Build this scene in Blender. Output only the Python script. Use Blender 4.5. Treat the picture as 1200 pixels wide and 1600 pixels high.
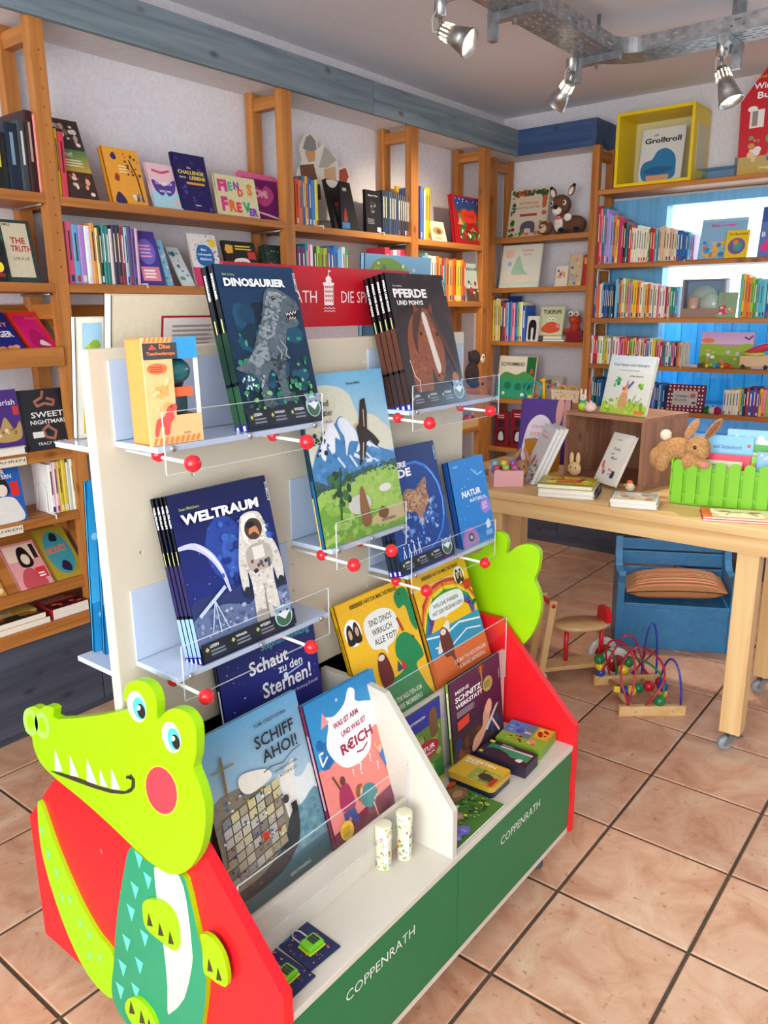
import bpy, math, random
from mathutils import Vector, Matrix
from mathutils.geometry import tessellate_polygon
RN = random.Random(11)
for o in list(bpy.data.objects): bpy.data.objects.remove(o)
SC = bpy.context.scene
COL = SC.collection
V3 = Vector
PI = math.pi

# ------------------------------------------------------------------ camera
F = 1234.73
CAM = V3((-1.3107, -0.7449, 1.4643))
def _axes(yaw, pit, rol):
    fw = V3((math.cos(pit)*math.cos(yaw), math.cos(pit)*math.sin(yaw), -math.sin(pit)))
    r = V3((math.sin(yaw), -math.cos(yaw), 0)); u = r.cross(fw)
    c, s = math.cos(rol), math.sin(rol)
    return c*r+s*u, -s*r+c*u, fw
AR, AU, AF = _axes(*[math.radians(a) for a in (38.5244, 14.2267, -0.5507)])
cam = bpy.data.cameras.new('camera'); camo = bpy.data.objects.new('camera', cam); COL.objects.link(camo)
camo.matrix_world = Matrix(((AR.x, AU.x, -AF.x, CAM.x), (AR.y, AU.y, -AF.y, CAM.y), (AR.z, AU.z, -AF.z, CAM.z), (0, 0, 0, 1)))
cam.sensor_fit = 'HORIZONTAL'; cam.sensor_width = 36; cam.lens = F/1200*36; cam.clip_start = .02
SC.camera = camo

# ------------------------------------------------------------------ world, lights, exposure
W = bpy.data.worlds.new('sky'); SC.world = W; W.use_nodes = True
bg = W.node_tree.nodes['Background']; bg.inputs[0].default_value = (.80, .92, 1, 1); bg.inputs[1].default_value = 2.6
def area(name, loc, look, sx, sy, power, col):
    l = bpy.data.lights.new(name, 'AREA'); l.shape = 'RECTANGLE'; l.size = sx; l.size_y = sy; l.energy = power; l.color = col
    o = bpy.data.objects.new(name, l); COL.objects.link(o); o.location = loc
    o.rotation_euler = (V3(look)-V3(loc)).to_track_quat('-Z', 'Y').to_euler(); return o
# daylight through the shop front behind the photographer, filling that opening; the far window is lit by the sky itself
area('daylight_shop_window_offscreen', (-3.25, -.9, 1.45), (0, -.9, 1.45), 3.2, 2.0, 62, (1, .97, .93))
SC.view_settings.view_transform = 'Standard'; SC.view_settings.look = 'None'
SC.view_settings.gamma = 1; SC.view_settings.use_curve_mapping = False
SC.view_settings.exposure = 0.8

# ------------------------------------------------------------------ helpers: pixels to places
def ray(x, y): return AR*((x-600)/F) - AU*((y-800)/F) + AF
def on(x, y, ax, v):
    d = ray(x, y); a = 'xyz'.index(ax); t = (v-CAM[a])/d[a]; return CAM + d*t
def zat(x, y, X, Y):
    d = ray(x, y); t = ((X-CAM.x)*d.x+(Y-CAM.y)*d.y)/(d.x**2+d.y**2); return (CAM+d*t).z

# ------------------------------------------------------------------ colours and materials
def lin(h):
    h = h.lstrip('#')
    if len(h) == 3: h = ''.join(c+c for c in h)
    o = []
    for i in (0, 2, 4):
        c = int(h[i:i+2], 16)/255
        o.append(c/12.92 if c <= .04045 else ((c+.055)/1.055)**2.4)
    return (*o, 1)
MATS = {}
def newmat(name):
    m = bpy.data.materials.new(name); m.use_nodes = True; MATS[name] = m
    n = m.node_tree.nodes; return m, n, m.node_tree.links, n['Principled BSDF']
def vcmat(name, rough, var=.06, scale=60, bump=0, spec=.4, coat=0, sheen=0):
    m, n, l, p = newmat(name)
    a = n.new('ShaderNodeAttribute'); a.attribute_name = 'Col'
    tc = n.new('ShaderNodeTexCoord'); ns = n.new('ShaderNodeTexNoise'); ns.inputs['Scale'].default_value = scale; ns.inputs['Detail'].default_value = 4
    l.new(tc.outputs['Object'], ns.inputs['Vector'])
    mr = n.new('ShaderNodeMapRange'); mr.inputs['From Min'].default_value = .3; mr.inputs['From Max'].default_value = .7
    mr.inputs['To Min'].default_value = 1-var; mr.inputs['To Max'].default_value = 1+var; l.new(ns.outputs['Fac'], mr.inputs['Value'])
    vm = n.new('ShaderNodeVectorMath'); vm.operation = 'SCALE'; l.new(a.outputs['Color'], vm.inputs[0]); l.new(mr.outputs[0], vm.inputs['Scale'])
    l.new(vm.outputs[0], p.inputs['Base Color']); p.inputs['Roughness'].default_value = rough
    p.inputs['Specular IOR Level'].default_value = spec; p.inputs['Coat Weight'].default_value = coat; p.inputs['Coat Roughness'].default_value = .08
    if sheen: p.inputs['Sheen Weight'].default_value = sheen
    if bump:
        b = n.new('ShaderNodeBump'); b.inputs['Strength'].default_value = bump; b.inputs['Distance'].default_value = .003
        l.new(ns.outputs['Fac'], b.inputs['Height']); l.new(b.outputs[0], p.inputs['Normal'])
    return m
vcmat('matte', .75, .05, 40)
vcmat('print', .38, .04, 90)
vcmat('paint', .4, .025, 12)
vcmat('gloss', .16, .03, 20, coat=.3)
vcmat('pages', .85, .12, 300)
vcmat('plush', .95, .22, 130, bump=.9, spec=.1, sheen=.35)
vcmat('fabric', .9, .1, 220, bump=.35, spec=.15)
def woodmat(name, c1, c2, axis, rough=.5, knots=True, scale=1.0):
    m, n, l, p = newmat(name)
    tc = n.new('ShaderNodeTexCoord'); mp = n.new('ShaderNodeMapping'); l.new(tc.outputs['Object'], mp.inputs[0])
    oi = n.new('ShaderNodeObjectInfo'); va = n.new('ShaderNodeVectorMath'); va.operation = 'ADD'
    mu = n.new('ShaderNodeMath'); mu.operation = 'MULTIPLY'; mu.inputs[1].default_value = 37; l.new(oi.outputs['Random'], mu.inputs[0])
    l.new(tc.outputs['Object'], va.inputs[0]); l.new(mu.outputs[0], va.inputs[1]); l.new(va.outputs[0], mp.inputs[0])
    s = [26*scale]*3; s['xyz'.index(axis)] = 1.6*scale; mp.inputs['Scale'].default_value = s
    ns = n.new('ShaderNodeTexNoise'); ns.inputs['Scale'].default_value = 1; ns.inputs['Detail'].default_value = 6; ns.inputs['Distortion'].default_value = .6; l.new(mp.outputs[0], ns.inputs[0])
    cr = n.new('ShaderNodeValToRGB'); cr.color_ramp.elements[0].position = .3; cr.color_ramp.elements[1].position = .68
    cr.color_ramp.elements[0].color = lin(c1); cr.color_ramp.elements[1].color = lin(c2); l.new(ns.outputs['Fac'], cr.inputs[0])
    last = cr.outputs[0]
    if knots:
        mp2 = n.new('ShaderNodeMapping'); s2 = [9*scale]*3; s2['xyz'.index(axis)] = 5*scale; mp2.inputs['Scale'].default_value = s2; l.new(va.outputs[0], mp2.inputs[0])
        vo = n.new('ShaderNodeTexVoronoi'); vo.inputs['Scale'].default_value = 1; l.new(mp2.outputs[0], vo.inputs[0])
        c2r = n.new('ShaderNodeValToRGB'); c2r.color_ramp.elements[0].position = .03; c2r.color_ramp.elements[1].position = .16
        c2r.color_ramp.elements[0].color = (.28, .2, .15, 1); c2r.color_ramp.elements[1].color = (1, 1, 1, 1); l.new(vo.outputs['Distance'], c2r.inputs[0])
        mx = n.new('ShaderNodeMix'); mx.data_type = 'RGBA'; mx.blend_type = 'MULTIPLY'; mx.inputs['Factor'].default_value = .8
        l.new(last, mx.inputs['A']); l.new(c2r.outputs[0], mx.inputs['B']); last = mx.outputs['Result']
    l.new(last, p.inputs['Base Color']); p.inputs['Roughness'].default_value = rough
    b = n.new('ShaderNodeBump'); b.inputs['Strength'].default_value = .12; b.inputs['Distance'].default_value = .002
    l.new(ns.outputs['Fac'], b.inputs['Height']); l.new(b.outputs[0], p.inputs['Normal'])
    return m
for ax in 'xyz': woodmat('pine_'+ax, '#9c5c22', '#c7823c', ax)
for ax in 'xyz': woodmat('beech_'+ax, '#d2a468', '#e6c48c', ax, .42, ax == 'y', .7)
woodmat('fascia_grey', '#5c6a74', '#84939a', 'x', .6)
woodmat('fascia_navy', '#2b456e', '#3d5b88', 'y', .5)
woodmat('slate_x', '#383e4b', '#505666', 'x', .5)
woodmat('slate_y', '#383e4b', '#505666', 'y', .5)
woodmat('crate_y', '#8f5f48', '#b07f62', 'y', .6)
woodmat('crate_x', '#8f5f48', '#b07f62', 'x', .6)
woodmat('crate_z', '#8f5f48', '#b07f62', 'z', .6)
woodmat('bench_blue', '#337bb0', '#4189bd', 'y', .4, False)
woodmat('panel_blue', '#149be6', '#3dbbf6', 'z', .4, False)
woodmat('frame_blue', '#5fa9da', '#7fc0e8', 'z', .4, False)
def noisemat(name, c1, c2, scale, rough, bump=0, dist=.003, detail=6):
    m, n, l, p = newmat(name)
    tc = n.new('ShaderNodeTexCoord'); ns = n.new('ShaderNodeTexNoise'); ns.inputs['Scale'].default_value = scale; ns.inputs['Detail'].default_value = detail
    l.new(tc.outputs['Object'], ns.inputs['Vector'])
    cr = n.new('ShaderNodeValToRGB'); cr.color_ramp.elements[0].position = .35; cr.color_ramp.elements[1].position = .65
    cr.color_ramp.elements[0].color = lin(c1); cr.color_ramp.elements[1].color = lin(c2); l.new(ns.outputs['Fac'], cr.inputs[0])
    l.new(cr.outputs[0], p.inputs['Base Color']); p.inputs['Roughness'].default_value = rough
    if bump:
        b = n.new('ShaderNodeBump'); b.inputs['Strength'].default_value = bump; b.inputs['Distance'].default_value = dist
        l.new(ns.outputs['Fac'], b.inputs['Height']); l.new(b.outputs[0], p.inputs['Normal'])
    return m
noisemat('plaster', '#e3dee2', '#ebe7ea', 70, .9, .25, .003)
noisemat('ceiling_paint', '#ebe8ec', '#f1eef1', 70, .92, .2)
noisemat('soffit_paint', '#e2dcda', '#e9e4e2', 30, .85)
noisemat('grout', '#4a3d31', '#5e4e40', 120, .95, .3)
noisemat('galvanised', '#8f9499', '#b4b8ba', 25, .35)
MATS['galvanised'].node_tree.nodes['Principled BSDF'].inputs['Metallic'].default_value = .85
noisemat('brushed_metal', '#b4b4b2', '#c8c8c4', 60, .36)
MATS['brushed_metal'].node_tree.nodes['Principled BSDF'].inputs['Metallic'].default_value = 1
noisemat('white_wire', '#e4e4e2', '#efefec', 40, .4)
noisemat('rubber_grey', '#4f5860', '#5d666e', 40, .6)
# terracotta tile: mottled, every tile a little different
m, n, l, p = newmat('tile')
tc = n.new('ShaderNodeTexCoord'); oi = n.new('ShaderNodeObjectInfo'); mu = n.new('ShaderNodeMath'); mu.operation = 'MULTIPLY'; mu.inputs[1].default_value = 50
l.new(oi.outputs['Random'], mu.inputs[0]); va = n.new('ShaderNodeVectorMath'); va.operation = 'ADD'; l.new(tc.outputs['Object'], va.inputs[0]); l.new(mu.outputs[0], va.inputs[1])
ns = n.new('ShaderNodeTexNoise'); ns.inputs['Scale'].default_value = 7; ns.inputs['Detail'].default_value = 9; ns.inputs['Roughness'].default_value = .62; ns.inputs['Distortion'].default_value = .8; l.new(va.outputs[0], ns.inputs[0])
cr = n.new('ShaderNodeValToRGB'); e = cr.color_ramp.elements; e[0].position = .3; e[1].position = .72; e[0].color = lin('#bd8768'); e[1].color = lin('#e2c2a4')
k = e.new(.5); k.color = lin('#d3a586'); l.new(ns.outputs['Fac'], cr.inputs[0])
n2 = n.new('ShaderNodeTexNoise'); n2.inputs['Scale'].default_value = 45; n2.inputs['Detail'].default_value = 5; l.new(va.outputs[0], n2.inputs[0])
c2 = n.new('ShaderNodeValToRGB'); c2.color_ramp.elements[0].position = .27; c2.color_ramp.elements[1].position = .36; c2.color_ramp.elements[0].color = (.55, .45, .4, 1); c2.color_ramp.elements[1].color = (1, 1, 1, 1); l.new(n2.outputs['Fac'], c2.inputs[0])
mx = n.new('ShaderNodeMix'); mx.data_type = 'RGBA'; mx.blend_type = 'MULTIPLY'; mx.inputs['Factor'].default_value = .8; l.new(cr.outputs[0], mx.inputs['A']); l.new(c2.outputs[0], mx.inputs['B'])
l.new(mx.outputs['Result'], p.inputs['Base Color']); p.inputs['Roughness'].default_value = .38
b = n.new('ShaderNodeBump'); b.inputs['Strength'].default_value = .15; b.inputs['Distance'].default_value = .004; l.new(ns.outputs['Fac'], b.inputs['Height']); l.new(b.outputs[0], p.inputs['Normal'])
# clear acrylic and glass
def clearmat(name, tint, rough, lo=.012, hi=.07):
    m, n, l, p = newmat(name); n.remove(p)
    t = n.new('ShaderNodeBsdfTransparent'); t.inputs[0].default_value = tint
    g = n.new('ShaderNodeBsdfGlossy'); g.inputs['Roughness'].default_value = rough
    lw = n.new('ShaderNodeLayerWeight'); lw.inputs[0].default_value = .25
    mr = n.new('ShaderNodeMapRange'); mr.inputs['To Min'].default_value = lo; mr.inputs['To Max'].default_value = hi; l.new(lw.outputs['Fresnel'], mr.inputs[0])
    ms = n.new('ShaderNodeMixShader'); l.new(mr.outputs[0], ms.inputs[0]); l.new(t.outputs[0], ms.inputs[1]); l.new(g.outputs[0], ms.inputs[2])
    l.new(ms.outputs[0], n['Material Output'].inputs[0]); return m
clearmat('acrylic', (.99, .992, .995, 1), .05)
m, n, l, p = newmat('acrylic_edge'); n.remove(p)
t_ = n.new('ShaderNodeBsdfTransparent'); d_ = n.new('ShaderNodeBsdfDiffuse'); d_.inputs[0].default_value = (.86, .9, .92, 1); ms = n.new('ShaderNodeMixShader'); ms.inputs[0].default_value = .42
l.new(t_.outputs[0], ms.inputs[1]); l.new(d_.outputs[0], ms.inputs[2]); l.new(ms.outputs[0], n['Material Output'].inputs[0])
clearmat('acrylic_blue', (.62, .82, .95, 1), .05, .08, .5)
clearmat('window_glass', (.98, .99, 1, 1), .02, .02, .3)
m, n, l, p = newmat('lamp_glow'); p.inputs['Base Color'].default_value = (1, .95, .85, 1); p.inputs['Emission Color'].default_value = (1, .86, .62, 1); p.inputs['Emission Strength'].default_value = 14
m, n, l, p = newmat('vent_glow'); p.inputs['Base Color'].default_value = (1, .95, .85, 1); p.inputs['Emission Color'].default_value = (1, .8, .5, 1); p.inputs['Emission Strength'].default_value = 1.6

# ------------------------------------------------------------------ mesh builder
WM = {}
class MB:
    def __init__(s): s.v = []; s.f = []; s.c = []; s.sm = []
    def add(s, vs, fs, col, sm=False):
        o = len(s.v); s.v += [tuple(p) for p in vs]
        for f in fs: s.f.append(tuple(i+o for i in f)); s.c.append(col); s.sm.append(sm)
    def box(s, a, b, col='#fff', M=None):
        vs = [V3((x, y, z)) for x in (a[0], b[0]) for y in (a[1], b[1]) for z in (a[2], b[2])]
        if M: vs = [M @ v for v in vs]
        s.add(vs, [(0, 1, 3, 2), (4, 6, 7, 5), (0, 4, 5, 1), (2, 3, 7, 6), (0, 2, 6, 4), (1, 5, 7, 3)], col); return s
    def bar(s, p, q, w, h, col='#fff', up=(0, 0, 1)):
        p, q = V3(p), V3(q); d = (q-p); L = d.length; d.normalize(); r = d.cross(V3(up)).normalized(); u = r.cross(d)
        M = Matrix(((d.x, r.x, u.x, p.x), (d.y, r.y, u.y, p.y), (d.z, r.z, u.z, p.z), (0, 0, 0, 1)))
        return s.box((0, -w/2, -h/2), (L, w/2, h/2), col, M)
    def prism(s, poly, axis, h0, h1, col='#fff', side=None):
        # poly: 2-D points in the other two axes (cyclic order y,z / z,x->x,z / x,y)
        def mk(p, h):
            if axis == 'x': return (h, p[0], p[1])
            if axis == 'y': return (p[0], h, p[1])
            return (p[0], p[1], h)
        n = len(poly); tris = tessellate_polygon([[V3((p[0], p[1], 0)) for p in poly]])
        o = [mk(p, h0) for p in poly]+[mk(p, h1) for p in poly]
        s.add(o, list(tris)+[tuple(i+n for i in t) for t in tris], col)
        s.add(o, [(i, (i+1) % n, (i+1) % n+n, i+n) for i in range(n)], side or col); return s
    def tube(s, pts, r, col='#fff', n=8, closed=False, cap=True):
        pts = [V3(p) for p in pts]; N = len(pts); rs = r if isinstance(r, (list, tuple)) else [r]*N; vs = []
        ref = None
        for i, p in enumerate(pts):
            a = pts[i-1] if (i > 0 or closed) else p; b2 = pts[(i+1) % N] if (i < N-1 or closed) else p
            d = (b2-a).normalized()
            if ref is None: ref = d.orthogonal().normalized()
            u = (ref-d*ref.dot(d)); u = u.normalized() if u.length > 1e-6 else d.orthogonal().normalized(); ref = u; w = d.cross(u)
            vs += [p+(u*math.cos(2*PI*k/n)+w*math.sin(2*PI*k/n))*rs[i] for k in range(n)]
        fs = [(i*n+k, i*n+(k+1) % n, ((i+1) % N)*n+(k+1) % n, ((i+1) % N)*n+k) for i in range(N if closed else N-1) for k in range(n)]
        if cap and not closed: fs += [tuple(range(n))[::-1], tuple((N-1)*n+k for k in range(n))]
        s.add(vs, fs, col, True); return s
    def lathe(s, prof, col='#fff', n=20, M=None, sm=True):
        vs = []
        for r, z in prof: vs += [V3((r*math.cos(2*PI*k/n), r*math.sin(2*PI*k/n), z)) for k in range(n)]
        if M: vs = [M @ v for v in vs]
        m = len(prof)
        fs = [(i*n+k, i*n+(k+1) % n, (i+1)*n+(k+1) % n, (i+1)*n+k) for i in range(m-1) for k in range(n)]
        s.add(vs, fs, col, sm)
        if prof[0][0] > 1e-6: s.add(vs[:n], [tuple(range(n))[::-1]], col)
        if prof[-1][0] > 1e-6: s.add(vs[-n:], [tuple(range(n))], col)
        return s
    def ball(s, c, r, col='#fff', n=14, m=9, rot=None):
        if not isinstance(r, (list, tuple)): r = (r, r, r)
        c = V3(c); vs = []
        for i in range(m+1):
            t = PI*i/m
            for k in range(n):
                a = 2*PI*k/n; q = V3((r[0]*math.sin(t)*math.cos(a), r[1]*math.sin(t)*math.sin(a), r[2]*math.cos(t)))
                if rot: q = rot @ q
                vs.append(c+q)
        s.add(vs, [(i*n+k, (i+1)*n+k, (i+1)*n+(k+1) % n, i*n+(k+1) % n) for i in range(m) for k in range(n)], col, True); return s
    def build(s, name, mat, parent=None, world=False, bevel=0, mods=None):
        me = bpy.data.meshes.new(name); vs = s.v
        if world and parent is not None:
            inv = WM[parent.name].inverted(); vs = [inv @ V3(v) for v in vs]
        me.from_pydata([tuple(v) for v in vs], [], s.f)
        at = me.color_attributes.new('Col', 'FLOAT_COLOR', 'CORNER'); buf = []
        cache = {}
        for f, c in zip(s.f, s.c):
            if isinstance(c, list):
                for h in c: buf += cache.setdefault(h, lin(h))
            else: buf += list(cache.setdefault(c, lin(c)))*len(f)
        at.data.foreach_set('color', buf); me.polygons.foreach_set('use_smooth', s.sm)
        me.materials.append(MATS[mat]); me.validate(); me.update()
        o = bpy.data.objects.new(name, me); COL.objects.link(o)
        WM[o.name] = (WM[parent.name] if parent else Matrix.Identity(4)).copy()
        if parent: o.parent = parent
        if bevel:
            b = o.modifiers.new('bevel', 'BEVEL'); b.width = bevel; b.segments = 2; b.limit_method = 'ANGLE'; b.angle_limit = .7
        return o
def tag(o, label=None, cat=None, group=None, kind=None):
    if label: o['label'] = label
    if cat: o['category'] = cat
    if group: o['group'] = group
    if kind: o['kind'] = kind
    return o
def thing(name, label, cat, M=None, group=None):
    o = bpy.data.objects.new(name, None); COL.objects.link(o); o.empty_display_size = .05
    if M is None: M = Matrix.Identity(4)
    if not isinstance(M, Matrix): M = Matrix.Translation(V3(M))
    o.matrix_world = M; WM[o.name] = M.copy(); return tag(o, label, cat, group)
def frame(O, ux, uz):
    ux = V3(ux).normalized(); uz = V3(uz); uz = (uz-ux*uz.dot(ux)).normalized(); y = -(ux.cross(uz)); O = V3(O)
    return Matrix(((ux.x, y.x, uz.x, O.x), (ux.y, y.y, uz.y, O.y), (ux.z, y.z, uz.z, O.z), (0, 0, 0, 1)))
def punch(o, cutter, parent):
    """drills real holes into a finished part"""
    c = cutter.build('drill', 'matte', parent, True); m = o.modifiers.new('holes', 'BOOLEAN'); m.operation = 'DIFFERENCE'; m.object = c; m.solver = 'EXACT'
    bpy.context.view_layer.update(); dg = bpy.context.evaluated_depsgraph_get(); me = bpy.data.meshes.new_from_object(o.evaluated_get(dg), depsgraph=dg)
    o.modifiers.clear(); o.data = me; me.materials.clear(); me.materials.append(MATS[o['drill_mat']]); del o['drill_mat']
    for q in me.polygons: q.material_index = 0
    cm = c.data; bpy.data.objects.remove(c); bpy.data.meshes.remove(cm)
def rotz(loc, deg): return Matrix.Translation(V3(loc)) @ Matrix.Rotation(math.radians(deg), 4, 'Z')
_TX = {}
def text2d(st, bold=0):
    k = (st, bold)
    if k not in _TX:
        cu = bpy.data.curves.new('lettering', 'FONT'); cu.body = st; cu.size = 1; cu.offset = bold; cu.resolution_u = 2
        ob = bpy.data.objects.new('lettering', cu); me = ob.to_mesh()
        vs = [(v.co.x, v.co.y) for v in me.vertices]; fs = [tuple(q.vertices) for q in me.polygons]
        ob.to_mesh_clear(); bpy.data.objects.remove(ob); bpy.data.curves.remove(cu)
        x0 = min(v[0] for v in vs); x1 = max(v[0] for v in vs); y0 = min(v[1] for v in vs); y1 = max(v[1] for v in vs)
        _TX[k] = ([((a-x0)/(x1-x0), (b2-y0)/(y1-y0)) for a, b2 in vs], fs, (x1-x0)/(y1-y0))
    return _TX[k]
# ------------------------------------------------------------------ flat print: shapes in cover units (u right, v up, 0..1)
def smooth(pts, k=4):
    n = len(pts); out = []
    for i in range(n):
        p0, p1, p2, p3 = pts[i-1], pts[i], pts[(i+1) % n], pts[(i+2) % n]
        for j in range(k):
            t = j/k
            out.append(tuple(.5*((2*p1[a])+(-p0[a]+p2[a])*t+(2*p0[a]-5*p1[a]+4*p2[a]-p3[a])*t*t+(-p0[a]+3*p1[a]-3*p2[a]+p3[a])*t**3) for a in (0, 1)))
    return out
def draw(mb, els, W, H, y0=-.0004, step=.00006, M=None, clip=True):
    """adds print elements to mb on the local plane y = y0 (x right, z up)"""
    y = y0
    def put(pts, fs, col, k='t'):
        if clip and k != 't': pts = [(min(1, max(0, p[0])), min(1, max(0, p[1]))) for p in pts]
        vs = [V3((p[0]*W, y, p[1]*H)) for p in pts]
        if M: vs = [M @ v for v in vs]
        mb.add(vs, fs, col)
    for e in els:
        k, c = e[0], e[1]; y -= step
        if k == 'r': put([(e[2], e[3]), (e[4], e[3]), (e[4], e[5]), (e[2], e[5])], [(0, 1, 2, 3)], c)
        elif k == 'g': put([(e[3], e[4]), (e[5], e[4]), (e[5], e[6]), (e[3], e[6])], [(0, 1, 2, 3)], [e[2], e[2], c, c])
        elif k in 'ps':
            pts = smooth(e[2]) if k == 's' else e[2]
            put(pts, tessellate_polygon([[V3((p[0]*W, p[1]*H, 0)) for p in pts]]), c, k)
        elif k == 'e':
            cu, cv, ru, rv = e[2:6]; a = math.radians(e[6]) if len(e) > 6 else 0; n = 18; pts = []
            for i in range(n):
                x, z = ru*W*math.cos(2*PI*i/n), rv*H*math.sin(2*PI*i/n)
                pts.append((cu+(x*math.cos(a)-z*math.sin(a))/W, cv+(x*math.sin(a)+z*math.cos(a))/H))
            put(pts, [tuple(range(n))], c, k)
        elif k == 'l':
            pts = [V3((p[0]*W, p[1]*H, 0)) for p in e[2]]; w = e[3]*W/2
            for a, b2 in zip(pts, pts[1:]):
                d = (b2-a); d.normalize(); nn = V3((-d.y, d.x, 0))*w; d *= w*.5
                q = [a-d+nn, a-d-nn, b2+d-nn, b2+d+nn]; put([(p.x/W, p.y/H) for p in q], [(0, 1, 2, 3)], c, k)
        elif k == 't':   # ('t', col, text, u, v(baseline), cap height as share of H, align, opts)
            st, u, v, hh = e[2:6]; al = e[6] if len(e) > 6 else 'l'; op = e[7] if len(e) > 7 else {}
            vs, fs, asp = text2d(st, op.get('b', .012)); th = hh*H; tw = th*asp*op.get('w', 1)
            if 'fit' in op: tw = op['fit']*W
            dx = {'l': 0, 'c': -.5, 'r': -1}[al]; a = math.radians(op.get('rot', 0)); pts = []
            for p in vs:
                x = (p[0]+dx)*tw + p[1]*th*op.get('sh', 0); z = p[1]*th
                pts.append((u+(x*math.cos(a)-z*math.sin(a))/W, v+(x*math.sin(a)+z*math.cos(a))/H))
            put(pts, fs, c)
        elif k == 'b':   # scattered patches of an illustration: ('b', [cols], n, u0, v0, u1, v1, size, seed)
            r = random.Random(e[8] if len(e) > 8 else 1)
            for i in range(e[2]):
                sz = e[7]*r.uniform(.5, 1.2); cu = r.uniform(e[3]+sz, max(e[3]+sz, e[5]-sz)); cv = r.uniform(e[4]+sz*W/H, max(e[4]+sz*W/H, e[6]-sz*W/H)); n = 7; a0 = r.random()*6
                sx, sy = sz*r.uniform(.5, 1), sz*r.uniform(.5, 1)*W/H
                put([(cu+sx*math.cos(a0+2*PI*j/n), cv+sy*math.sin(a0+2*PI*j/n)) for j in range(n)], [tuple(range(n))], c[i % len(c)], k); y -= step/4
        elif k == 'q':   # painterly texture inside an outline: ('q', [cols], n, polygon, size, seed)
            r = random.Random(e[5] if len(e) > 5 else 1); pg = e[3]; us = [p[0] for p in pg]; vs_ = [p[1] for p in pg]; N_ = len(pg); done = 0; tries = 0
            while done < e[2] and tries < e[2]*12:
                tries += 1; cu, cv = r.uniform(min(us), max(us)), r.uniform(min(vs_), max(vs_)); ins = False
                for i in range(N_):
                    (x1, y1), (x2, y2) = pg[i], pg[i-1]
                    if (y1 > cv) != (y2 > cv) and cu < (x2-x1)*(cv-y1)/(y2-y1)+x1: ins = not ins
                if not ins: continue
                sz = e[4]*r.uniform(.4, 1.3); a0 = r.random()*6; n = 6; sx = sz*r.uniform(.5, 1.2)
                put([(cu+sx*math.cos(a0+2*PI*j/n), cv+sz*W/H*math.sin(a0+2*PI*j/n)*.7) for j in range(n)], [tuple(range(n))], c[done % len(c)], k); y -= step/40; done += 1
        elif k == 'n':   # rows of small lines of type too small to read
            u0, v0, u1, v1, rows = e[2:7]; r = random.Random(3)
            for i in range(rows):
                vv = v1-(v1-v0)*(i+.5)/rows; t = (v1-v0)/rows*.25
                put([(u0, vv-t), (u0+(u1-u0)*r.uniform(.7, 1), vv-t), (u0+(u1-u0)*r.uniform(.7, 1), vv+t), (u0, vv+t)], [(0, 1, 2, 3)], c)
# ------------------------------------------------------------------ books
def book(label, M, W, H, T, cover, art=(), spine=(), group=None, soft=False, pages='#efe9dc', name='book', cat='book', back=None, spinecol=None, finish='print'):
    """M: frame at the lower left front corner; x right, z up, y into the book; the spine is at x = 0"""
    t = thing(name, label, cat, M, group); b = .0012 if soft else .0025; e = 0 if soft else min(.004, W*.03)
    c = MB(); c.box((0, 0, 0), (W, b, H), cover); c.box((0, T-b, 0), (W, T, H), back or cover); c.box((0, 0, 0), (b, T, H), spinecol or cover)
    co = c.build('cover', finish, t)
    MB().box((b, b, e), (W-e, T-b, H-e), pages).build('page_block', 'pages', t)
    if art or spine:
        if art: p = MB(); draw(p, art, W, H); p.build('cover_print', finish, co)
        if spine:   # spine seen from -x: u runs with depth from back (0) to front (1)
            Ms = Matrix(((0, 1, 0, 0), (-1, 0, 0, T), (0, 0, 1, 0), (0, 0, 0, 1)))
            p = MB(); draw(p, spine, T, H, M=Ms); p.build('spine_print', 'print', co)['kind'] = 'stuff'
    return t
CN = {'#b02a30': 'red'}
def spinebook(label, M, W, T, H, col, band=None, band2=None, group=None, pages='#ece5d6', top=None):
    """shelved book: spine towards -y of the frame; x width of the spine, T thickness along x"""
    m = MB(); b = min(.0022, T*.2); e = .003
    m.box((0, 0, 0), (b, W, H), col); m.box((T-b, 0, 0), (T, W, H), col)
    m.add([(0, 0, 0), (T*.25, -.0025, 0), (T*.75, -.0025, 0), (T, 0, 0), (0, 0, H), (T*.25, -.0025, H), (T*.75, -.0025, H), (T, 0, H), (T-b, b, 0), (b, b, 0), (T-b, b, H), (b, b, H)],
          [(0, 1, 5, 4), (1, 2, 6, 5), (2, 3, 7, 6), (4, 5, 6, 7, 10, 11), (0, 9, 8, 3, 2, 1), (9, 11, 10, 8)], col)
    m.box((b, b, e), (T-b, W-e, H-e), pages)
    def strip(z0, z1, x0, x1, c): m.add([(T*x0, -.0028, H*z0), (T*x1, -.0028, H*z0), (T*x1, -.0028, H*z1), (T*x0, -.0028, H*z1)], [(0, 1, 2, 3)], c)
    if band: strip(.38, .86, .36, .64, band)
    if band2: strip(.03, .14, .25, .75, band2)
    o = m.build('book', 'print'); o.matrix_world = M; return tag(o, label, 'book', group)
ORD = ['first', 'second', 'third', 'fourth', 'fifth', 'sixth', 'seventh', 'eighth', 'ninth', 'tenth', 'eleventh', 'twelfth', 'thirteenth', 'fourteenth', 'fifteenth', 'sixteenth', 'seventeenth', 'eighteenth', 'nineteenth', 'twentieth', 'twenty-first', 'twenty-second', 'twenty-third', 'twenty-fourth', 'twenty-fifth', 'twenty-sixth', 'twenty-seventh', 'twenty-eighth', 'twenty-ninth', 'thirtieth']
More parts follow.
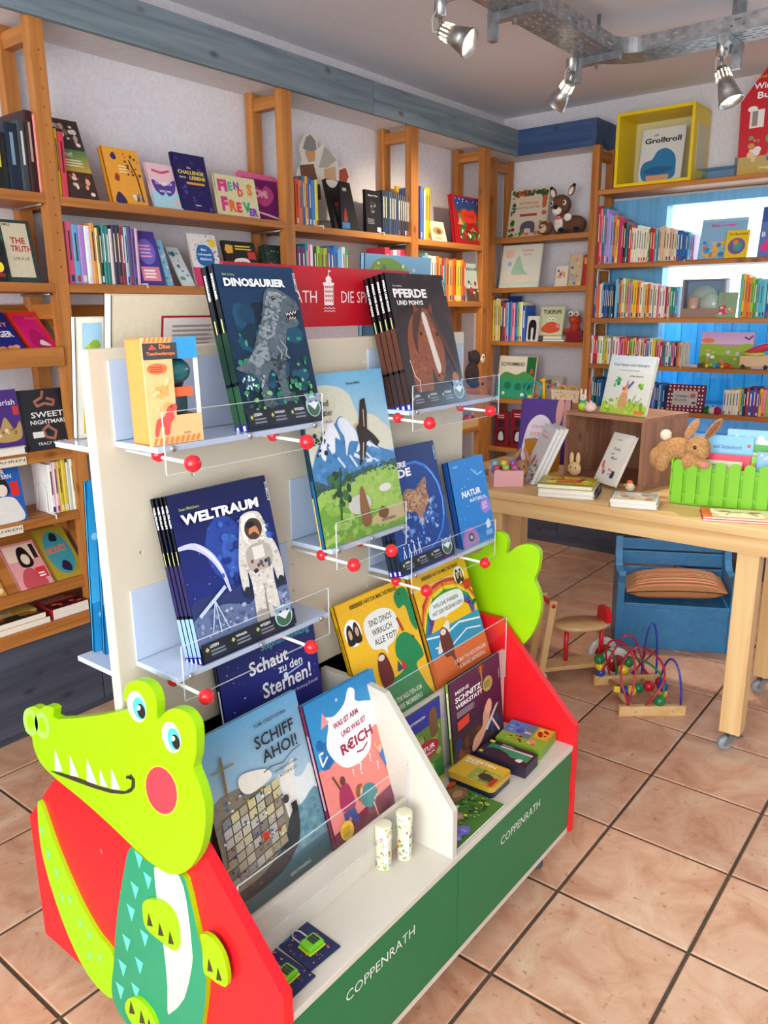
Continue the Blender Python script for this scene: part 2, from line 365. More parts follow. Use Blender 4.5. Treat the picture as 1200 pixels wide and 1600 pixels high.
PAL = {'red': '#c8242e', 'pink': '#f07fa0', 'cream': '#f1e7d0', 'white': '#f2f0ec', 'orange': '#ee7f35', 'yellow': '#f2c62c', 'green': '#3f9a4c', 'lime': '#a9cf3a', 'teal': '#1f8b8d', 'blue': '#1f5fae', 'sky': '#7cc0e6',
       'navy': '#1c2a5c', 'purple': '#6b3f8f', 'lilac': '#b79cd8', 'black': '#1c1b20', 'grey': '#8b8e92', 'brown': '#7a4a2c', 'maroon': '#7c1f2e', 'beige': '#d9c29a', 'turquoise': '#54bfc0', 'magenta': '#c42d7c'}
NAMEW = {'sky': 'pale blue', 'navy': 'navy blue', 'lime': 'lime green'}
def jit(h, a=14):
    h = h.lstrip('#'); return '#'+''.join('%02x' % max(0, min(255, int(h[i:i+2], 16)+RN.randint(-a, a))) for i in (0, 2, 4))
def shelfpt(ax, plane, z, px):
    """point on the shelf front line (height z on the plane) under this pixel column"""
    lo, hi = 0, 1600
    for _ in range(30):
        mid = (lo+hi)/2
        if on(px, mid, ax, plane).z > z: lo = mid
        else: hi = mid
    return on(px, lo, ax, plane)
def faceout(label, ax, plane, z, xl, xr, ytop, cover, art=(), lean=.05, T=.012, group=None, **k):
    """book shown cover-out on a wall shelf: pixel columns of its foot, pixel row of its upper edge"""
    A, B = shelfpt(ax, plane, z, xl), shelfpt(ax, plane, z, xr); W_ = (B-A).length
    inn = V3((0, 1, 0)) if ax == 'y' else V3((1, 0, 0)); zt = on((xl+xr)/2-(8 if ax == 'y' else 0), ytop, ax, plane+lean).z
    M = frame(A+V3((0, 0, .0005)), B-A, inn*lean+V3((0, 0, zt-z))); return book(label, M, W_, math.hypot(lean, zt-z), T, cover, art, group=group, **k)
CNM = [(v, k) for k, v in PAL.items()]
def nearname(h):
    a = [int(h[i:i+2], 16) for i in (1, 3, 5)]
    return min(CNM, key=lambda q: sum((int(q[0][1+2*k:3+2*k], 16)-a[k])**2 for k in range(3)))[1]
def spinerow(side, plane, z, x0, x1, ytop0, ytop1, cols, anchor, group, depth=.15, yb=None, same=None):
    """books standing side by side; x0..x1 pixel range of the spines at the shelf, ytop pixel heights; side 'y' left wall, 'x' far wall"""
    ax = side; n = len(cols); yb = yb or 0
    P = lambda px: shelfpt(ax, plane, z, px)
    A, B = P(x0), P(x1); L = (B-A).length; d = (B-A).normalized()
    ws = []
    for c in cols: ws.append(float(c.split(':')[1]) if ':' in c else RN.uniform(.85, 1.15))
    tot = sum(ws); s = 0; inn = V3((0, 1, 0)) if side == 'y' else V3((1, 0, 0))
    for i, c in enumerate(cols):
        nm = c.split(':')[0]; T = L*ws[i]/tot; f = (s/L+T/L/2); yt = ytop0+(ytop1-ytop0)*f
        O = A+d*s; Hh = on(x0+(x1-x0)*f, yt, ax, plane).z-z
        Hh *= 1 if same else RN.uniform(.93, 1.03)
        col = jit(PAL[nm]) if nm in PAL else nm
        dark = sum(int(col[1+2*k:3+2*k], 16) for k in range(3)) < 330
        band = RN.choice(['#f4f0e6', '#f6e6b0', '#ffffff']) if dark else RN.choice(['#3a3a52', '#7b2a30', '#2c5a7a', '#444444'])
        M = Matrix(((d.x, inn.x, 0, O.x), (d.y, inn.y, 0, O.y), (0, 0, 1, z+.0005), (0, 0, 0, 1)))
        nm = nm if nm in PAL else nearname(nm)
        spinebook(f"{NAMEW.get(nm, nm)} spined book, {ORD[i]} from {anchor}", M, depth*RN.uniform(.92, 1.05), T*.965, Hh, col, band if RN.random() < .85 else None, RN.choice([None, '#e8e4da', '#27407c', '#c33333']), group)
        s += T
# ================================================================== the setting
CEIL = 2.655; YW = 2.08; XW = 3.52; ST = .335
def struct(name, mb, mat, **k):
    o = mb.build(name, mat, **k); o['kind'] = 'structure'; return o
struct('floor', MB().box((-3.2, -2.9, -.06), (XW+.1, YW+.1, -.004)), 'grout')
fl = bpy.data.objects['floor']
tm = MB(); g = .0045; h0, h1 = -.006, 0; b = .0025; a = ST/2-g
tm.add([(-a, -a, h0), (a, -a, h0), (a, a, h0), (-a, a, h0), (-a, -a, h1-b), (a, -a, h1-b), (a, a, h1-b), (-a, a, h1-b), (-a+b, -a+b, h1), (a-b, -a+b, h1), (a-b, a-b, h1), (-a+b, a-b, h1)],
       [(0, 1, 5, 4), (1, 2, 6, 5), (2, 3, 7, 6), (3, 0, 4, 7), (4, 5, 9, 8), (5, 6, 10, 9), (6, 7, 11, 10), (7, 4, 8, 11), (8, 9, 10, 11)], '#c99')
t0 = tm.build('tile', 'tile', fl); first = True
for i in range(-6, 11):
    for j in range(-7, 6):
        x, y = (i+.5)*ST, (j+.5)*ST
        if x > 3.3 or y > 1.95 or y < -2.3: continue
        d = V3((x, y, 0))-CAM
        if d.dot(AF) < .15 or abs(d.dot(AR))/d.dot(AF) > .85: continue      # tiles the photograph shows nothing of
        o = t0 if first else t0.copy()
        if not first: COL.objects.link(o); o.parent = fl
        first = False; o.location = (x, y, 0)
struct('ceiling', MB().box((-3.2, -2.9, CEIL), (XW+.1, YW+.1, CEIL+.1)), 'ceiling_paint')
struct('wall_left', MB().box((-3.2, YW, 0), (XW+.1, YW+.1, CEIL)), 'plaster')
# far wall with its window opening: y -2.2 .. 1.02, z 1.42 .. 2.36
WY0, WY1, WZ0, WZ1 = -2.0, 1.02, .50, 2.09
w = MB(); w.box((XW, -2.9, 0), (XW+.1, YW, WZ0), '#fff').box((XW, -2.9, WZ1), (XW+.1, YW, CEIL)).box((XW, WY1, WZ0), (XW+.1, YW, WZ1)).box((XW, -2.9, WZ0), (XW+.1, WY0, WZ1))
struct('wall_right', w, 'plaster')
# rear walls; the shop front's opening is behind the photographer
w = MB(); w.box((-3.3, -2.9, 0), (-3.2, YW, .4)).box((-3.3, -2.9, 2.5), (-3.2, YW, CEIL)).box((-3.3, .75, .4), (-3.2, YW, 2.5)).box((-3.3, -2.9, .4), (-3.2, -2.55, 2.5))
struct('wall_back', w, 'plaster')
w = MB(); w.box((-3.2, -3.0, 0), (XW, -2.9, CEIL))
struct('wall_front', w, 'plaster')
# window: blue frame, mullion and panes
wf = MB(); X0, X1 = XW-.03, XW+.07
wf.box((X0, WY1-.045, WZ0), (X1, WY1, WZ1)).box((X0, WY0, WZ0), (X1, WY0+.05, WZ1)).box((X0, WY0+.05, WZ0), (X1, WY1-.045, WZ0+.04)).box((X0, WY0+.05, WZ1-.05), (X1, WY1-.045, WZ1)).box((X0, -.55, WZ0+.04), (X1, -.49, WZ1-.05))
win = struct('window_1', wf, 'frame_blue')
for y0, y1 in ((WY0+.05, -.55), (-.49, WY1-.045)): MB().box((XW+.03, y0, WZ0+.04), (XW+.036, y1, WZ1-.05)).build('pane', 'window_glass', win)
# pale blue board beside the window; outside the glass an added blue board screen, set there so daylight brightens it
tr = MB(); tr.box((XW-.02, WY1, .3), (XW, 1.3, WZ1)).box((XW-.02, WY0, .3), (XW, WY1, WZ0)); struct('trim_1', tr, 'frame_blue')
BX = XW+.32; bd = struct('trim_2', MB().box((BX, -2.4, -.05), (BX+.02, 1.5, 1.40)), 'panel_blue')
pm = MB().box((-.012, -.0485, .91), (0, .0485, 1.41)); bb = None
for k in range(24):
    y = 1.4-k*.1
    if bb is None: bb = pm.build('board', 'panel_blue', bd); o = bb
    else: o = bb.copy(); COL.objects.link(o); o.parent = bd
    o.location = (BX-.0005, y, 0)
pm = MB().box((-.012, -1.8, 0), (0, 1.55, .085)); bb = None
for k in range(6):
    if bb is None: bb = pm.build('board', 'frame_blue', bd); o = bb
    else: o = bb.copy(); COL.objects.link(o); o.parent = bd
    o.location = (BX-.0005, -.1, .35+k*.09)
# boarded soffit and fascia boards above the shelving
struct('trim_3', MB().box((-1.6, 1.86, 2.385), (XW, YW, 2.40)).box((3.272, 1.345, 2.385), (XW, 1.86, 2.40)), 'soffit_paint')
FZ0, FZ1 = 2.372, 2.515
fa = thing('fascia', 'grey-blue stained wooden fascia running above the shelves of the long wall', 'fascia', (0, 1.84, FZ0)); fa['kind'] = 'structure'
xm = on(583, 160, 'y', 1.83).x
MB().box((-1.6, 1.825, FZ0), (xm-.0015, 1.847, FZ1)).build('board', 'fascia_grey', fa, True)
MB().box((xm+.0015, 1.825, FZ0), (3.272, 1.847, FZ1)).build('board', 'fascia_grey', fa, True)
fb = thing('fascia', 'dark navy fascia boxing in the top of the corner bookcase', 'fascia', (3.25, 1.6, FZ0)); fb['kind'] = 'structure'
MB().box((3.25, 1.345, FZ0), (3.272, 1.825, FZ1)).build('board', 'fascia_navy', fb, True)
MB().box((3.25, 1.323, FZ0), (XW, 1.345, FZ1)).build('board', 'fascia_navy', fb, True)

# ================================================================== pine bookcase on the long wall
LY = 1.84
bc = thing('bookcase', 'long pine ladder-frame bookcase under the grey-blue fascia', 'bookcase', (1, LY, 0))
POSTS = [(-.92, -.872), (.172, .222), (1.272, 1.33), (2.19, 2.25), (2.90, 2.962)]
holes = [1.62+.055*i for i in range(13)]
def ladder(par, x0, x1, y0, y1, ztop, zb=.357, axis='y'):
    up = MB(); up.box((x0, y0, zb), (x1, y0+.042, ztop)).box((x0, y1-.042, zb), (x1, y1, ztop)); u = up.build('upright', 'pine_z', par, True, .002)
    for z in (ztop-.075, 1.45, .95, .5): MB().box((x0+.008, y0+.042, z), (x1-.008, y1-.042, z+.05)).build('rung', 'pine_y', u, True)
    h = MB()
    for z in holes: h.tube([((x0+x1)/2+.004, y0-.003, z), ((x0+x1)/2+.004, y0+.016, z)], .0042, '#fff', 8)
    u['drill_mat'] = 'pine_z'; punch(u, h, par)
for x0, x1 in POSTS: ladder(bc, x0, x1, LY, 2.065, 2.384)
SH = []
def shelf(x0, x1, ztop, th=.03, yf=LY+.002): MB().box((x0, yf, ztop-th), (x1, 2.07, ztop)).build('shelf', 'pine_x', bc, True, .002)
Z1, Z2 = 1.846, 1.568
shelf(-.872, .172, 1.852, .032); shelf(.222, 1.272, 1.848, .03); shelf(1.33, 2.19, 1.842, .03); shelf(2.25, 2.90, 1.836, .03)
shelf(-.872, .172, Z2); shelf(.222, 1.272, Z2); shelf(1.33, 2.19, 1.545); shelf(2.25, 2.90, 1.518)
shelf(-.872, .172, 1.012, .04); shelf(.222, 1.272, 1.012, .04); shelf(-.872, .172, .78, .03); shelf(.222, 1.272, .78); shelf(-.872, .172, .402, .045, LY-.02); shelf(.222, 1.272, .402, .045, LY-.02)
shelf(1.33, 2.19, 1.10); shelf(2.25, 2.90, 1.005); shelf(2.25, 2.90, .768, .03)
# sloping display racks in the near bays, with a front lip
for (x0, x1) in ((-.872, .172), (.222, 1.272)):
    MB().box((x0, LY-.01, 1.295), (x1, LY+.012, 1.358)).build('display_lip', 'pine_x', bc, True, .002)
    r = MB(); r.bar(((x0+x1)/2, LY+.012, 1.315), ((x0+x1)/2, 2.06, 1.50), x1-x0, .014, '#fff', (1, 0, 0)); 
    r = MB(); r.prism([(LY+.012, 1.305), (2.06, 1.485), (2.06, 1.50), (LY+.012, 1.32)], 'x', x0, x1); r.build('display_slope', 'pine_x', bc, True)
    r = MB(); r.prism([(LY+.03, .50), (2.06, .70), (2.06, .715), (LY+.03, .515)], 'x', x0, x1); r.build('display_slope', 'pine_x', bc, True)
    MB().box((x0, LY+.018, .488), (x1, LY+.04, .53)).build('display_lip', 'pine_x', bc, True, .002)
# metal shelf brackets under the top shelves
for x, z in ((.235, 1.812), (.165, 1.818), (1.26, 1.81), (1.345, 1.806), (2.18, 1.806), (2.262, 1.80), (.16, 1.532)):
    MB().tube([(x, LY+.02, z), (x, 2.05, z)], .0045, '#555', 6).build('bracket', 'galvanised', bc, True)
# dark stained base under the bookcase
bs = thing('base_cabinet', 'dark slate stained wooden base below the long pine bookcase', 'cabinet', (0, LY, 0))
for k, (x0, x1) in enumerate(((-1.6, .19), (.194, 1.3), (1.304, 2.22), (2.224, 3.19))):
    MB().box((x0, LY-.004, .03), (x1, LY+.018, .355)).build('panel', 'slate_x', bs, True, .0015)
MB().box((-1.6, LY+.018, .03), (3.19, 2.07, .356)).build('carcass', 'slate_x', bs, True)
MB().box((-1.6, LY+.01, 0), (3.19, LY+.03, .03)).build('toe_kick', 'slate_x', bs, True)

# ================================================================== corner bookcase and window bookcase (face -x)
FX = 3.25
cb = thing('bookcase', 'narrow pine corner bookcase below the navy fascia', 'bookcase', (FX, 1.66, 0))
def ladderx(par, y0, y1, ztop):
    up = MB(); up.box((FX, y0, .401), (FX+.042, y1, ztop)).box((FX+.2, y0, .401), (FX+.242, y1, ztop)); u = up.build('upright', 'pine_z', par, True, .002)
    for z in (ztop-.075, 1.5, .8): MB().box((FX+.042, y0+.008, z), (FX+.2, y1-.008, z+.05)).build('rung', 'pine_x', u, True)
ladderx(cb, 1.985, 2.03, 2.384); ladderx(cb, 1.298, 1.342, 2.371)
for z, th in ((1.905, .03), (1.603, .03), (1.272, .026), (.905, .03), (.58, .03)): MB().box((FX+.002, 1.342, z-th), (FX+.245, 1.985, z)).build('shelf', 'pine_y', cb, True, .002)
wb = thing('bookcase', 'pine bookcase standing open in front of the bright window', 'bookcase', (FX, .4, 0))
up = MB().box((FX, -.62, .401), (FX+.042, -.576, 2.13)).box((FX+.2, -.62, .401), (FX+.242, -.576, 2.13)).box((FX, 1.297, .401), (FX+.003, 1.2975, .41)); up.build('upright', 'pine_z', wb, True)
WZ = [2.128, 1.722, 1.415, 1.148, .895]
for z in WZ: MB().box((FX+.002, -.576, z-.026), (FX+.245, 1.296, z)).build('shelf', 'pine_y', wb, True, .002)
# white wire brackets on the shelf ends
for z in WZ[1:4]:
    MB().tube([(FX+.03, 1.285, z-.03), (FX+.03, 1.285, z-.115), (FX+.2, 1.285, z-.115), (FX+.2, 1.285, z-.03)], .006, '#eee', 6, True).build('wire_bracket', 'white_wire', wb, True)
bs2 = thing('base_cabinet', 'navy stained base cabinets along the window wall', 'cabinet', (3.2, 1, 0))
for y0, y1 in ((1.43, 2.0), (.80, 1.426), (.15, .796), (-.6, .146)): MB().box((3.2, y0, .05), (3.222, y1, .40)).build('panel', 'slate_y', bs2, True, .0015)
MB().box((3.222, -.6, .05), (3.5, 2.0, .40)).build('carcass', 'slate_y', bs2, True)
MB().box((3.215, -.6, 0), (3.24, 2.0, .05)).build('toe_kick', 'slate_y', bs2, True)

# ================================================================== cable tray and spot lamps
ct = thing('cable_tray', 'galvanised perforated cable tray turning a corner under the ceiling', 'cable tray', (2.2, .84, 2.5))
TZ = 2.5; A0, A1 = .765, .915; B0, B1 = 2.215, 2.375
def tray_slots(x0, x1, y0, y1, along):
    """sheet at z TZ with slots cut out between strips"""
    m = MB(); n = int(((x1-x0) if along == 'x' else (y1-y0))/.05)
    W_ = (y1-y0) if along == 'x' else (x1-x0)
    def q(a0, a1, b0, b1):
        if along == 'x': m.box((x0+a0, y0+b0, TZ), (x0+a1, y0+b1, TZ+.0015))
        else: m.box((x0+b0, y0+a0, TZ), (x0+b1, y0+a1, TZ+.0015))
    L = (x1-x0) if along == 'x' else (y1-y0); rows = [0, .022, .03, .052, .06, .082, .09, .112, .12, W_]
    for a, b2 in zip(rows[::2], rows[1::2]): q(0, L, a, b2)
    for i in range(n):
        for k in range(4):
            off = .025 if k % 2 else 0; s = i*.05+off
            q(s, min(L, s+.018), rows[2*k+1], rows[2*k+2])
    return m
m = tray_slots(-1.2, B0-.09, A0, A1, 'x'); m.build('tray_floor', 'galvanised', ct, True)
m = tray_slots(B0, B1, -1.8, A0-.09, 'y'); m.build('tray_floor', 'galvanised', ct, True)
c = MB()
for k in range(8):
    a, b2 = PI/2*k/8, PI/2*(k+1)/8; cx, cy = B0-.09, A0-.09; ri, ro = .09, .09+.155
    P_ = lambda r, t: (cx+r*math.sin(t), cy+r*math.cos(t))
    i0, i1, o0, o1 = P_(ri, a), P_(ri, b2), P_(ro, a), P_(ro, b2)
    c.add([(*i0, TZ), (*o0, TZ), (*o1, TZ), (*i1, TZ)], [(0, 1, 2, 3)], '#fff')
    for p, q2 in ((i0, i1), (o0, o1)): c.add([(*p, TZ), (*q2, TZ), (*q2, TZ+.06), (*p, TZ+.06)], [(0, 1, 2, 3)], '#fff')
c.build('bend', 'galvanised', ct, True)
def wall_slots(p, q2):
    m = MB(); p, q2 = V3(p), V3(q2); L = (q2-p).length; d = (q2-p).normalized(); n = int(L/.06)
    def bx(a, b2, z0, z1): m.bar(p+d*a+V3((0, 0, (z0+z1)/2)), p+d*b2+V3((0, 0, (z0+z1)/2)), .0015, z1-z0)
    for z0, z1 in ((0, .018), (.026, .038), (.046, .06)): bx(0, L, z0, z1)
    for i in range(n):
        bx(i*.06, i*.06+.035, .018, .026); bx(i*.06+.03, min(L, i*.06+.065), .038, .046)
    return m
for p, q2 in (((-1.2, A1, TZ), (B0-.09, A1, TZ)), ((-1.2, A0, TZ), (B0-.09, A0, TZ)), ((B0, A0-.09, TZ), (B0, -1.8, TZ)), ((B1-.005, A0-.09, TZ), (B1-.005, -1.8, TZ))): wall_slots(p, q2).build('tray_side', 'galvanised', ct, True)
for x, y, sw in ((2.15, .84, 0), (2.3, .34, 1), (1.45, .84, 0)):   # hangers
    hgr = MB(); hgr.tube([(x, y, TZ-.05), (x, y, CEIL)], .008, '#999', 8)
    if sw: hgr.box((x-.11, y-.02, TZ-.03), (x+.11, y+.02, TZ-.001)).box((x+.075, y-.018, TZ-.09), (x+.1, y+.018, CEIL-.001))
    else: hgr.box((x-.02, y-.1, TZ-.03), (x+.02, y+.1, TZ-.001)).box((x-.018, y+.075, TZ-.09), (x+.018, y+.1, CEIL-.001))
    hgr.build('hanger', 'galvanised', ct, True)
def spot(base, tip, label, power):
    base, tip = V3(base), V3(tip)   # base: mount under the tray; tip: centre of the lamp mouth
    t = thing('spot_lamp', label, 'lamp', base, 'spot lamps under the cable tray')
    k = MB(); k.lathe([(.022, 0), (.022, -.045), (.014, -.05)], '#ccc', 16, Matrix.Translation(base)); k.build('mount', 'brushed_metal', t, True)
    d = (tip-base-V3((0, 0, -.085))); back = base+V3((0, 0, -.085)); L = d.length; d.normalize()
    M = Matrix.Translation(back) @ d.to_track_quat('Z', 'Y').to_matrix().to_4x4()
    MB().tube([base+V3((0, 0, -.045)), base+V3((.003, 0, -.07)), back+d*.03], .007, '#ccc', 8).build('swivel', 'brushed_metal', t, True)
    s = MB(); s.lathe([(.002, 0), (.022, .004), (.026, .02), (.030, L*.45), (.031, L*.46), (.033, L*.5), (.042, L*.78), (.041, L*.79), (.05, L*.98), (.05, L), (.046, L), (.041, L*.8), (.028, L*.5), (.02, .03), (0, .03)], '#ccc', 24, M)
    s.build('shade', 'brushed_metal', t, True)
    sl = MB()
    for i in range(12):
        a = 2*PI*i/12
        for r, z in ((.0296, L*.30), (.0272, L*.17)):
            sl.box((-.0025, -.0012, -.007), (.0025, .0012, .007), '#fff', M @ Matrix.Rotation(a, 4, 'Z') @ Matrix.Translation(V3((0, r, z))))
    sl.build('vent_slot', 'vent_glow', t, True)['kind'] = 'stuff'
    MB().lathe([(0, L*.86), (.038, L*.88)], '#fff', 20, M).build('bulb', 'lamp_glow', t, True)
    MB().tube([base+V3((-.02, 0, -.03)), base+V3((-.035, .01, -.06)), base+V3((-.03, .01, -.1)), back+d*.02], .0025, '#bbb', 6).build('cable', 'matte', t, True)
    l = bpy.data.lights.new('spot_light', 'SPOT'); l.energy = power; l.color = (1, .84, .62); l.spot_size = 1.6; l.spot_blend = .8; l.shadow_soft_size = .035
    lo = bpy.data.objects.new('spot_light', l); COL.objects.link(lo); lo.parent = t; lo.matrix_world = Matrix.Translation(back+d*(L+.01)) @ d.to_track_quat('-Z', 'Y').to_matrix().to_4x4()
    lo.matrix_parent_inverse = Matrix.Identity(4); lo.matrix_basis = WM[t.name].inverted() @ (Matrix.Translation(back+d*(L+.01)) @ d.to_track_quat('-Z', 'Y').to_matrix().to_4x4())
def lamp_at(mpx, tpx, X, Xt, label, power, z=2.498):
    b_ = on(*mpx, 'z', z)
    if X: b_ = on(*mpx, 'x', X)
    spot((b_.x, b_.y, z), on(*tpx, 'x', b_.x+Xt), label, power)
lamp_at((688, 2), (735, 68), 0, .02, 'brushed metal spot lamp on a side arm of the cable tray', 42)
q0 = on(688, 2, 'z', 2.498); t_ = [o for o in bpy.data.objects if o.name.startswith('spot_lamp')][0]; MB().tube([(q0.x, q0.y, 2.494), (q0.x, .85, 2.494)], .006, '#ccc', 8).build('side_arm', 'brushed_metal', t_, True)
lamp_at((893, 92), (868, 165), 0, .02, 'brushed metal spot lamp beside the bend of the cable tray', 42)
lamp_at((1128, 85), (1143, 160), 2.33, -.02, 'brushed metal spot lamp nearest the red house standee', 42)
# ================================================================== crocodile book display on castors
NX, EX = -.615, .462            # outer faces of the two end panels
CR, WH, RED, GRN = '#d6ccb6', '#d5cfc1', '#ea1824', '#0a7444'
sd = thing('display_stand', 'double-sided crocodile book display on castors with red ends and green front', 'display stand', (-.08, .4135, 0))
prof = [(.022, .10), (.022, .415), (.255, .657), (.572, .657), (.805, .405), (.805, .10)]
def endpanel(x0, x1):
    m = MB().prism(prof, 'x', x0, x1, RED); return m.build('end_panel', 'paint', sd, True, .0025)
ep1 = endpanel(NX, NX+.02); ep2 = endpanel(EX-.02, EX)
for y, z in ((.30, .62), (.28, .45), (.52, .45), (.10, .25), (.6, .2)): MB().lathe([(.006, 0), (.005, .001)], '#d8484f', 10, Matrix.Translation(V3((NX-.001, y, z))) @ Matrix.Rotation(-PI/2, 4, 'Y')).build('screw_cap', 'paint', ep1, True)
IX0, IX1 = NX+.02, EX-.02
MB().box((IX0, .03, .098), (IX1, .797, .116), WH).build('base_board', 'paint', sd, True, .0015)
MB().box((IX0, .026, .345), (IX1, .80, .36), WH).build('tray_board', 'paint', sd, True, .0015)
MB().box((IX0, .39, .36), (IX1, .414, .70), CR).build('spine_board', 'paint', sd, True)
SPL = -.10
for x0, x1, c in ((IX0, SPL-.001, 'near'), (SPL+.001, IX1, 'far')):
    f_ = MB().box((x0, .028, .117), (x1, .04, .3445), GRN).build('front_panel', 'paint', sd, True, .001)
    b_ = MB().box((x0, .787, .117), (x1, .799, .3445), GRN).build('rear_panel', 'paint', sd, True, .001)
    p = MB(); draw(p, [('t', '#eef0ea', 'COPPENRATH', 0, 0, 1, 'c', {'b': -.005, 'fit': .205 if c == 'near' else .19})], 1, .0215, M=Matrix.Translation(V3((on(597, 1503, 'y', .028).x if c == 'near' else on(814, 1284, 'y', .028).x, .028, on(597, 1503, 'y', .028).z-.0107))))
    p.build('lettering', 'print', f_, True)
# tall cream panel with peg holes
pn = MB().box((NX-.006, .39, .64), (.455, .414, 1.412), CR).build('back_panel', 'paint', sd, True, .003)
ph = MB()
for i in range(9):
    for j in range(13):
        x, z = -.555+i*.12, .72+j*.058
        if RN.random() < .45: ph.tube([(x, .386, z), (x, .402, z)], .0035, CR, 8)
pn['drill_mat'] = 'paint'; punch(pn, ph, sd)
# divider, risers, ledges and clear lips of the two front tiers (and the same tiers behind)
MB().prism([(.03, .36), (.03, .469), (.206, .682), (.252, .689), (.39, .689), (.39, .36)], 'x', -.12, -.104, WH).build('divider', 'paint', sd, True, .0015)
MB().prism([(.797, .36), (.797, .469), (.62, .682), (.414, .689), (.414, .36)], 'x', -.12, -.104, WH).build('divider', 'paint', sd, True, .0015)
MB().box((IX0, .145, .36), (-.12, .155, .458), WH).build('riser', 'paint', sd, True, .001)
MB().box((IX0, .155, .405), (-.12, .39, .415), WH).build('ledge', 'paint', sd, True)
MB().box((-.104, .232, .36), (IX1-.006, .242, .578), WH).build('riser', 'paint', sd, True, .001)
MB().box((-.104, .242, .525), (IX1-.006, .39, .535), WH).build('ledge', 'paint', sd, True)
MB().box((IX0, .6, .36), (IX1, .61, .55), WH).build('riser', 'paint', sd, True, .001)
MB().box((IX0, .414, .50), (IX1, .6, .51), WH).build('ledge', 'paint', sd, True)
def acrylic(x0, x1, y, z0, z1, par, name='clear_lip'):
    o = MB().box((x0, y, z0), (x1, y+.002, z1), '#fff').build(name, 'acrylic', par, True)
    e = MB(); e.box((x0-.001, y-.0002, z0), (x0, y+.0022, z1)).box((x1, y-.0002, z0), (x1+.001, y+.0022, z1)).box((x0, y-.0002, z1), (x1, y+.0022, z1+.001)).box((x0, y-.0002, z0-.001), (x1, y+.0022, z0))
    e.build('polished_edge', 'acrylic_edge', o, True); return o
acrylic(IX0+.002, -.122, .142, .41, .545, sd); acrylic(-.102, IX1-.008, .229, .50, .672, sd)
# castors
def castor(par, x, y, ztop, r=.032, col='#4a5058', ang=0, metal='galvanised'):
    k = MB(); R_ = Matrix.Translation(V3((x, y, 0))) @ Matrix.Rotation(ang, 4, 'Z')
    k.box((-.022, -.022, ztop-.004), (.022, .022, ztop), '#fff'); k.tube([(0, 0, ztop-.004), (0, 0, ztop-.02)], .012, '#fff', 10)
    k.box((-.016, -.016, ztop-.02), (.018, .016, ztop-.016), '#fff')
    for s in (-1, 1): k.prism([(-.016, ztop-.018), (.016, ztop-.018), (.03, r-.006), (.012, r-.006)], 'y', s*.014-.001, s*.014+.001, '#fff')
    k.bar((-.014, 0, ztop-.03), (-.04, 0, ztop-.022), .02, .003, '#fff')
    k.v = [tuple(R_ @ V3(v)) for v in k.v]
    c_ = k.build('castor', metal, par, True)
    w_ = MB(); w_.lathe([(.008, -.011), (r-.004, -.011), (r, -.006), (r, .006), (r-.004, .011), (.008, .011)], col, 20, R_ @ Matrix.Translation(V3((.02, 0, r))) @ Matrix.Rotation(PI/2, 4, 'X'))
    w_.build('wheel', 'gloss', c_, True)
for x, y in ((-.56, .74), (-.54, .09), (.37, .075), (.39, .74)): castor(sd, x, y, .098, .034, '#46525e', .6)
# painted crocodile on the near end and its mirror image on the far end, both looking the same way
HEAD = [(37, 1122), (40, 1109), (52, 1104), (62, 1108), (72, 1103), (84, 1108), (91, 1124), (196, 1110), (193, 1090), (197, 1072), (208, 1064), (224, 1065), (238, 1077), (245, 1098), (246, 1124), (262, 1110), (280, 1108), (296, 1118), (306, 1140), (306, 1180), (302, 1200), (313, 1230), (321, 1268), (318, 1310), (308, 1340), (290, 1362), (268, 1366), (248, 1357), (215, 1330), (170, 1287), (125, 1247), (83, 1213), (62, 1190), (52, 1165), (50, 1152), (40, 1142)]
CX = NX-.024
def yz(pts, X=CX): return [(on(x, y, 'x', X).y, on(x, y, 'x', X).z) for x, y in pts]
BODY = [(203, 1325), (222, 1340), (250, 1357), (284, 1368), (294, 1392), (305, 1440), (318, 1500), (322, 1545), (316, 1600), (312, 1640), (290, 1660), (240, 1650), (205, 1610), (176, 1560), (178, 1500), (182, 1440), (192, 1370)]
TAIL = [(59, 1254), (66, 1262), (90, 1330), (122, 1404), (150, 1455), (178, 1497), (178, 1560), (142, 1530), (110, 1470), (84, 1400), (66, 1335), (60, 1290)]
def shift(poly, f=1.0): return [(.4135+(y-.4135)*f, z) for y, z in poly]
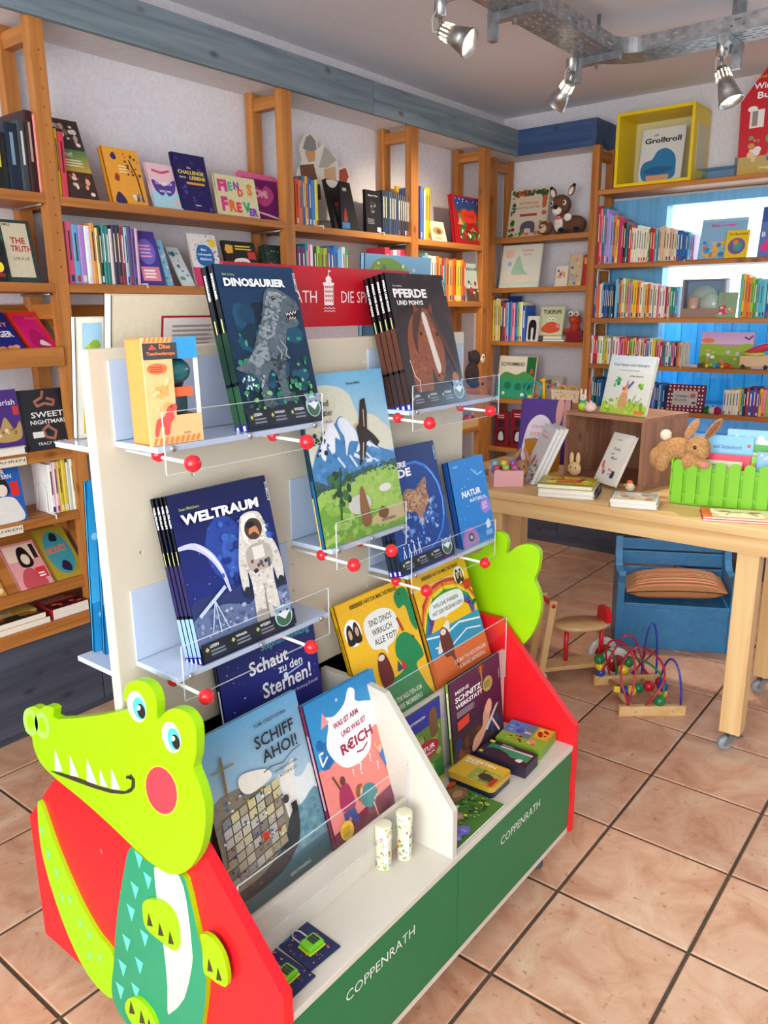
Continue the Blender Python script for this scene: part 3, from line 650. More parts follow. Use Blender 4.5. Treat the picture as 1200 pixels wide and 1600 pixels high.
def croc(X, s, par):
    """s = -1: faces -x on the near end, +1: faces +x on the far end"""
    def P(poly, d0, d1, col, name, up, side=None, mat='paint', bev=.002):
        a, b2 = sorted((X+s*d0, X+s*d1)); return MB().prism(poly, 'x', a, b2, col, side).build(name, mat, up, True, bev)
    def flat(polys, d, name, up):
        m = MB()
        for i, (col, poly) in enumerate(polys):
            dd = X+s*(d+.0003+i*.00012); tr_ = tessellate_polygon([[V3((p[0], p[1], 0)) for p in poly]])
            m.add([(dd, p[0], p[1]) for p in poly], [t if s > 0 else t[::-1] for t in tr_], col)
        return m.build(name, 'print', up, True)
    LG = '#9ad200'
    tail = P(smooth(yz(TAIL, NX-.008)), 0, .008, LG, 'tail', sd)
    body = P(smooth(yz(BODY, NX-.010)), 0, .010, '#179067', 'body', sd, LG)
    head = P(smooth(yz(HEAD, NX-.026), 3), .010, .026, LG, 'head', sd)
    if s > 0: return
    tri = lambda cx, cy, a, b2: [(cx-a, cy-b2), (cx+a, cy-b2*.2), (cx+a*.3, cy+b2)]
    q = lambda pts, d: [(on(x, y, 'x', X+s*d).y, on(x, y, 'x', X+s*d).z) for x, y in pts]
    ell = lambda cx, cy, rx, ry, d, rot=0, n=22: q([(cx+rx*math.cos(2*PI*i/n)*math.cos(rot)-ry*math.sin(2*PI*i/n)*math.sin(rot), cy+rx*math.cos(2*PI*i/n)*math.sin(rot)+ry*math.sin(2*PI*i/n)*math.cos(rot)) for i in range(n)], d)
    H_ = .0262
    for cx, cy in ((214, 1104), (268, 1152)):
        flat([('#e9f6f2', ell(cx, cy, 14, 25, H_, -.25)), ('#4fc9bd', ell(cx+4, cy+3, 9.5, 18, H_, -.25)), ('#2a201c', ell(cx+7, cy+7, 6, 12, H_, -.25)), ('#ffffff', ell(cx+3, cy+2, 3, 4, H_))], H_, 'eye', head)
    for cx, cy in ((48, 1128), (66, 1133)):
        flat([('#a4ec5c', ell(cx, cy, 11, 22, H_, -.2)), (LG, ell(cx, cy, 5.5, 12, H_, -.2))], H_, 'nostril', head)
    flat([('#c9ea3c', ell(253, 1235, 25, 40, H_, -.25)), ('#f2404b', ell(252.5, 1235, 23.5, 38, H_, -.25))], H_, 'cheek', head)
    mo = [(77, 1204), (95, 1207), (125, 1216), (155, 1228), (178, 1234), (196, 1236), (205, 1230), (206, 1219), (202, 1211), (197, 1212), (197, 1217), (202, 1217), (204, 1208), (211, 1218), (211, 1230), (205, 1238), (192, 1241), (172, 1239), (145, 1231), (115, 1220), (92, 1211)]
    flat([('#3a3026', q(mo, H_))], H_, 'mouth', head)
    for pts in ([(86, 1170), (98, 1205), (86, 1204)], [(109, 1179), (123, 1214), (110, 1211)], [(136, 1185), (152, 1226), (136, 1221)], [(156, 1201), (168, 1230), (157, 1227)], [(174, 1200), (188, 1234), (174, 1232)]):
        flat([('#eef4f2', q(pts, H_))], H_, 'tooth', head)
    d = .0102
    flat([('#f0ecc0', q(smooth([(241, 1355), (262, 1364), (280, 1368), (292, 1410), (300, 1480), (300, 1510), (288, 1560), (268, 1582), (262, 1580), (262, 1540), (256, 1480), (248, 1420)], 2), d))], d, 'belly', body)
    for (x, y) in ((217, 1342), (231, 1375), (211, 1390), (205, 1425), (198, 1472), (226, 1465), (192, 1512), (218, 1508), (188, 1547), (212, 1548)):
        flat([('#5fd8c0', q([(x-7, y-14), (x+6, y-3), (x+1, y+15)], d))], d, 'scale_mark', body)
    d = .0082
    for (x, y) in ((65, 1299), (75, 1334), (88, 1364), (97, 1403), (109, 1407), (125, 1443), (139, 1461), (140, 1494), (156, 1497)):
        flat([('#86e884', q([(x-4, y-9), (x+4, y-2), (x+1, y+9)], d))], d, 'scale_mark', tail)
    for pts, cl in (([(223, 1428), (223, 1412), (232, 1405), (250, 1410), (266, 1425), (275, 1450), (275, 1486), (250, 1470), (228, 1450)], ((234, 1440), (251, 1455), (267, 1468))),
                    ([(313, 1460), (330, 1465), (347, 1490), (355, 1520), (354, 1541), (342, 1538), (326, 1526), (318, 1518), (316, 1480)], ((328, 1511), (342, 1525))),
                    ([(195, 1575), (200, 1561), (214, 1560), (232, 1578), (243, 1600), (246, 1625), (225, 1615), (205, 1598)], ((206, 1577), (222, 1592), (234, 1605)))):
        a, b2 = sorted((X+s*.0102, X+s*.018)); paw = MB().prism(smooth(q(pts, .018), 3), 'x', a, b2, LG).build('paw', 'paint', body, True, .001)
        for (x, y) in cl: flat([('#33301c', q([(x-2, y-14), (x+5, y+8), (x-4, y+6)], .0182))], .0182, 'claw', paw)
croc(NX, -1, sd); croc(EX, 1, sd)
# clip-on shelves
def pshelf(x0, x1, z, side=-1, balls=()):
    Y0 = .39 if side < 0 else .414; Yf = Y0+side*.115
    bl = '#bccbe0'
    ya, yb = sorted((Y0, Y0+side*.004)); s = MB().box((max(x0, -.6), ya, z), (x1, yb, z+.128), bl).build('display_shelf', 'gloss', sd, True, .001)
    ya, yb = sorted((Y0, Yf)); MB().box((x0, ya, z-.010), (x1, yb, z-.0005), bl).build('shelf_base', 'gloss', s, True, .001)
    if side > 0: return
    acrylic(x0+.012, x1-.004, Yf-.003, z-.045, z+.052, s)
    for fx in (.07, .5, .93):
        x = x0+(x1-x0)*fx; MB().ball((x, Yf-.004, z-.005), (.006, .003, .006), '#c8ccd0', 10, 6).build('screw', 'brushed_metal', s, True)
    for x in balls:
        p = MB().tube([(x, Y0, z-.018), (x, Yf-.045, z-.022)], .0032, '#cfd4da', 8).build('peg', 'white_wire', s, True)
        MB().ball((x, Yf-.055, z-.022), .0135, '#e0202c', 16, 10).build('ball', 'gloss', p, True); MB().ball((x, Yf+.03, z-.017), .0115, '#e0202c', 14, 8).build('ball', 'gloss', p, True)
ZA, ZB, ZC, ZD, ZE = 1.265, 1.256, .878, 1.006, .882
pshelf(-.587, -.212, ZA, -1, (-.565, -.315)); pshelf(.06, .44, ZB, -1, (.06, .31)); pshelf(-.585, -.21, ZC, -1, (-.57, -.322)); pshelf(-.197, .05, ZD, -1, (-.195, -.075)); pshelf(.055, .44, ZE, -1, (.05, .30))
pshelf(-.612, -.2, 1.255, 1); pshelf(-.615, -.2, .86, 1); pshelf(-.14, .44, 1.25, 1); 

# ================================================================== books on the display
def stand_book(label, l, r, tpx, Yb, zb, Yt, T, cover, art, spine=(), top=False, copies=0, spinecol=None, soft=False, clabel=None, **k):
    """book parallel to the panel: pixel columns of its lower (or upper) corners on its bottom (top) line, pixel of an upper corner for its height"""
    Yp = Yt if top else Yb
    xa, xb = on(*l, 'y', Yp).x, on(*r, 'y', Yp).x; zt = on(*tpx, 'y', Yt).z; H = math.hypot(zt-zb, Yt-Yb); Wd = xb-xa
    uz = V3((0, Yt-Yb, zt-zb)); M = frame((xa, Yb, zb), (1, 0, 0), uz)
    b0 = book(label, M, Wd, H, T, cover, art, spine, spinecol=spinecol, soft=soft, **k)
    for i in range(copies):
        M2 = frame(M @ V3((-.0015*(i+1), (T+.0008)*(i+1), 0)), (1, 0, 0), uz)
        book(('rearmost' if i == copies-1 else ORD[i+1]) + ' ' + clabel, M2, Wd, H, T, cover, (), spine, spinecol=spinecol, soft=soft, group='copies of the ' + clabel.split('the ')[1].split(' book')[0] + ' book', **k)
    print('%-40s W %.3f H %.3f' % (label[:40], Wd, H)); return b0
def kosmos(txtcol='#dfe8ee'):
    e = [('t', txtcol, 'KOSMOS', .985, .84, .022, 'l', {'rot': 90})]
    e += [('r', '#1c2230', 0, .02, 1, .12)]
    for u, s in ((.08, 'LESEN'), (.34, 'WÄHLEN'), (.6, 'WISSEN')): e += [('t', '#fff', s, u, .085, .018), ('n', '#7d8894', u, .035, u+.17, .075, 2), ('p', '#b9c46a', [(u-.05, .08), (u-.03, .095), (u-.01, .08), (u-.03, .065)])]
    # fox emblem
    e += [('e', '#bfe0ea', .87, .10, .10, .07), ('e', '#3d6b4a', .87, .09, .085, .055), ('p', '#8fa6bd', [(.77, .19), (.80, .11), (.96, .11), (.98, .19), (.91, .155), (.84, .155)]), ('p', '#e9eef2', [(.80, .12), (.88, .075), (.95, .12), (.88, .13)]), ('e', '#22262c', .84, .13, .01, .008), ('e', '#22262c', .92, .13, .01, .008)]
    return e
BODYP = [(.0, .38), (.12, .41), (.24, .47), (.34, .57), (.43, .66), (.49, .75), (.53, .82), (.60, .86), (.72, .855), (.86, .81), (.95, .76), (.955, .725), (.86, .715), (.78, .70), (.80, .665), (.90, .66), (.925, .635), (.86, .615), (.74, .60), (.70, .53), (.67, .45), (.63, .39), (.60, .32), (.61, .2), (.66, .16), (.52, .16), (.50, .27), (.47, .36), (.40, .34), (.34, .26), (.36, .18), (.42, .14), (.26, .14), (.26, .26), (.20, .34), (.1, .35)]
DINO = [('g', '#13385c', '#0a2036', 0, 0, 1, 1), ('b', ['#123c58', '#0e2c42', '#1a4c6a', '#0b2232', '#15506a'], 50, 0, .1, 1, .85, .13, 4), ('b', ['#1d6a50', '#15523e', '#2f8a62', '#104034', '#3fa070'], 60, 0, .12, .98, .62, .035, 9),
    ('s', '#56646c', BODYP), ('q', ['#5e6c74', '#4d5a62', '#66747c', '#53616a', '#46525a'], 260, BODYP, .028, 3),
    ('q', ['#87939a', '#929ea4', '#7c8990'], 130, [(.36, .56), (.46, .68), (.54, .80), (.62, .84), (.76, .83), (.86, .78), (.72, .76), (.66, .68), (.60, .60), (.50, .54)], .024, 5), ('q', ['#808c94', '#8a969d'], 60, [(.18, .42), (.30, .50), (.42, .54), (.44, .44), (.30, .38)], .026, 6), ('q', ['#2f3a42', '#26313a'], 60, [(.44, .42), (.60, .46), (.64, .40), (.52, .34)], .015, 8),
    ('p', '#2a1216', [(.735, .705), (.93, .722), (.90, .665), (.79, .665)]), ('l', '#f0eee4', [(.76, .705), (.775, .688), (.79, .706), (.81, .69), (.83, .71), (.85, .693), (.87, .714), (.89, .70), (.91, .718)], .007), ('l', '#d8d6cc', [(.80, .664), (.815, .68), (.83, .664), (.85, .68), (.87, .664), (.89, .678)], .007), ('e', '#15161a', .635, .80, .022, .013), ('e', '#c8b060', .64, .802, .008, .005), ('e', '#39444a', .90, .775, .012, .006), ('l', '#8d979d', [(.62, .53), (.68, .48), (.65, .44), (.69, .42)], .018), ('l', '#8d979d', [(.56, .50), (.60, .45), (.58, .42)], .018),
    ('b', ['#4aa86a', '#2d7a52', '#7cc06a', '#1c5a40'], 40, 0, .1, .98, .3, .035, 5), ('b', ['#b8c4c8', '#8fa6b0', '#dfe6e8'], 24, .02, .2, .34, .34, .02, 6),
    ('t', '#a9b56a', 'Birk Grüling', .06, .925, .018), ('t', '#fff', 'DINOSAURIER', .06, .865, .05, 'l', {'b': .045, 'fit': .76})] + kosmos()
KSP = lambda c1, c2, s='': [('r', c1, 0, .3, 1, .6), ('r', c2, 0, .05, 1, .28), ('t', '#f2f2ee', s, .3, .95, .019, 'l', {'rot': -90, 'b': .04}), ('r', '#cfd48a', .4, .60, .6, .68), ('r', '#2a2f9a', 0, 0, 1, .05), ('r', '#fff', .3, .01, .7, .04)]
stand_book('dark hardcover book with a grey dinosaur and white title DINOSAURIER, front of its stack', (388, 662), (505, 645), (337, 412), .281, ZA, .35, .0155, '#0d2437', DINO, KSP('#183a2c', '#2d5a3a', 'DINOSAURIER'), copies=1, spinecol='#101820', clabel='copy of the dark dinosaur book in its stack')
PF = [('r', '#2b2226', 0, 0, 1, 1), ('q', ['#33282b', '#261e22', '#3a2c2c'], 60, [(0, .1), (0, 1), (1, 1), (1, .1)], .07, 5), ('s', '#8a4a2c', [(.16, .12), (.14, .42), (.22, .62), (.38, .72), (.56, .74), (.68, .66), (.76, .46), (.72, .28), (.64, .19), (.54, .19), (.48, .28), (.42, .12)]), ('q', ['#94532f', '#7c4026', '#a05c38', '#8a4a2c'], 90, [(.18, .16), (.17, .42), (.24, .6), (.38, .7), (.56, .72), (.68, .64), (.74, .46), (.70, .28), (.5, .3), (.40, .16)], .03, 7),
    ('s', '#dcd2c4', [(.47, .68), (.54, .69), (.60, .46), (.64, .30), (.59, .24), (.55, .30), (.52, .44)]), ('s', '#4a2a1e', [(.36, .72), (.50, .76), (.44, .66), (.34, .54), (.28, .40), (.26, .56)]), ('s', '#4a2a1e', [(.58, .76), (.72, .62), (.86, .42), (.92, .24), (.80, .40), (.68, .58)]), ('p', '#7a3f26', [(.34, .70), (.36, .80), (.43, .73)]), ('p', '#7a3f26', [(.60, .73), (.68, .80), (.67, .69)]), ('e', '#17110f', .40, .55, .022, .014), ('e', '#17110f', .68, .54, .022, .014), ('e', '#2a1814', .57, .225, .016, .01), ('e', '#2a1814', .65, .235, .016, .01), ('e', '#a06a3e', .86, .2, .06, .04), ('l', '#e4dcd0', [(.12, .36), (.16, .24), (.22, .2), (.2, .12)], .01),
    ('t', '#d8d2c8', 'Carmen Möritz', .08, .90, .013), ('t', '#f4f1ec', 'PFERDE', .07, .82, .065, 'l', {'b': .045, 'fit': .56}), ('t', '#ece8e2', 'UND PONYS', .10, .765, .035, 'l', {'b': .04, 'fit': .44})] + kosmos()
stand_book('glossy hardcover with a horse head titled PFERDE UND PONYS, front of its stack', (644, 626), (730, 612), (604, 426), .277, ZB, .352, .0135, '#2b2226', PF, KSP('#5a3326', '#3a2420', 'PFERDE UND PONYS'), copies=3, spinecol='#14181e', clabel='copy of the glossy horse book in its stack', finish='gloss')
WT = [('g', '#0e1a4a', '#1c2f86', 0, .12, 1, 1), ('e', '#27479c', .45, .62, .2, .2), ('e', '#3a62b8', .5, .58, .1, .12), ('b', ['#dfe8ff', '#a9c0f0'], 40, 0, .3, 1, .8, .006, 12),
    ('s', '#c9cdf2', [(.0, .70), (.16, .70), (.30, .62), (.38, .50), (.41, .36), (.39, .36), (.34, .49), (.25, .60), (.12, .67), (0, .68)]), ('s', '#f4f2ff', [(.16, .69), (.29, .61), (.37, .50), (.40, .38), (.36, .50), (.27, .61)]),
    ('s', '#2b3768', [(0, .34), (.2, .38), (.4, .36), (.6, .40), (.8, .36), (1, .4), (1, .1), (0, .1)]), ('s', '#64749c', [(0, .26), (.3, .30), (.6, .24), (1, .28), (1, .1), (0, .1)]), ('b', ['#8a98ba', '#4c5c88', '#a4b0c8', '#5f6f98'], 110, 0, .12, 1, .28, .025, 8), ('b', ['#24408c', '#2f55a8', '#1c2f78', '#3a66bc'], 50, .3, .38, .98, .8, .05, 5),
    ('s', '#d9d5ca', [(.60, .70), (.64, .78), (.74, .80), (.84, .78), (.88, .70), (.87, .62), (.94, .58), (.98, .46), (.97, .34), (.90, .33), (.88, .42), (.86, .34), (.86, .12), (.74, .12), (.73, .28), (.70, .12), (.60, .12), (.62, .34), (.60, .44), (.58, .34), (.52, .34), (.52, .48), (.56, .60)]),
    ('q', ['#c6c2b6', '#e6e3da', '#b4b0a4', '#efece4'], 260, [(.60, .70), (.64, .78), (.74, .80), (.84, .78), (.88, .70), (.87, .62), (.94, .58), (.97, .46), (.96, .36), (.90, .36), (.86, .40), (.85, .13), (.75, .13), (.72, .3), (.69, .13), (.61, .13), (.62, .34), (.60, .44), (.53, .36), (.53, .48), (.56, .60)], .016, 4), ('s', '#f2efe6', [(.62, .70), (.66, .77), (.76, .79), (.80, .74), (.70, .72), (.66, .6)]), ('e', '#4a3830', .745, .69, .095, .068), ('s', '#c98a5c', [(.69, .66), (.75, .67), (.80, .64), (.78, .70), (.71, .70)]), ('e', '#1c1c22', .72, .72, .05, .02), ('s', '#b2aea2', [(.62, .56), (.74, .60), (.88, .56), (.86, .44), (.64, .44)]), ('r', '#e4e0d6', .69, .50, .81, .58), ('b', ['#3a2a30', '#8a2a30', '#55505a'], 9, .64, .40, .88, .52, .025, 3),
    ('e', '#262a34', .555, .32, .035, .035), ('e', '#262a34', .93, .32, .035, .035), ('l', '#a09c92', [(.735, .34), (.73, .14)], .01), ('s', '#9e9a90', [(.60, .18), (.71, .18), (.71, .1), (.60, .1)]),
    ('l', '#bcd0ec', [(.06, .28), (.34, .40)], .03), ('l', '#bcd0ec', [(.22, .34), (.14, .16)], .01), ('l', '#bcd0ec', [(.22, .34), (.30, .16)], .01), ('l', '#bcd0ec', [(.22, .34), (.22, .15)], .01),
    ('t', '#a9b56a', 'Sven Melchert', .07, .90, .018), ('t', '#fff', 'WELTRAUM', .07, .815, .062, 'l', {'b': .045, 'fit': .78})] + kosmos()
stand_book('hardcover WELTRAUM with a white astronaut on navy, front of its stack', (316, 1022), (461, 962), (260, 776), .279, ZC, .347, .0093, '#0b1540', WT, KSP('#241c4c', '#8fb0d8', 'WELTRAUM'), copies=3, spinecol='#0f1220', clabel='copy of the astronaut book in its stack')
AD = [('g', '#6fb4da', '#b9d6de', 0, .48, 1, 1), ('s', '#d8d9c4', [(0, .86), (.15, .93), (.4, .92), (.55, .86), (.62, .74), (.8, .72), (1, .6), (1, .5), (0, .5)]), ('s', '#4a86bc', [(0, .44), (.06, .54), (.2, .66), (.28, .74), (.32, .70), (.42, .74), (.60, .62), (.80, .52), (1, .46), (1, .38), (0, .36)]),
    ('s', '#eef4fa', [(.10, .54), (.22, .68), (.28, .735), (.33, .68), (.37, .60), (.30, .62), (.26, .52), (.2, .58)]), ('s', '#e2ecf6', [(.36, .70), (.44, .73), (.60, .61), (.82, .50), (.66, .53), (.52, .52), (.58, .57), (.44, .60)]), ('l', '#dfe9f4', [(.5, .5), (.62, .45), (.78, .44)], .03),
    ('s', '#3d5f5c', [(0, .40), (.2, .34), (.42, .40), (.7, .42), (1, .42), (1, .34), (0, .28)]), ('s', '#9cc05a', [(0, .30), (.3, .33), (.6, .38), (1, .36), (1, 0), (0, 0)]), ('s', '#6fa03e', [(0, .22), (.25, .25), (.5, .17), (.8, .12), (1, .1), (1, 0), (0, 0)]),
    ('q', ['#90b850', '#9cc05c', '#88b048', '#a4c666'], 150, [(0, .02), (0, .29), (.3, .33), (.6, .37), (1, .35), (1, .02)], .04, 4), ('q', ['#4a86bc', '#5a94c6', '#3f7ab0'], 60, [(.03, .44), (.2, .64), (.28, .72), (.42, .72), (.60, .6), (.8, .5), (.98, .45), (.98, .4), (.03, .38)], .035, 6), ('s', '#eef4fa', [(.12, .55), (.22, .67), (.28, .735), (.33, .67), (.36, .60), (.31, .63), (.27, .53), (.21, .60), (.16, .5)]), ('s', '#e2ecf6', [(.36, .70), (.44, .73), (.60, .61), (.80, .51), (.66, .54), (.52, .51), (.57, .58), (.46, .58), (.40, .50), (.41, .62)]), ('l', '#d4e2f0', [(.3, .5), (.36, .44)], .02), ('l', '#d4e2f0', [(.44, .5), (.5, .43)], .02), ('l', '#d4e2f0', [(.6, .52), (.7, .45)], .02), ('q', ['#2f4f4c', '#4a6f66', '#355a58'], 80, [(0, .31), (.02, .38), (.2, .35), (.42, .39), (1, .41), (1, .36), (.6, .37), (.3, .33)], .014, 9), ('e', '#c3c6bc', .46, .20, .14, .06), ('e', '#d9dcd6', .80, .26, .08, .025), ('s', '#c9b487', [(.55, .08), (.75, .13), (1, .12), (1, .05), (.7, .04)]), ('s', '#8a5f3c', [(.47, .06), (.45, .16), (.48, .28), (.52, .30), (.55, .22), (.57, .08)]), ('s', '#7a5434', [(.66, .10), (.72, .15), (.80, .11), (.74, .07)]),
    ('l', '#2d4a2a', [(.22, .14), (.26, .30), (.30, .44)], .02), ('b', ['#2d4f34', '#3f6a40', '#26402c'], 24, .12, .2, .42, .44, .045, 7),
    ('p', '#2e2620', [(.53, .42), (.57, .55), (.56, .66), (.60, .68), (.66, .82), (.72, .83), (.72, .74), (.69, .64), (.76, .60), (.82, .55), (.78, .52), (.70, .57), (.66, .56), (.62, .48)]), ('l', '#b9a488', [(.58, .46), (.62, .56)], .015), ('l', '#b9a488', [(.66, .66), (.68, .76)], .015), ('e', '#caa25a', .565, .675, .018, .01),
    ('t', '#333', 'Thomas Müller', .52, .92, .016), ('t', '#222', 'Adler,', .08, .87, .036), ('t', '#222', 'Hund und', .03, .81, .036), ('t', '#222', 'Murmeltier', .02, .755, .036), ('t', '#b8542c', 'in den Bergen', .15, .71, .02), ('b', ['#222'], 14, .02, .52, .2, .68, .02, 2), ('t', '#3a4a2a', 'GERSTENBERG', .68, .055, .016)]
stand_book('picture book with an eagle over a snowy mountain and a marmot', (509, 846), (634, 808), (576, 577), .284, ZD, .352, .013, '#86b8cc', AD, [('r', '#f0c03a', 0, 0, .2, .3), ('r', '#123', .3, .4, .7, .8)], spinecol='#1f5c86')
ER = [('g', '#0b2a6a', '#11479a', 0, .1, 1, 1), ('e', '#2f7ad8', .52, .50, .47, .375), ('e', '#123c8c', .50, .495, .45, .36), ('s', '#a4795c', [(.2, .56), (.34, .66), (.5, .64), (.6, .68), (.72, .72), (.70, .60), (.72, .52), (.62, .46), (.56, .36), (.50, .34), (.44, .46), (.30, .48)]), ('s', '#c29a78', [(.30, .58), (.44, .62), (.56, .58), (.48, .52), (.34, .52)]), ('q', ['#8a6448', '#b48a68', '#c8a480', '#7a5640'], 130, [(.2, .56), (.34, .66), (.5, .64), (.6, .68), (.72, .72), (.70, .60), (.72, .52), (.62, .46), (.56, .36), (.50, .34), (.44, .46), (.30, .48)], .02, 3), ('q', ['#4a78c0', '#6a92d0', '#9db6e0', '#2f5eb0'], 90, [(.14, .3), (.2, .5), (.5, .4), (.8, .55), (.88, .4), (.7, .2), (.4, .18)], .035, 21), ('l', '#7fc0ff', [(.78, .80), (.92, .66), (.96, .5), (.92, .36)], .012),
    ('t', '#fff', 'UNSERE', .04, .84, .046, 'l', {'b': .045, 'fit': .38}), ('t', '#fff', 'ERDE', .04, .76, .068, 'l', {'b': .045, 'fit': .44})] + kosmos() + [('l', '#d8e2f0', [(.08+.09*i, .13), (.10+.09*i, .2+.01*i), (.12+.09*i, .13)], .012) for i in range(4)] + [('e', '#d8e2f0', .10+.09*i, .215+.01*i, .012, .008) for i in range(4)]
stand_book('deep blue hardcover UNSERE ERDE with the globe, front of its stack', (629, 885), (711, 854), (684, 686), .28, ZE, .349, .0115, '#0d2f72', ER, KSP('#0d2a5a', '#1a2a3a', 'UNSERE ERDE'), copies=2, spinecol='#0c1c3c', clabel='copy of the blue globe book in its stack')
NR = [('r', '#2380d0', 0, 0, 1, 1), ('b', ['#6cc0f0', '#4aa8e8', '#8fd4f4'], 18, 0, .2, 1, 1, .03, 5), ('l', '#7cc8f2', [(.6, .86), (.75, .78), (.9, .80)], .03), ('t', '#cfe8fa', 'Outdoor', .1, .92, .02), ('t', '#f4fbff', 'NATUR', .22, .56, .075, 'l', {'b': .04, 'fit': .56}), ('t', '#e4f4ff', 'RÄTSELN', .42, .49, .045, 'l', {'b': .03, 'fit': .46}), ('e', '#9a7cd6', .83, .40, .15, .095), ('n', '#e0d6f6', .74, .36, .92, .45, 4), ('s', '#a673c0', [(.04, .0), (.06, .14), (.24, .22), (.44, .16), (.5, .04), (.42, 0)]), ('e', '#28204a', .28, .10, .08, .05), ('e', '#cfc4ea', .28, .10, .035, .022), ('p', '#dff0fc', [(.74, .2), (.86, .24), (.9, .15), (.78, .12)]), ('n', '#bfe0f6', .72, .05, .95, .11, 3)]
stand_book('slim blue NATUR RÄTSELN book leaning beside the globe books', (724, 853), (775, 834), (690, 726), .285, ZE, .335, .02, '#2380d0', NR, spinecol='#1a4a90')
# the yellow flashlight box
def dinobox():
    Yb, Yt = .29, .30; xa, xb = on(240, 676, 'y', Yb).x, on(326, 664, 'y', Yb).x; zt = on(219, 528, 'y', Yt).z; Wd, H, D = (xb-xa)*.87, zt-ZA, .055
    t = thing('toy_box', 'orange flashlight gift box with a cut-out window and dinosaur print', 'box', frame((xa-.006, Yb, ZA), (1, -.12, 0), (0, .03, 1)))
    m = MB(); O, LG_ = '#f09a4a', '#f8c88a'
    m.box((0, 0, 0), (.52*Wd, .003, H), LG_); m.box((.52*Wd, 0, 0), (Wd, .003, .27*H), LG_); m.box((.52*Wd, 0, .80*H), (Wd, .003, H), '#3a9ed8'); m.box((.93*Wd, 0, .27*H), (Wd, .003, .8*H), '#e8e2d8')
    m.box((0, .003, 0), (.003, D, H), O); m.box((Wd-.003, .003, 0), (Wd, D, .27*H), O); m.box((Wd-.003, .003, .8*H), (Wd, D, H), '#3a9ed8'); m.box((0, D-.003, 0), (Wd, D, H), '#d8d0c6'); m.box((0, .003, 0), (Wd, D, .003), O); m.box((0, .003, H-.003), (Wd, D, H), '#f0b070')
    c = m.build('carton', 'print', t)
    p = MB(); els = [('r', '#4a4648', 0, .80, .62, .95), ('t', '#f0874a', 'Dino', .30, .895, .045, 'l', {'b': .04}), ('t', '#f0874a', 'Taschenlampe', .06, .83, .04, 'l', {'b': .035, 'fit': .52}), ('p', '#e8543a', [(.10, .89), (.17, .94), (.26, .89)])]
    els += [('p', '#f08a3c', [(.02+.08*i, .955), (.06+.08*i, .955), (.09+.08*i, 1), (.05+.08*i, 1)]) for i in range(7)] + [('p', '#f08a3c', [(.04+.1*i, .01), (.09+.1*i, .01), (.13+.1*i, .07), (.08+.1*i, .07)]) for i in range(9)]
    els += [('e', '#ee7a4a', .22, .715, .18, .05), ('n', '#c8482a', .1, .68, .36, .74, 3), ('b', ['#f4b060', '#f6d49a'], 10, .04, .3, .44, .64, .07, 2), ('s', '#ee5a50', [(.08, .1), (.14, .24), (.28, .27), (.36, .36), (.50, .38), (.52, .33), (.44, .30), (.46, .25), (.38, .20), (.34, .1), (.26, .1), (.26, .17), (.18, .17), (.14, .09)]), ('e', '#7a2a2a', .42, .355, .02, .01), ('t', '#6a4a2a', 'moses.', .62, .09, .014)]
    draw(p, els, Wd, H); p.build('carton_print', 'print', c)
    f_ = MB(); f_.ball((.70*Wd, .028, .68*H), (.028, .02, .022), '#1f6a70').ball((.70*Wd, .03, .58*H), (.016, .016, .014), '#23262a'); f_.box((.54*Wd, .006, .44*H), (.90*Wd, .045, .53*H), '#f06a3a'); f_.lathe([(.016, 0), (.018, .02), (.018, .2*H)], '#1c3a48', 14, Matrix.Translation(V3((.70*Wd, .028, .24*H))))
    f_.build('flashlight', 'gloss', t)
dinobox()
# lower tiers
ZL, ZR = .4155, .5355
SCHAUT = [('g', '#182a72', '#4a3a9a', 0, 0, 1, 1), ('b', ['#7a7ad8', '#c8d0ff', '#9aa6f0'], 60, 0, .3, 1, 1, .008, 4), ('l', '#bcd4ff', [(.62, .78), (.82, .80)], .012), ('e', '#eef6ff', .63, .78, .025, .018), ('t', '#5fb4c8', 'Stephen Hawking', .42, .945, .045, 'l', {'fit': .52}), ('t', '#fff', 'Schaut', .28, .855, .07, 'l', {'fit': .4, 'b': .02}), ('t', '#fff', 'zu den', .56, .805, .045, 'l', {'fit': .26, 'b': .015}), ('t', '#fff', 'Sternen!', .38, .715, .08, 'l', {'fit': .52, 'b': .02}), ('t', '#e6e6fa', 'Gemeinsam unterwegs in Richtung Zukunft', .36, .672, .022, 'l', {'fit': .6, 'b': 0}),
    ('s', '#8a2a3a', [(.55, .1), (.58, .3), (.66, .36), (.72, .30), (.76, .1)]), ('e', '#5a3020', .64, .40, .05, .05), ('s', '#a83a48', [(.82, .1), (.86, .34), (.94, .36), (.98, .1)]), ('e', '#6a4030', .90, .41, .04, .04)]
stand_book('night-blue star book titled Schaut zu den Sternen behind the ship book', (337, 1034), (489, 990), (337, 1034), .315, ZL, .372, .012, '#1c2a70', SCHAUT, [('r', '#dfe4ff', .3, .4, .7, .85)], top=True, spinecol='#141c4a')
HULL = [(.0, .60), (.22, .66), (.44, .60), (.56, .56), (.66, .50), (.64, .30), (.52, .20), (.24, .12), (.02, .16)]
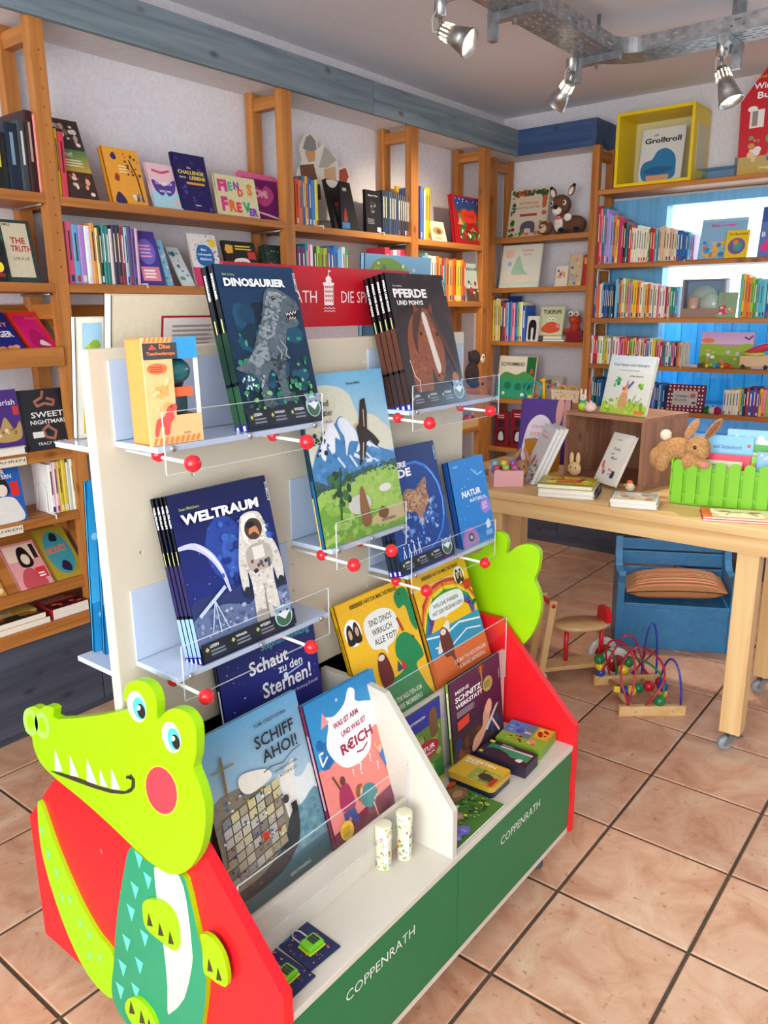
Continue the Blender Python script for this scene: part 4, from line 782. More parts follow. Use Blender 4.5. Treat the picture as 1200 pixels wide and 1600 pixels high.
SHIP = [('g', '#5f9fc8', '#c4d8dc', 0, .3, 1, 1), ('s', '#dfe8e6', [(.5, .5), (.66, .60), (.85, .52), (.98, .56), (.98, .36), (.6, .36)]), ('s', '#6f9aa6', [(.6, .38), (.8, .37), (1, .40), (1, 0), (0, 0), (.3, .2)]), ('q', ['#6592a0', '#7aa4b0', '#5a8896'], 120, [(.5, .2), (.66, .36), (.98, .38), (.98, .1), (.4, .1)], .03, 8), ('g', '#4a7680', '#355c66', 0, 0, 1, .13),
    ('s', '#85806f', HULL), ('s', '#e6e4dc', [(.58, .56), (.70, .60), (.82, .64), (.78, .50), (.74, .38), (.66, .33), (.64, .44)]), ('s', '#3c3f42', [(.66, .34), (.75, .38), (.74, .26), (.66, .16), (.46, .09), (.1, .08), (.04, .14), (.3, .15), (.54, .22)])]
rs = random.Random(2)
for j in range(7):
    for i in range(7):
        u, v = .03+i*.082+j*.004, .17+j*.058+i*.008-(.004*j)
        if v > .64-.12*max(0, u-.3) or u > .58: continue
        wd_ = .072; SHIP.append(('p', rs.choice(['#a9a48e', '#98968a', '#b9b49c', '#7d807c', '#a0967c', '#b4b2a8', '#8c8474', '#c4b98c']), [(u, v), (u+wd_, v+.007), (u+wd_, v+.055), (u, v+.048)]))
        SHIP.append(('l', '#4c4a46', [(u, v), (u+wd_, v+.007)], .007))
SHIP += [('q', ['#2f5a9a', '#c8ac4a', '#5a5a58', '#d8d4ca', '#6f6a60', '#3f3f40', '#a03a30'], 110, HULL, .013, 15), ('r', '#c8322a', .36, .32, .42, .36), ('l', '#7a6a4a', [(.14, .66), (.16, .86)], .025), ('l', '#8a7a5a', [(.06, .80), (.26, .80)], .012), ('s', '#e6e2d6', [(.26, .66), (.30, .72), (.52, .68), (.56, .62), (.34, .60)]), ('e', '#3a3a3a', .645, .46, .03, .025), ('r', '#2a2a2a', .68, .36, .74, .42), 
    ('t', '#3a3a4a', 'TOM CRESTODINA', .5, .915, .02, 'l', {'fit': .34}), ('t', '#26262e', 'SCHIFF', .48, .80, .07, 'l', {'fit': .40, 'b': .015}), ('t', '#26262e', 'AHOI!', .52, .71, .07, 'l', {'fit': .36, 'b': .015}), ('l', '#4a5058', [(.5, .665), (.58, .675), (.7, .66), (.8, .69), (.9, .70)], .008), ('t', '#333', 'KRABBENFISCHER,', .60, .625, .016, 'l', {'fit': .24}), ('t', '#333', 'KUTTER & CO.', .64, .59, .016, 'l', {'fit': .18}), ('t', '#cfe0e0', 'GERSTENBERG', .52, .045, .018, 'l', {'fit': .22})]
stand_book('large pale blue picture book SCHIFF AHOI with a cutaway fishing ship', (371, 1431), (519, 1318), (433, 1092), .196, ZL, .285, .011, '#7fb0c6', SHIP, [('r', '#555', .3, .4, .7, .8)], spinecol='#3a4248')
REICH = [('g', '#2b86c0', '#3a9ad0', 0, .52, 1, 1), ('r', '#ee8a80', 0, .12, 1, .56), ('p', '#ee8a80', [(0, .5), (1, .68), (1, .4), (0, .4)]), ('p', '#7c1f46', [(0, .0), (1, .0), (1, .2), (0, .13)]), ('b', ['#1f6aa8', '#2a78b4'], 8, .02, .5, .3, .78, .08, 3), ('s', '#eef2f4', [(.16, .66), (.24, .80), (.22, .86), (.34, .84), (.5, .88), (.60, .96), (.68, .93), (.66, .86), (.80, .82), (.92, .78), (.96, .70), (.90, .64), (.78, .62), (.7, .50), (.50, .46), (.3, .50)]), ('p', '#f09a9a', [(.14, .80), (.2, .90), (.26, .82)]), ('l', '#eef2f4', [(.14, .62), (.06, .58), (.05, .66), (.10, .66)], .02), ('e', '#222', .92, .755, .012, .012), ('t', '#fff', 'o', .4, .92, .02),
    ('t', '#a82a4a', 'WAS IST ARM', .30, .755, .038, 'l', {'fit': .36, 'rot': 4, 'b': .03}), ('t', '#a82a4a', 'UND WAS IST', .38, .68, .038, 'l', {'fit': .36, 'rot': 4, 'b': .03}), ('t', '#a01c40', 'R€ICH', .33, .565, .075, 'l', {'fit': .46, 'b': .03, 'rot': 4}), ('l', '#a01c40', [(.52, .535), (.60, .525), (.68, .555)], .015),
    ('t', '#f6e4e0', '?', .50, .38, .09), ('t', '#f6e4e0', '?', .66, .42, .06), ('t', '#f6e4e0', '?', .40, .40, .05), ('t', '#f6e4e0', '?', .74, .34, .06),
    ('s', '#a82a5a', [(.16, .24), (.18, .36), (.26, .40), (.32, .36), (.34, .22)]), ('e', '#6a4030', .25, .42, .035, .03), ('p', '#2a4a8a', [(.17, .22), (.32, .22), (.36, .10), (.28, .12), (.24, .18), (.16, .12)]), ('l', '#6a4030', [(.2, .38), (.14, .48)], .02), ('s', '#3a8a8c', [(.42, .22), (.50, .30), (.62, .28), (.66, .20), (.56, .14), (.48, .16)]), ('e', '#e6b490', .44, .29, .035, .028), ('s', '#8a5a2c', [(.38, .28), (.42, .33), (.48, .32), (.44, .29), (.41, .22)]), ('l', '#e6b490', [(.6, .18), (.74, .22)], .018), ('l', '#e6b490', [(.58, .16), (.60, .06)], .018), ('p', '#3f7ac0', [(.80, .44), (.90, .46), (.94, .34), (.86, .32)]), ('e', '#e6b490', .83, .47, .03, .025), ('p', '#e8dc9a', [(.86, .33), (.94, .34), (.97, .24), (.86, .25)]), ('l', '#e6b490', [(.82, .44), (.76, .52)], .018),
    ('e', '#f2c83a', .16, .11, .09, .062), ('n', '#b88a1a', .10, .08, .22, .14, 4), ('p', '#e0583a', [(.86, .09), (.97, .10), (.97, .15), (.86, .14)])]
stand_book('blue and coral picture book with a white piggy bank, titled REICH', (529, 1312), (632, 1234), (457, 1113), .176, ZL, .262, .014, '#3a94c8', REICH, [('r', '#c8a0b0', .3, .3, .7, .8)], spinecol='#7a2048')
def bib(title, rainbow):
    Y = '#f4bf1c'; e = []
    if rainbow:
        for i, c in enumerate(['#c8323a', '#ee8a2a', '#f2d83a', '#3f9a4c', '#2a6ab8', '#6a3a90']):
            e.append(('l', c, [(.0, .62-.03*i), (.10+.01*i, .74-.03*i), (.28, .84-.03*i), (.5, .87-.03*i), (.72, .84-.03*i), (.88, .76-.03*i), (1.0-.02*i, .66-.03*i)], .055))
        e += [('r', Y, 0, .90, 1, 1), ('r', '#2f96c4', 0, .30, 1, .52), ('l', '#e6f4fa', [(0, .50), (.3, .46), (.6, .5), (.98, .45)], .02), ('l', '#e6f4fa', [(.1, .40), (.4, .36), (.7, .42), (.96, .38)], .015), ('r', '#e8702c', 0, 0, 1, .32), ('s', '#f2ead8', [(.12, .36), (.3, .52), (.42, .56), (.40, .48), (.22, .36)]), ('s', '#6a2f26', [(.22, .30), (.20, .42), (.26, .52), (.36, .50), (.40, .38), (.38, .26), (.42, .18), (.36, .20), (.32, .28)]), ('e', '#e8dcd0', .29, .49, .05, .025), ('s', '#eef4f6', [(.16, .62), (.18, .72), (.40, .77), (.72, .76), (.80, .70), (.74, .62), (.44, .60), (.42, .55), (.38, .60)]), ('t', '#222', 'WELCHE FARBEN', .24, .69, .032, 'l', {'fit': .46}), ('t', '#222', 'HAT DER REGENBOGEN?', .20, .635, .032, 'l', {'fit': .56}), ('e', '#fff', .82, .86, .1, .075), ('s', '#1e1614', [(.755, .80), (.755, .88), (.79, .915), (.82, .88), (.82, .80)]), ('s', '#2a1c18', [(.83, .80), (.83, .88), (.86, .91), (.89, .87), (.89, .80)]), ('e', '#d8a888', .79, .86, .02, .03), ('e', '#d8a888', .86, .855, .02, .03), ('p', '#c8322a', [(.86, .72), (.99, .72), (.99, .80), (.86, .80)]), ('s', '#2a4a6a', [(.90, .58), (.96, .62), (1.0, .60), (.96, .58)]), ('t', '#f6e6d6', 'DR MAI THI NGUYEN-KIM', .34, .20, .034, 'l', {'fit': .6}), ('t', '#f6e6d6', '& MARIE MEIMBERG', .40, .15, .034, 'l', {'fit': .5}), ('n', '#f0b080', .40, .07, .9, .12, 2)]
    else:
        e += [('s', '#1f8a52', [(.14, .02), (.18, .22), (.36, .34), (.60, .36), (.66, .40), (.60, .5), (.66, .60), (.80, .62), (.92, .54), (.98, .40), (.84, .36), (.9, .2), (.94, .02)]), ('s', '#1f8a52', [(.80, .80), (.78, .90), (.90, .94), (.99, .88), (.99, .60), (.92, .66), (.90, .80)]), ('s', '#2a9a6a', [(.36, .02), (.42, .1), (.7, .14), (.9, .02)]), ('e', '#0e4a2c', .86, .90, .012, .012), ('e', '#0e4a2c', .90, .56, .012, .012),
            ('s', '#eef0ea', [(.32, .62), (.28, .76), (.34, .84), (.56, .86), (.72, .80), (.74, .68), (.62, .60), (.52, .58), (.50, .53), (.46, .58)]), ('t', '#222', 'SIND DINOS', .36, .765, .045, 'l', {'fit': .32}), ('t', '#222', 'WIRKLICH', .37, .695, .045, 'l', {'fit': .28}), ('t', '#222', 'ALLE TOT?', .37, .625, .045, 'l', {'fit': .32}), ('e', '#fff', .14, .78, .11, .095), ('s', '#1e1614', [(.055, .71), (.06, .80), (.10, .845), (.14, .81), (.145, .71)]), ('s', '#2a1c18', [(.145, .71), (.15, .81), (.19, .85), (.225, .80), (.23, .71)]), ('e', '#d8a888', .10, .775, .022, .034), ('e', '#d8a888', .19, .78, .022, .034), ('s', '#6a2420', [(.34, .32), (.32, .46), (.38, .56), (.46, .54), (.50, .42), (.48, .34)]), ('e', '#e0d4c8', .40, .53, .045, .022), ('p', '#2a4a8a', [(.56, .38), (.60, .46), (.64, .38)]), ('p', '#c8322a', [(.62, .38), (.66, .45), (.70, .38)]), ('l', '#d84a2a', [(.12, .30), (.08, .38), (.14, .24), (.2, .22)], .025), ('e', '#d84a2a', .17, .23, .05, .03), ('l', '#a83a2a', [(.78, .64), (.74, .74)], .03), ('t', '#eaf2e0', 'DR MAI THI NGUYEN-KIM', .28, .18, .036, 'l', {'fit': .54}), ('t', '#eaf2e0', '& MARIE MEIMBERG', .34, .125, .036, 'l', {'fit': .46}), ('n', '#9ac8a0', .34, .05, .8, .1, 2)]
    e += [('t', '#3a2a10', 'BIBIBIBER HAT DA MAL \'NE FRAGE', .18, .935, .032, 'l', {'fit': .66})]; return e
stand_book('yellow picture book SIND DINOS WIRKLICH ALLE TOT with a green dinosaur', (521, 949), (631, 906), (521, 949), .246, ZR, .352, .014, '#f4bf1c', bib('d', False), [('r', '#8a6a10', .35, .2, .65, .85)], top=True, spinecol='#e8ae10')
stand_book('yellow picture book WELCHE FARBEN HAT DER REGENBOGEN with rainbow and orange foot', (639, 904), (723, 866), (639, 904), .246, ZR, .352, .014, '#f4bf1c', bib('r', True), [('r', '#e8702c', 0, 0, 1, .3)], top=True, spinecol='#d89a30')
ZT = .3605
SCHN = [('g', '#5a2a4a', '#2c1a3a', 0, .4, 1, 1), ('r', '#3a2436', 0, 0, 1, .42), ('b', ['#2a3a6a', '#4a2a2a', '#6a4028', '#1a2440'], 14, 0, .02, 1, .4, .12, 3), ('s', '#8a4a2c', [(.55, .98), (.62, .86), (.66, .98)]), ('l', '#c8844a', [(.60, .98), (.62, .8), (.56, .7)], .02), ('s', '#d8a080', [(.56, .30), (.60, .44), (.70, .50), (.74, .42), (.70, .32), (.62, .22), (.44, .10), (.34, .12), (.40, .24)]), ('s', '#e0b090', [(.62, .46), (.72, .56), (.78, .50), (.74, .40)]), ('p', '#c8ccd2', [(.60, .24), (.86, .44), (.92, .45), (.66, .22)]), ('l', '#e8c8a0', [(.76, .32), (.90, .12)], .03), ('t', '#fff', 'MEINE', .10, .84, .038, 'l', {'fit': .26}), ('t', '#fff', 'SCHNITZ', .09, .75, .062, 'l', {'fit': .50, 'b': .03}), ('t', '#fff', 'WERKSTATT', .09, .68, .05, 'l', {'fit': .52, 'b': .03}), ('n', '#b8a8b8', .1, .58, .5, .65, 3), ('p', '#e0402c', [(.10, .44), (.32, .46), (.32, .56), (.10, .54)]), ('e', '#b0a458', .72, .74, .10, .085), ('n', '#6a6430', .65, .70, .79, .78, 3), ('t', '#ddd', 'KOSMOS', .97, .72, .02, 'l', {'rot': 90})]
stand_book('dark purple woodcarving book MEINE SCHNITZWERKSTATT leaning in the tray', (712, 1187), (788, 1139), (701, 1070), .195, ZT, .219, .012, '#3a2038', SCHN, [('r', '#e8f0d0', .3, .4, .7, .9)], spinecol='#8aa83a')
NK = [('r', '#2a3aa0', 0, .74, 1, 1), ('t', '#fff', 'FORSCHERHELDEN', .06, .86, .03, 'l', {'fit': .5}), ('r', '#6a8a3a', 0, 0, 1, .74), ('b', ['#3a5a2a', '#8aa84a', '#5a4a30', '#a8b86a'], 26, 0, .3, 1, .74, .09, 6), ('s', '#7a5a3a', [(.7, .6), (.66, .84), (.74, .92), (.86, .9), (.9, .7), (.84, .58)]), ('e', '#c02a3a', .5, .47, .40, .11), ('t', '#fff', 'NATUR', .22, .455, .06, 'l', {'fit': .56, 'b': .03}), ('t', '#fff', 'RÄTSELN', .30, .405, .035, 'l', {'fit': .46, 'b': .02}), ('r', '#2f7a3a', 0, 0, 1, .28), ('e', '#3a9a3a', .62, .22, .17, .07), ('n', '#d8f0c8', .5, .17, .74, .27, 3), ('r', '#e8e4d0', .5, .06, .76, .13), ('r', '#d8c83a', 0, 0, 1, .05)]
stand_book('small green nature quiz book with a red oval behind the white divider', (640, 1238), (694, 1220), (678, 1093), .212, ZT, .2285, .012, '#5a7a34', NK, spinecol='#2a3aa0')
def lying(label, A, B, D, z, T, cover, art, name='book', cat='book', k=None, **kw):
    """book or box lying flat: pixel corners A (lower left of its print), B (lower right), D (upper left) on its top face at height z+T"""
    a_, b_, d_ = on(*A, 'z', z+T), on(*B, 'z', z+T), on(*D, 'z', z+T); ux = (b_-a_); uz = d_-a_; Wd = ux.length; uxn = ux.normalized(); uz = uz-uxn*uz.dot(uxn); H = uz.length
    return frame(a_, ux, uz), Wd, H
WIE = [('r', '#4a7a34', 0, 0, 1, 1), ('b', ['#3a6a2a', '#7aa84a', '#2a5020', '#94b85a', '#5a8a3a'], 260, 0, .12, 1, 1, .035, 9), ('s', '#8a6040', [(.55, .7), (.6, .9), (.78, .96), (.92, .86), (.98, .7), (.86, .6), (.7, .62)]), ('s', '#a87a54', [(.62, .8), (.5, .98), (.58, .99), (.7, .86)]), ('s', '#b08a64', [(.72, .74), (.84, .82), (.9, .72), (.8, .66)]), ('b', ['#9a8468', '#b8a284', '#7a664c'], 6, .18, .28, .56, .46, .09, 2), ('b', ['#7a70c8', '#9a90dc', '#5a52a8'], 14, .02, .02, .4, .2, .08, 5), ('e', '#f0a020', .2, .86, .05, .03), ('b', ['#f0d83a'], 5, .4, .2, .9, .4, .025, 8), ('t', '#fff', 'Wiese', .08, .52, .10, 'l', {'fit': .54, 'b': .03}), ('p', '#d83a20', [(.86, .92), (1, .92), (1, 1), (.86, 1)])]
M_, w_, h_ = lying('', (714, 1326), (803, 1258), (699, 1236), ZT, .006, '', None)
wa, wb_, wd = V3((-.094, .036, ZT+.006)), V3((.105, .036, ZT+.006)), V3((-.094, .176, ZT+.006))
book('thin meadow book Wiese with a hare lying flat in the tray', frame(wa, (1, 0, 0), (0, 1, 0)), .195, .14, .006, '#3f6a2e', WIE, soft=True)
# pin tin, card boxes
def flatbox(label, M, Wd, H, T, top, side, art, name, lid=None, r=.002):
    t = thing(name, label, 'box', M, 'games in the tray')
    if lid:   # rounded tin: lid over a dark base
        def rr(w0, h0, r_, ins=0): 
            o = []
            for cx, cy, a0 in ((w0-r_-ins, r_+ins, -PI/2), (w0-r_-ins, h0-r_-ins, 0), (r_+ins, h0-r_-ins, PI/2), (r_+ins, r_+ins, PI)):
                o += [(cx+r_*math.cos(a0+PI/2*i/5), cy+r_*math.sin(a0+PI/2*i/5)) for i in range(6)]
            return o
        MB().prism(rr(Wd, H, .014, .001), 'z', 0, 0).v
        b_ = MB().prism([(x, y) for x, y in rr(Wd, H, .014, .001)], 'y', T*.45, T, side).build('tin_base', 'gloss', t)
        l_ = MB().prism(rr(Wd, H, .014), 'y', 0, T*.45, lid).build('lid', 'gloss', t, False, .002); p = MB(); draw(p, art, Wd, H); p.build('lid_print', 'print', l_); return t
    m = MB().box((0, 0, 0), (Wd, T, H), side).build('carton', 'print', t, False, .001); p = MB(); draw(p, [('r', top, 0, 0, 1, 1)]+art, Wd, H)
    Ms = Matrix(((1, 0, 0, 0), (0, 0, -1, T), (0, 1, 0, 0), (0, 0, 0, 1)))
    draw(p, [('t', '#f0f0e8', 'GO', .84, .25, .45), ('r', '#f0f0e8', .1, .3, .4, .6)], Wd, T, M=Matrix(((1, 0, 0, 0), (0, 0, -1, T), (0, 1, 0, -.0), (0, 0, 0, 1)))) if False else None
    p.build('carton_print', 'print', m); return t
INS = [('r', '#e0b436', .04, .05, .96, .95), ('r', '#9aa84a', .40, .08, .94, .62), ('b', ['#7a8a3a', '#b8b45a'], 10, .40, .08, .92, .6, .09, 2), ('s', '#4a3028', [(.56, .34), (.62, .46), (.74, .48), (.86, .40), (.84, .26), (.70, .20), (.6, .24)]), ('l', '#2a1a18', [(.62, .44), (.58, .58), (.64, .6)], .02), ('l', '#2a1a18', [(.72, .22), (.66, .1)], .015), ('l', '#2a1a18', [(.82, .26), (.88, .12)], .015), ('t', '#fff6e0', 'INSEKTEN', .10, .76, .12, 'l', {'fit': .62, 'b': .03}), ('t', '#fff6e0', 'SPIEL', .10, .66, .075, 'l', {'fit': .3, 'b': .02}), ('p', '#c82a2a', [(.86, .06), (.95, .06), (.95, .42), (.86, .42)])]
flatbox('yellow tin with rounded corners and a beetle print in the tray', frame((.104, .198, ZT+.028), (0.02, -1, 0), (1, 0.02, 0)) @ Matrix.Identity(4), .128, .098, .028, '', '#20283a', INS, 'tin_box', '#c8a030')
CD1 = [('p', '#1f8a6a', [(.1, .3), (.95, .3), (.95, .8), (.1, .8)]), ('r', '#c8d0c0', .3, .72, .95, .82), ('s', '#2a2230', [(.05, .2), (.2, .55), (.45, .5), (.6, .3), (.5, .1)]), ('r', '#d8d43a', .04, .84, .14, .98), ('t', '#f0e8f0', 'Nachtleben', .3, .87, .07), ('s', '#e8e4dc', [(.74, .2), (.78, .36), (.86, .34), (.84, .16)]), ('r', '#c8c83a', .03, .06, .1, .2)]
flatbox('dark card game box with a green meadow picture beside the yellow tin', frame((.222, .186, ZT+.03), (0.05, -1, 0), (1, 0.05, 0)), .135, .072, .03, '#2a1c34', '#2c2436', CD1, 'game_box')
CD2 = [('r', '#4a8ad0', 0, .4, .45, 1), ('b', ['#2a5aa8', '#7ab4e8'], 6, 0, .45, .44, .98, .08, 2), ('r', '#8ab43a', 0, 0, 1, .4), ('r', '#5a7f96', .42, .3, .62, 1), ('t', '#fff', 'Spinnen', .45, .5, .14, 'l', {'fit': .15}), ('r', '#e8a83a', .66, .45, .97, .95), ('b', ['#a82a1a', '#5a2a1a', '#f2d060'], 12, .66, .45, .97, .95, .06, 4), ('e', '#d89a7a', .72, .22, .09, .12), ('b', ['#4a2a1a', '#c8d06a', '#e04030'], 10, .1, .05, .95, .38, .05, 7)]
flatbox('bright green card game box beside the red end panel', frame((.316, .186, ZT+.026), (0.10, -1, 0), (1, 0.10, 0)), .125, .108, .026, '#8ab43a', '#7aa42e', CD2, 'game_box')
# two floral tubes
for i, (px, lab) in enumerate((((607, 1356), 'shorter floral paper tube standing in the near tray beside its twin'), ((639, 1341), 'taller floral paper tube standing next to the white divider'))):
    b_ = on(*px, 'z', ZT); hh = .098 if i == 0 else .105; t = thing('paper_tube', lab, 'tube', (b_.x, b_.y+.012, ZT), 'floral tubes in the tray'); r_ = .0165
    MB().lathe([(r_, 0), (r_, hh-.03)], '#dcddbc', 24).build('body', 'print', t); MB().lathe([(r_+.0008, hh-.03), (r_+.0008, hh), (r_-.002, hh+.001), (0, hh+.001)], '#e0e1c2', 24).build('lid', 'print', t)
    m = MB(); r2 = random.Random(i)
    for k in range(90):
        a = r2.random()*6.28; z = r2.uniform(.004, hh-.004); s = r2.uniform(.002, .0045); c = r2.choice(['#9ab85a', '#d88aa0', '#e0b84a', '#6a9a7a', '#b8a0c8', '#c85a4a']); rr_ = r_+.0012
        m.add([(rr_*math.cos(a+d1*s/r_), rr_*math.sin(a+d1*s/r_), z+d2*s) for d1, d2 in ((-1, 0), (0, -1), (1, 0), (0, 1))], [(0, 1, 2, 3)], c)
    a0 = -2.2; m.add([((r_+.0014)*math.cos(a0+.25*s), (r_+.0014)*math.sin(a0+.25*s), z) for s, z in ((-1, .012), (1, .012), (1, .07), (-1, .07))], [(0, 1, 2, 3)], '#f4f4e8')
    m.build('floral_print', 'print', t)['kind'] = 'stuff'
# luggage locks on their card
for k_, (x0, y0, lab) in enumerate(((-.588, .048, 'navy card with a green luggage lock against the red end panel'), (-.513, .062, 'navy card with a green luggage lock, the one farther from the red end'))):
    cw_, ch_ = .073, .118; lk = thing('padlock_pack', lab, 'luggage lock', frame((x0, y0, ZT+.004), (1, .0 if k_ == 0 else -.06, 0), (0, 1, 0)), 'luggage locks in the near tray')
    cd = MB().box((0, 0, 0), (cw_, .003, ch_), '#1c2350').build('card', 'print', lk); p = MB()
    draw(p, [('r', '#1f2758', 0, 0, 1, 1), ('b', ['#2a6a8a', '#1f5a80', '#3a86a8'], 7, .02, .62, .7, .98, .17, 3+k_), ('b', ['#c86a4a', '#e0906a', '#b85a5a'], 46, .02, .02, .98, .9, .035, 6+k_), ('e', '#e8e6e0', .5, .95, .12, .022), ('t', '#e06a4a', 'Zahlenschloss', .3, .86, .04, 'l', {'fit': .6}), ('t', '#e8d0c0', 'Lieblinge', .34, .79, .036, 'l', {'fit': .5})], cw_, ch_, -.0002); p.build('card_print', 'print', cd)
    x, z = .038, .036
    a = MB().box((x-.018, -.013, z-.014), (x+.018, -.0015, z+.016), '#6fcb1e').build('lock_body', 'gloss', lk, False, .004); MB().box((x-.019, -.003, z-.015), (x+.019, -.001, z+.017), '#d8e02a').build('lock_edge', 'gloss', a)
    for k in range(3): MB().box((x-.004+k*.006, -.0145, z-.008), (x+k*.006, -.0125, z+.01), '#2a2a2a').build('number_wheel', 'gloss', a)
    MB().tube([(x-.012, -.006, z+.014), (x-.014, -.008, z+.036), (x-.005, -.012, z+.046), (x+.004, -.009, z+.036), (x+.006, -.006, z+.014)], .0016, '#b9c0c4', 6).build('shackle', 'gloss', a)
# books on the rear shelves that show above and beside the panel
def rear_book(label, X0, X1, z0, z1, Yb, T, cover, art, lean=.04, **k):
    M = frame((X0, Yb, z0), (1, 0, 0), (0, -lean, z1-z0)); return book(label, M, X1-X0, math.hypot(z1-z0, lean), T, cover, art, **k)
def rx(px, Y): return on(px[0], px[1], 'y', Y)
a_, b_ = rx((165, 462), .455), rx((326, 470), .455)
rear_book('big cream hardcover standing behind the panel, its red-framed back text showing', a_.x, b_.x+.02, 1.256, a_.z, .478, .022, '#dccfb4', [('r', '#a01c24', .42, .3, 1.0, .86), ('r', '#dcd3cc', .44, .3, 1.0, .845)] + [('n', '#9a908c', .52, .5, .98, .80, 9)], spinecol='#efe6d2')
a_, b_ = rx((103, 500), .51), rx((168, 500), .51)
rear_book('white board book with yellow and green picture panels beside the cream panel edge', a_.x, a_.x+.2, 1.256, rx((105, 497), .51).z, .512, .014, '#efe9d8', [('g', '#9cc8e6', '#b8d8ec', .06, .5, .24, .96), ('r', '#e0b83a', .06, .04, .24, .55), ('b', ['#a8c83a', '#8ab02a'], 8, .06, .56, .24, .84, .08, 2), ('r', '#5a9a4a', .28, .7, .5, .96), ('r', '#d87a4a', .28, .52, .5, .7), ('r', '#f0ede4', .08, .06, .24, .16), ('n', '#444', .09, .07, .23, .15, 2)], spinecol='#f2ecdc', lean=.03)
for (x0, x1, y, c, lab) in ((on(129, 748, 'y', .50).x-.004, -.45, .515, '#2a9ad4', 'bright blue brochure'), (on(136, 748, 'y', .49).x, -.45, .49, '#1f8ccc', 'deep sky-blue picture book')):
    a_ = rx((130 if c == '#2a9ad4' else 138, 748), y); rear_book(lab + ' on the low rear shelf beside the panel edge', x0, x1, .861, a_.z, y, .008, c, [('g', c, '#4ab8ea', 0, .3, 1, .9), ('b', ['#8fd4f4', '#1a7ab8'], 12, 0, .1, 1, .8, .08, 3)], lean=.03)
a_, b_ = rx((560, 396), .50), rx((664, 405), .50)
rear_book('landscape picture book with a green tree above the red header sign', a_.x, b_.x, 1.256, a_.z, .50, .014, '#6f9fbe', [('g', '#7fb0cc', '#6a98b8', 0, .6, 1, 1), ('s', '#7c9a34', [(.06, .72), (.1, .93), (.3, .98), (.5, .95), (.68, .86), (.72, .74), (.5, .7), (.2, .7)]), ('b', ['#e8eee0', '#d8e0c8'], 14, .1, .74, .9, .97, .025, 4), ('b', ['#94b04a', '#64822a'], 14, .08, .72, .66, .95, .06, 6)], lean=.02)
# red header sign on two rods
sg = thing('header_sign', 'red header sign with white tower logo, fixed above the display panel', 'sign', (-.06, .418, 1.36))
xa, xb = -.315, .255; za, zb_ = 1.435, 1.556
b_ = MB().box((xa, .418, za), (xb, .428, zb_), '#c01526').build('board', 'print', sg, True, .001)
Wd, Hh = xb-xa, zb_-za; p = MB()
els = [('t', '#f4ece8', 'COPPENRATH', .435, .40, .2, 'r', {'b': .0, 'fit': .38}), ('t', '#f4ece8', 'DIE SPIEGELBURG', .57, .40, .2, 'l', {'b': -.005, 'fit': .40})]
tw = [('r', .475, .36, .525, .74), ('r', .47, .70, .53, .74), ('r', .485, .74, .515, .80)]
els += [('r', '#f4ece8', a, b2, c, d) for _, a, b2, c, d in tw] + [('p', '#f4ece8', [(.482, .80), (.518, .80), (.5, .87)]), ('l', '#f4ece8', [(.5, .86), (.5, .95)], .003), ('p', '#f4ece8', [(.5, .95), (.515, .93), (.5, .91)])]
els += [('r', '#c01526', .480+.011*i, .42+.075*j, .486+.011*i, .46+.075*j) for i in range(4) for j in range(4)] + [('l', '#f4ece8', [(.47+.01*i, .30-.05*k+(.02 if i % 2 else 0)) for i in range(7)], .003) for k in range(2)]
for nm, sub_ in (('lettering', els[:1]), ('lettering', els[1:2]), ('tower_logo', els[2:])):
    p = MB(); draw(p, sub_, Wd, Hh, M=Matrix.Translation(V3((xa, .418, za)))); p.build(nm, 'print', b_, True)
for x in (-.28, .16): MB().tube([(x, .4185, 1.36), (x, .4185, 1.45)], .004, '#ccc', 8).build('rod', 'brushed_metal', sg, True)
# ================================================================== books on the long wall
LP = LY+.024
G = lambda s: 'books on ' + s
# top shelf, bay behind the crocodile
for xl, xr, yt, c, nm, b1 in ((-12, 16, 204, '#1d1f1c', 'black book with yellow swirls', '#d8c83a'), (17, 36, 192, '#152438', 'navy blue thriller', '#7a9ab0'), (37, 49, 190, '#3c4448', 'silver lettered dark book', '#d8d8d0'), (50, 62, 174, '#38161a', 'tall dark red thriller', '#b8a090'), (63, 70, 181, '#ee8890', 'pink spined paperback', '#fff'), (71, 77, 184, '#ece0a8', 'pale yellow paperback', '#6a8a4a')):
    A, B = shelfpt('y', LP, 1.8525, xl), shelfpt('y', LP, 1.8525, xr); M = Matrix(((1, 0, 0, A.x), (0, 1, 0, A.y), (0, 0, 1, 1.853), (0, 0, 0, 1)))
    spinebook(nm + ' on the top shelf left of the pine post', M, .16, B.x-A.x, on(xl, yt, 'y', LP).z-1.853, c, b1, None, G('the top shelf, end bay'))
za = 1.8485
for xl, xr, yt, c, nm in ((93, 98, 202, '#f2d02a', 'thin yellow book'), (99, 108, 207, '#e8425a', 'raspberry red book')):
    A, B = shelfpt('y', LP, za, xl), shelfpt('y', LP, za, xr); M = Matrix(((1, 0, 0, A.x), (0, 1, 0, A.y), (0, 0, 1, za), (0, 0, 0, 1)))
    spinebook(nm + ' next to the pine post on the top shelf', M, .15, B.x-A.x, on(xl, yt, 'y', LP).z-za, c, '#4a2a2a', None, G('the top shelf, orange book bay'))
def fL(label, z, xl, xr, yt, cover, art, **k): return faceout(label, 'y', k.pop('plane', LP-.004), z, xl, xr, yt, cover, art, **k)
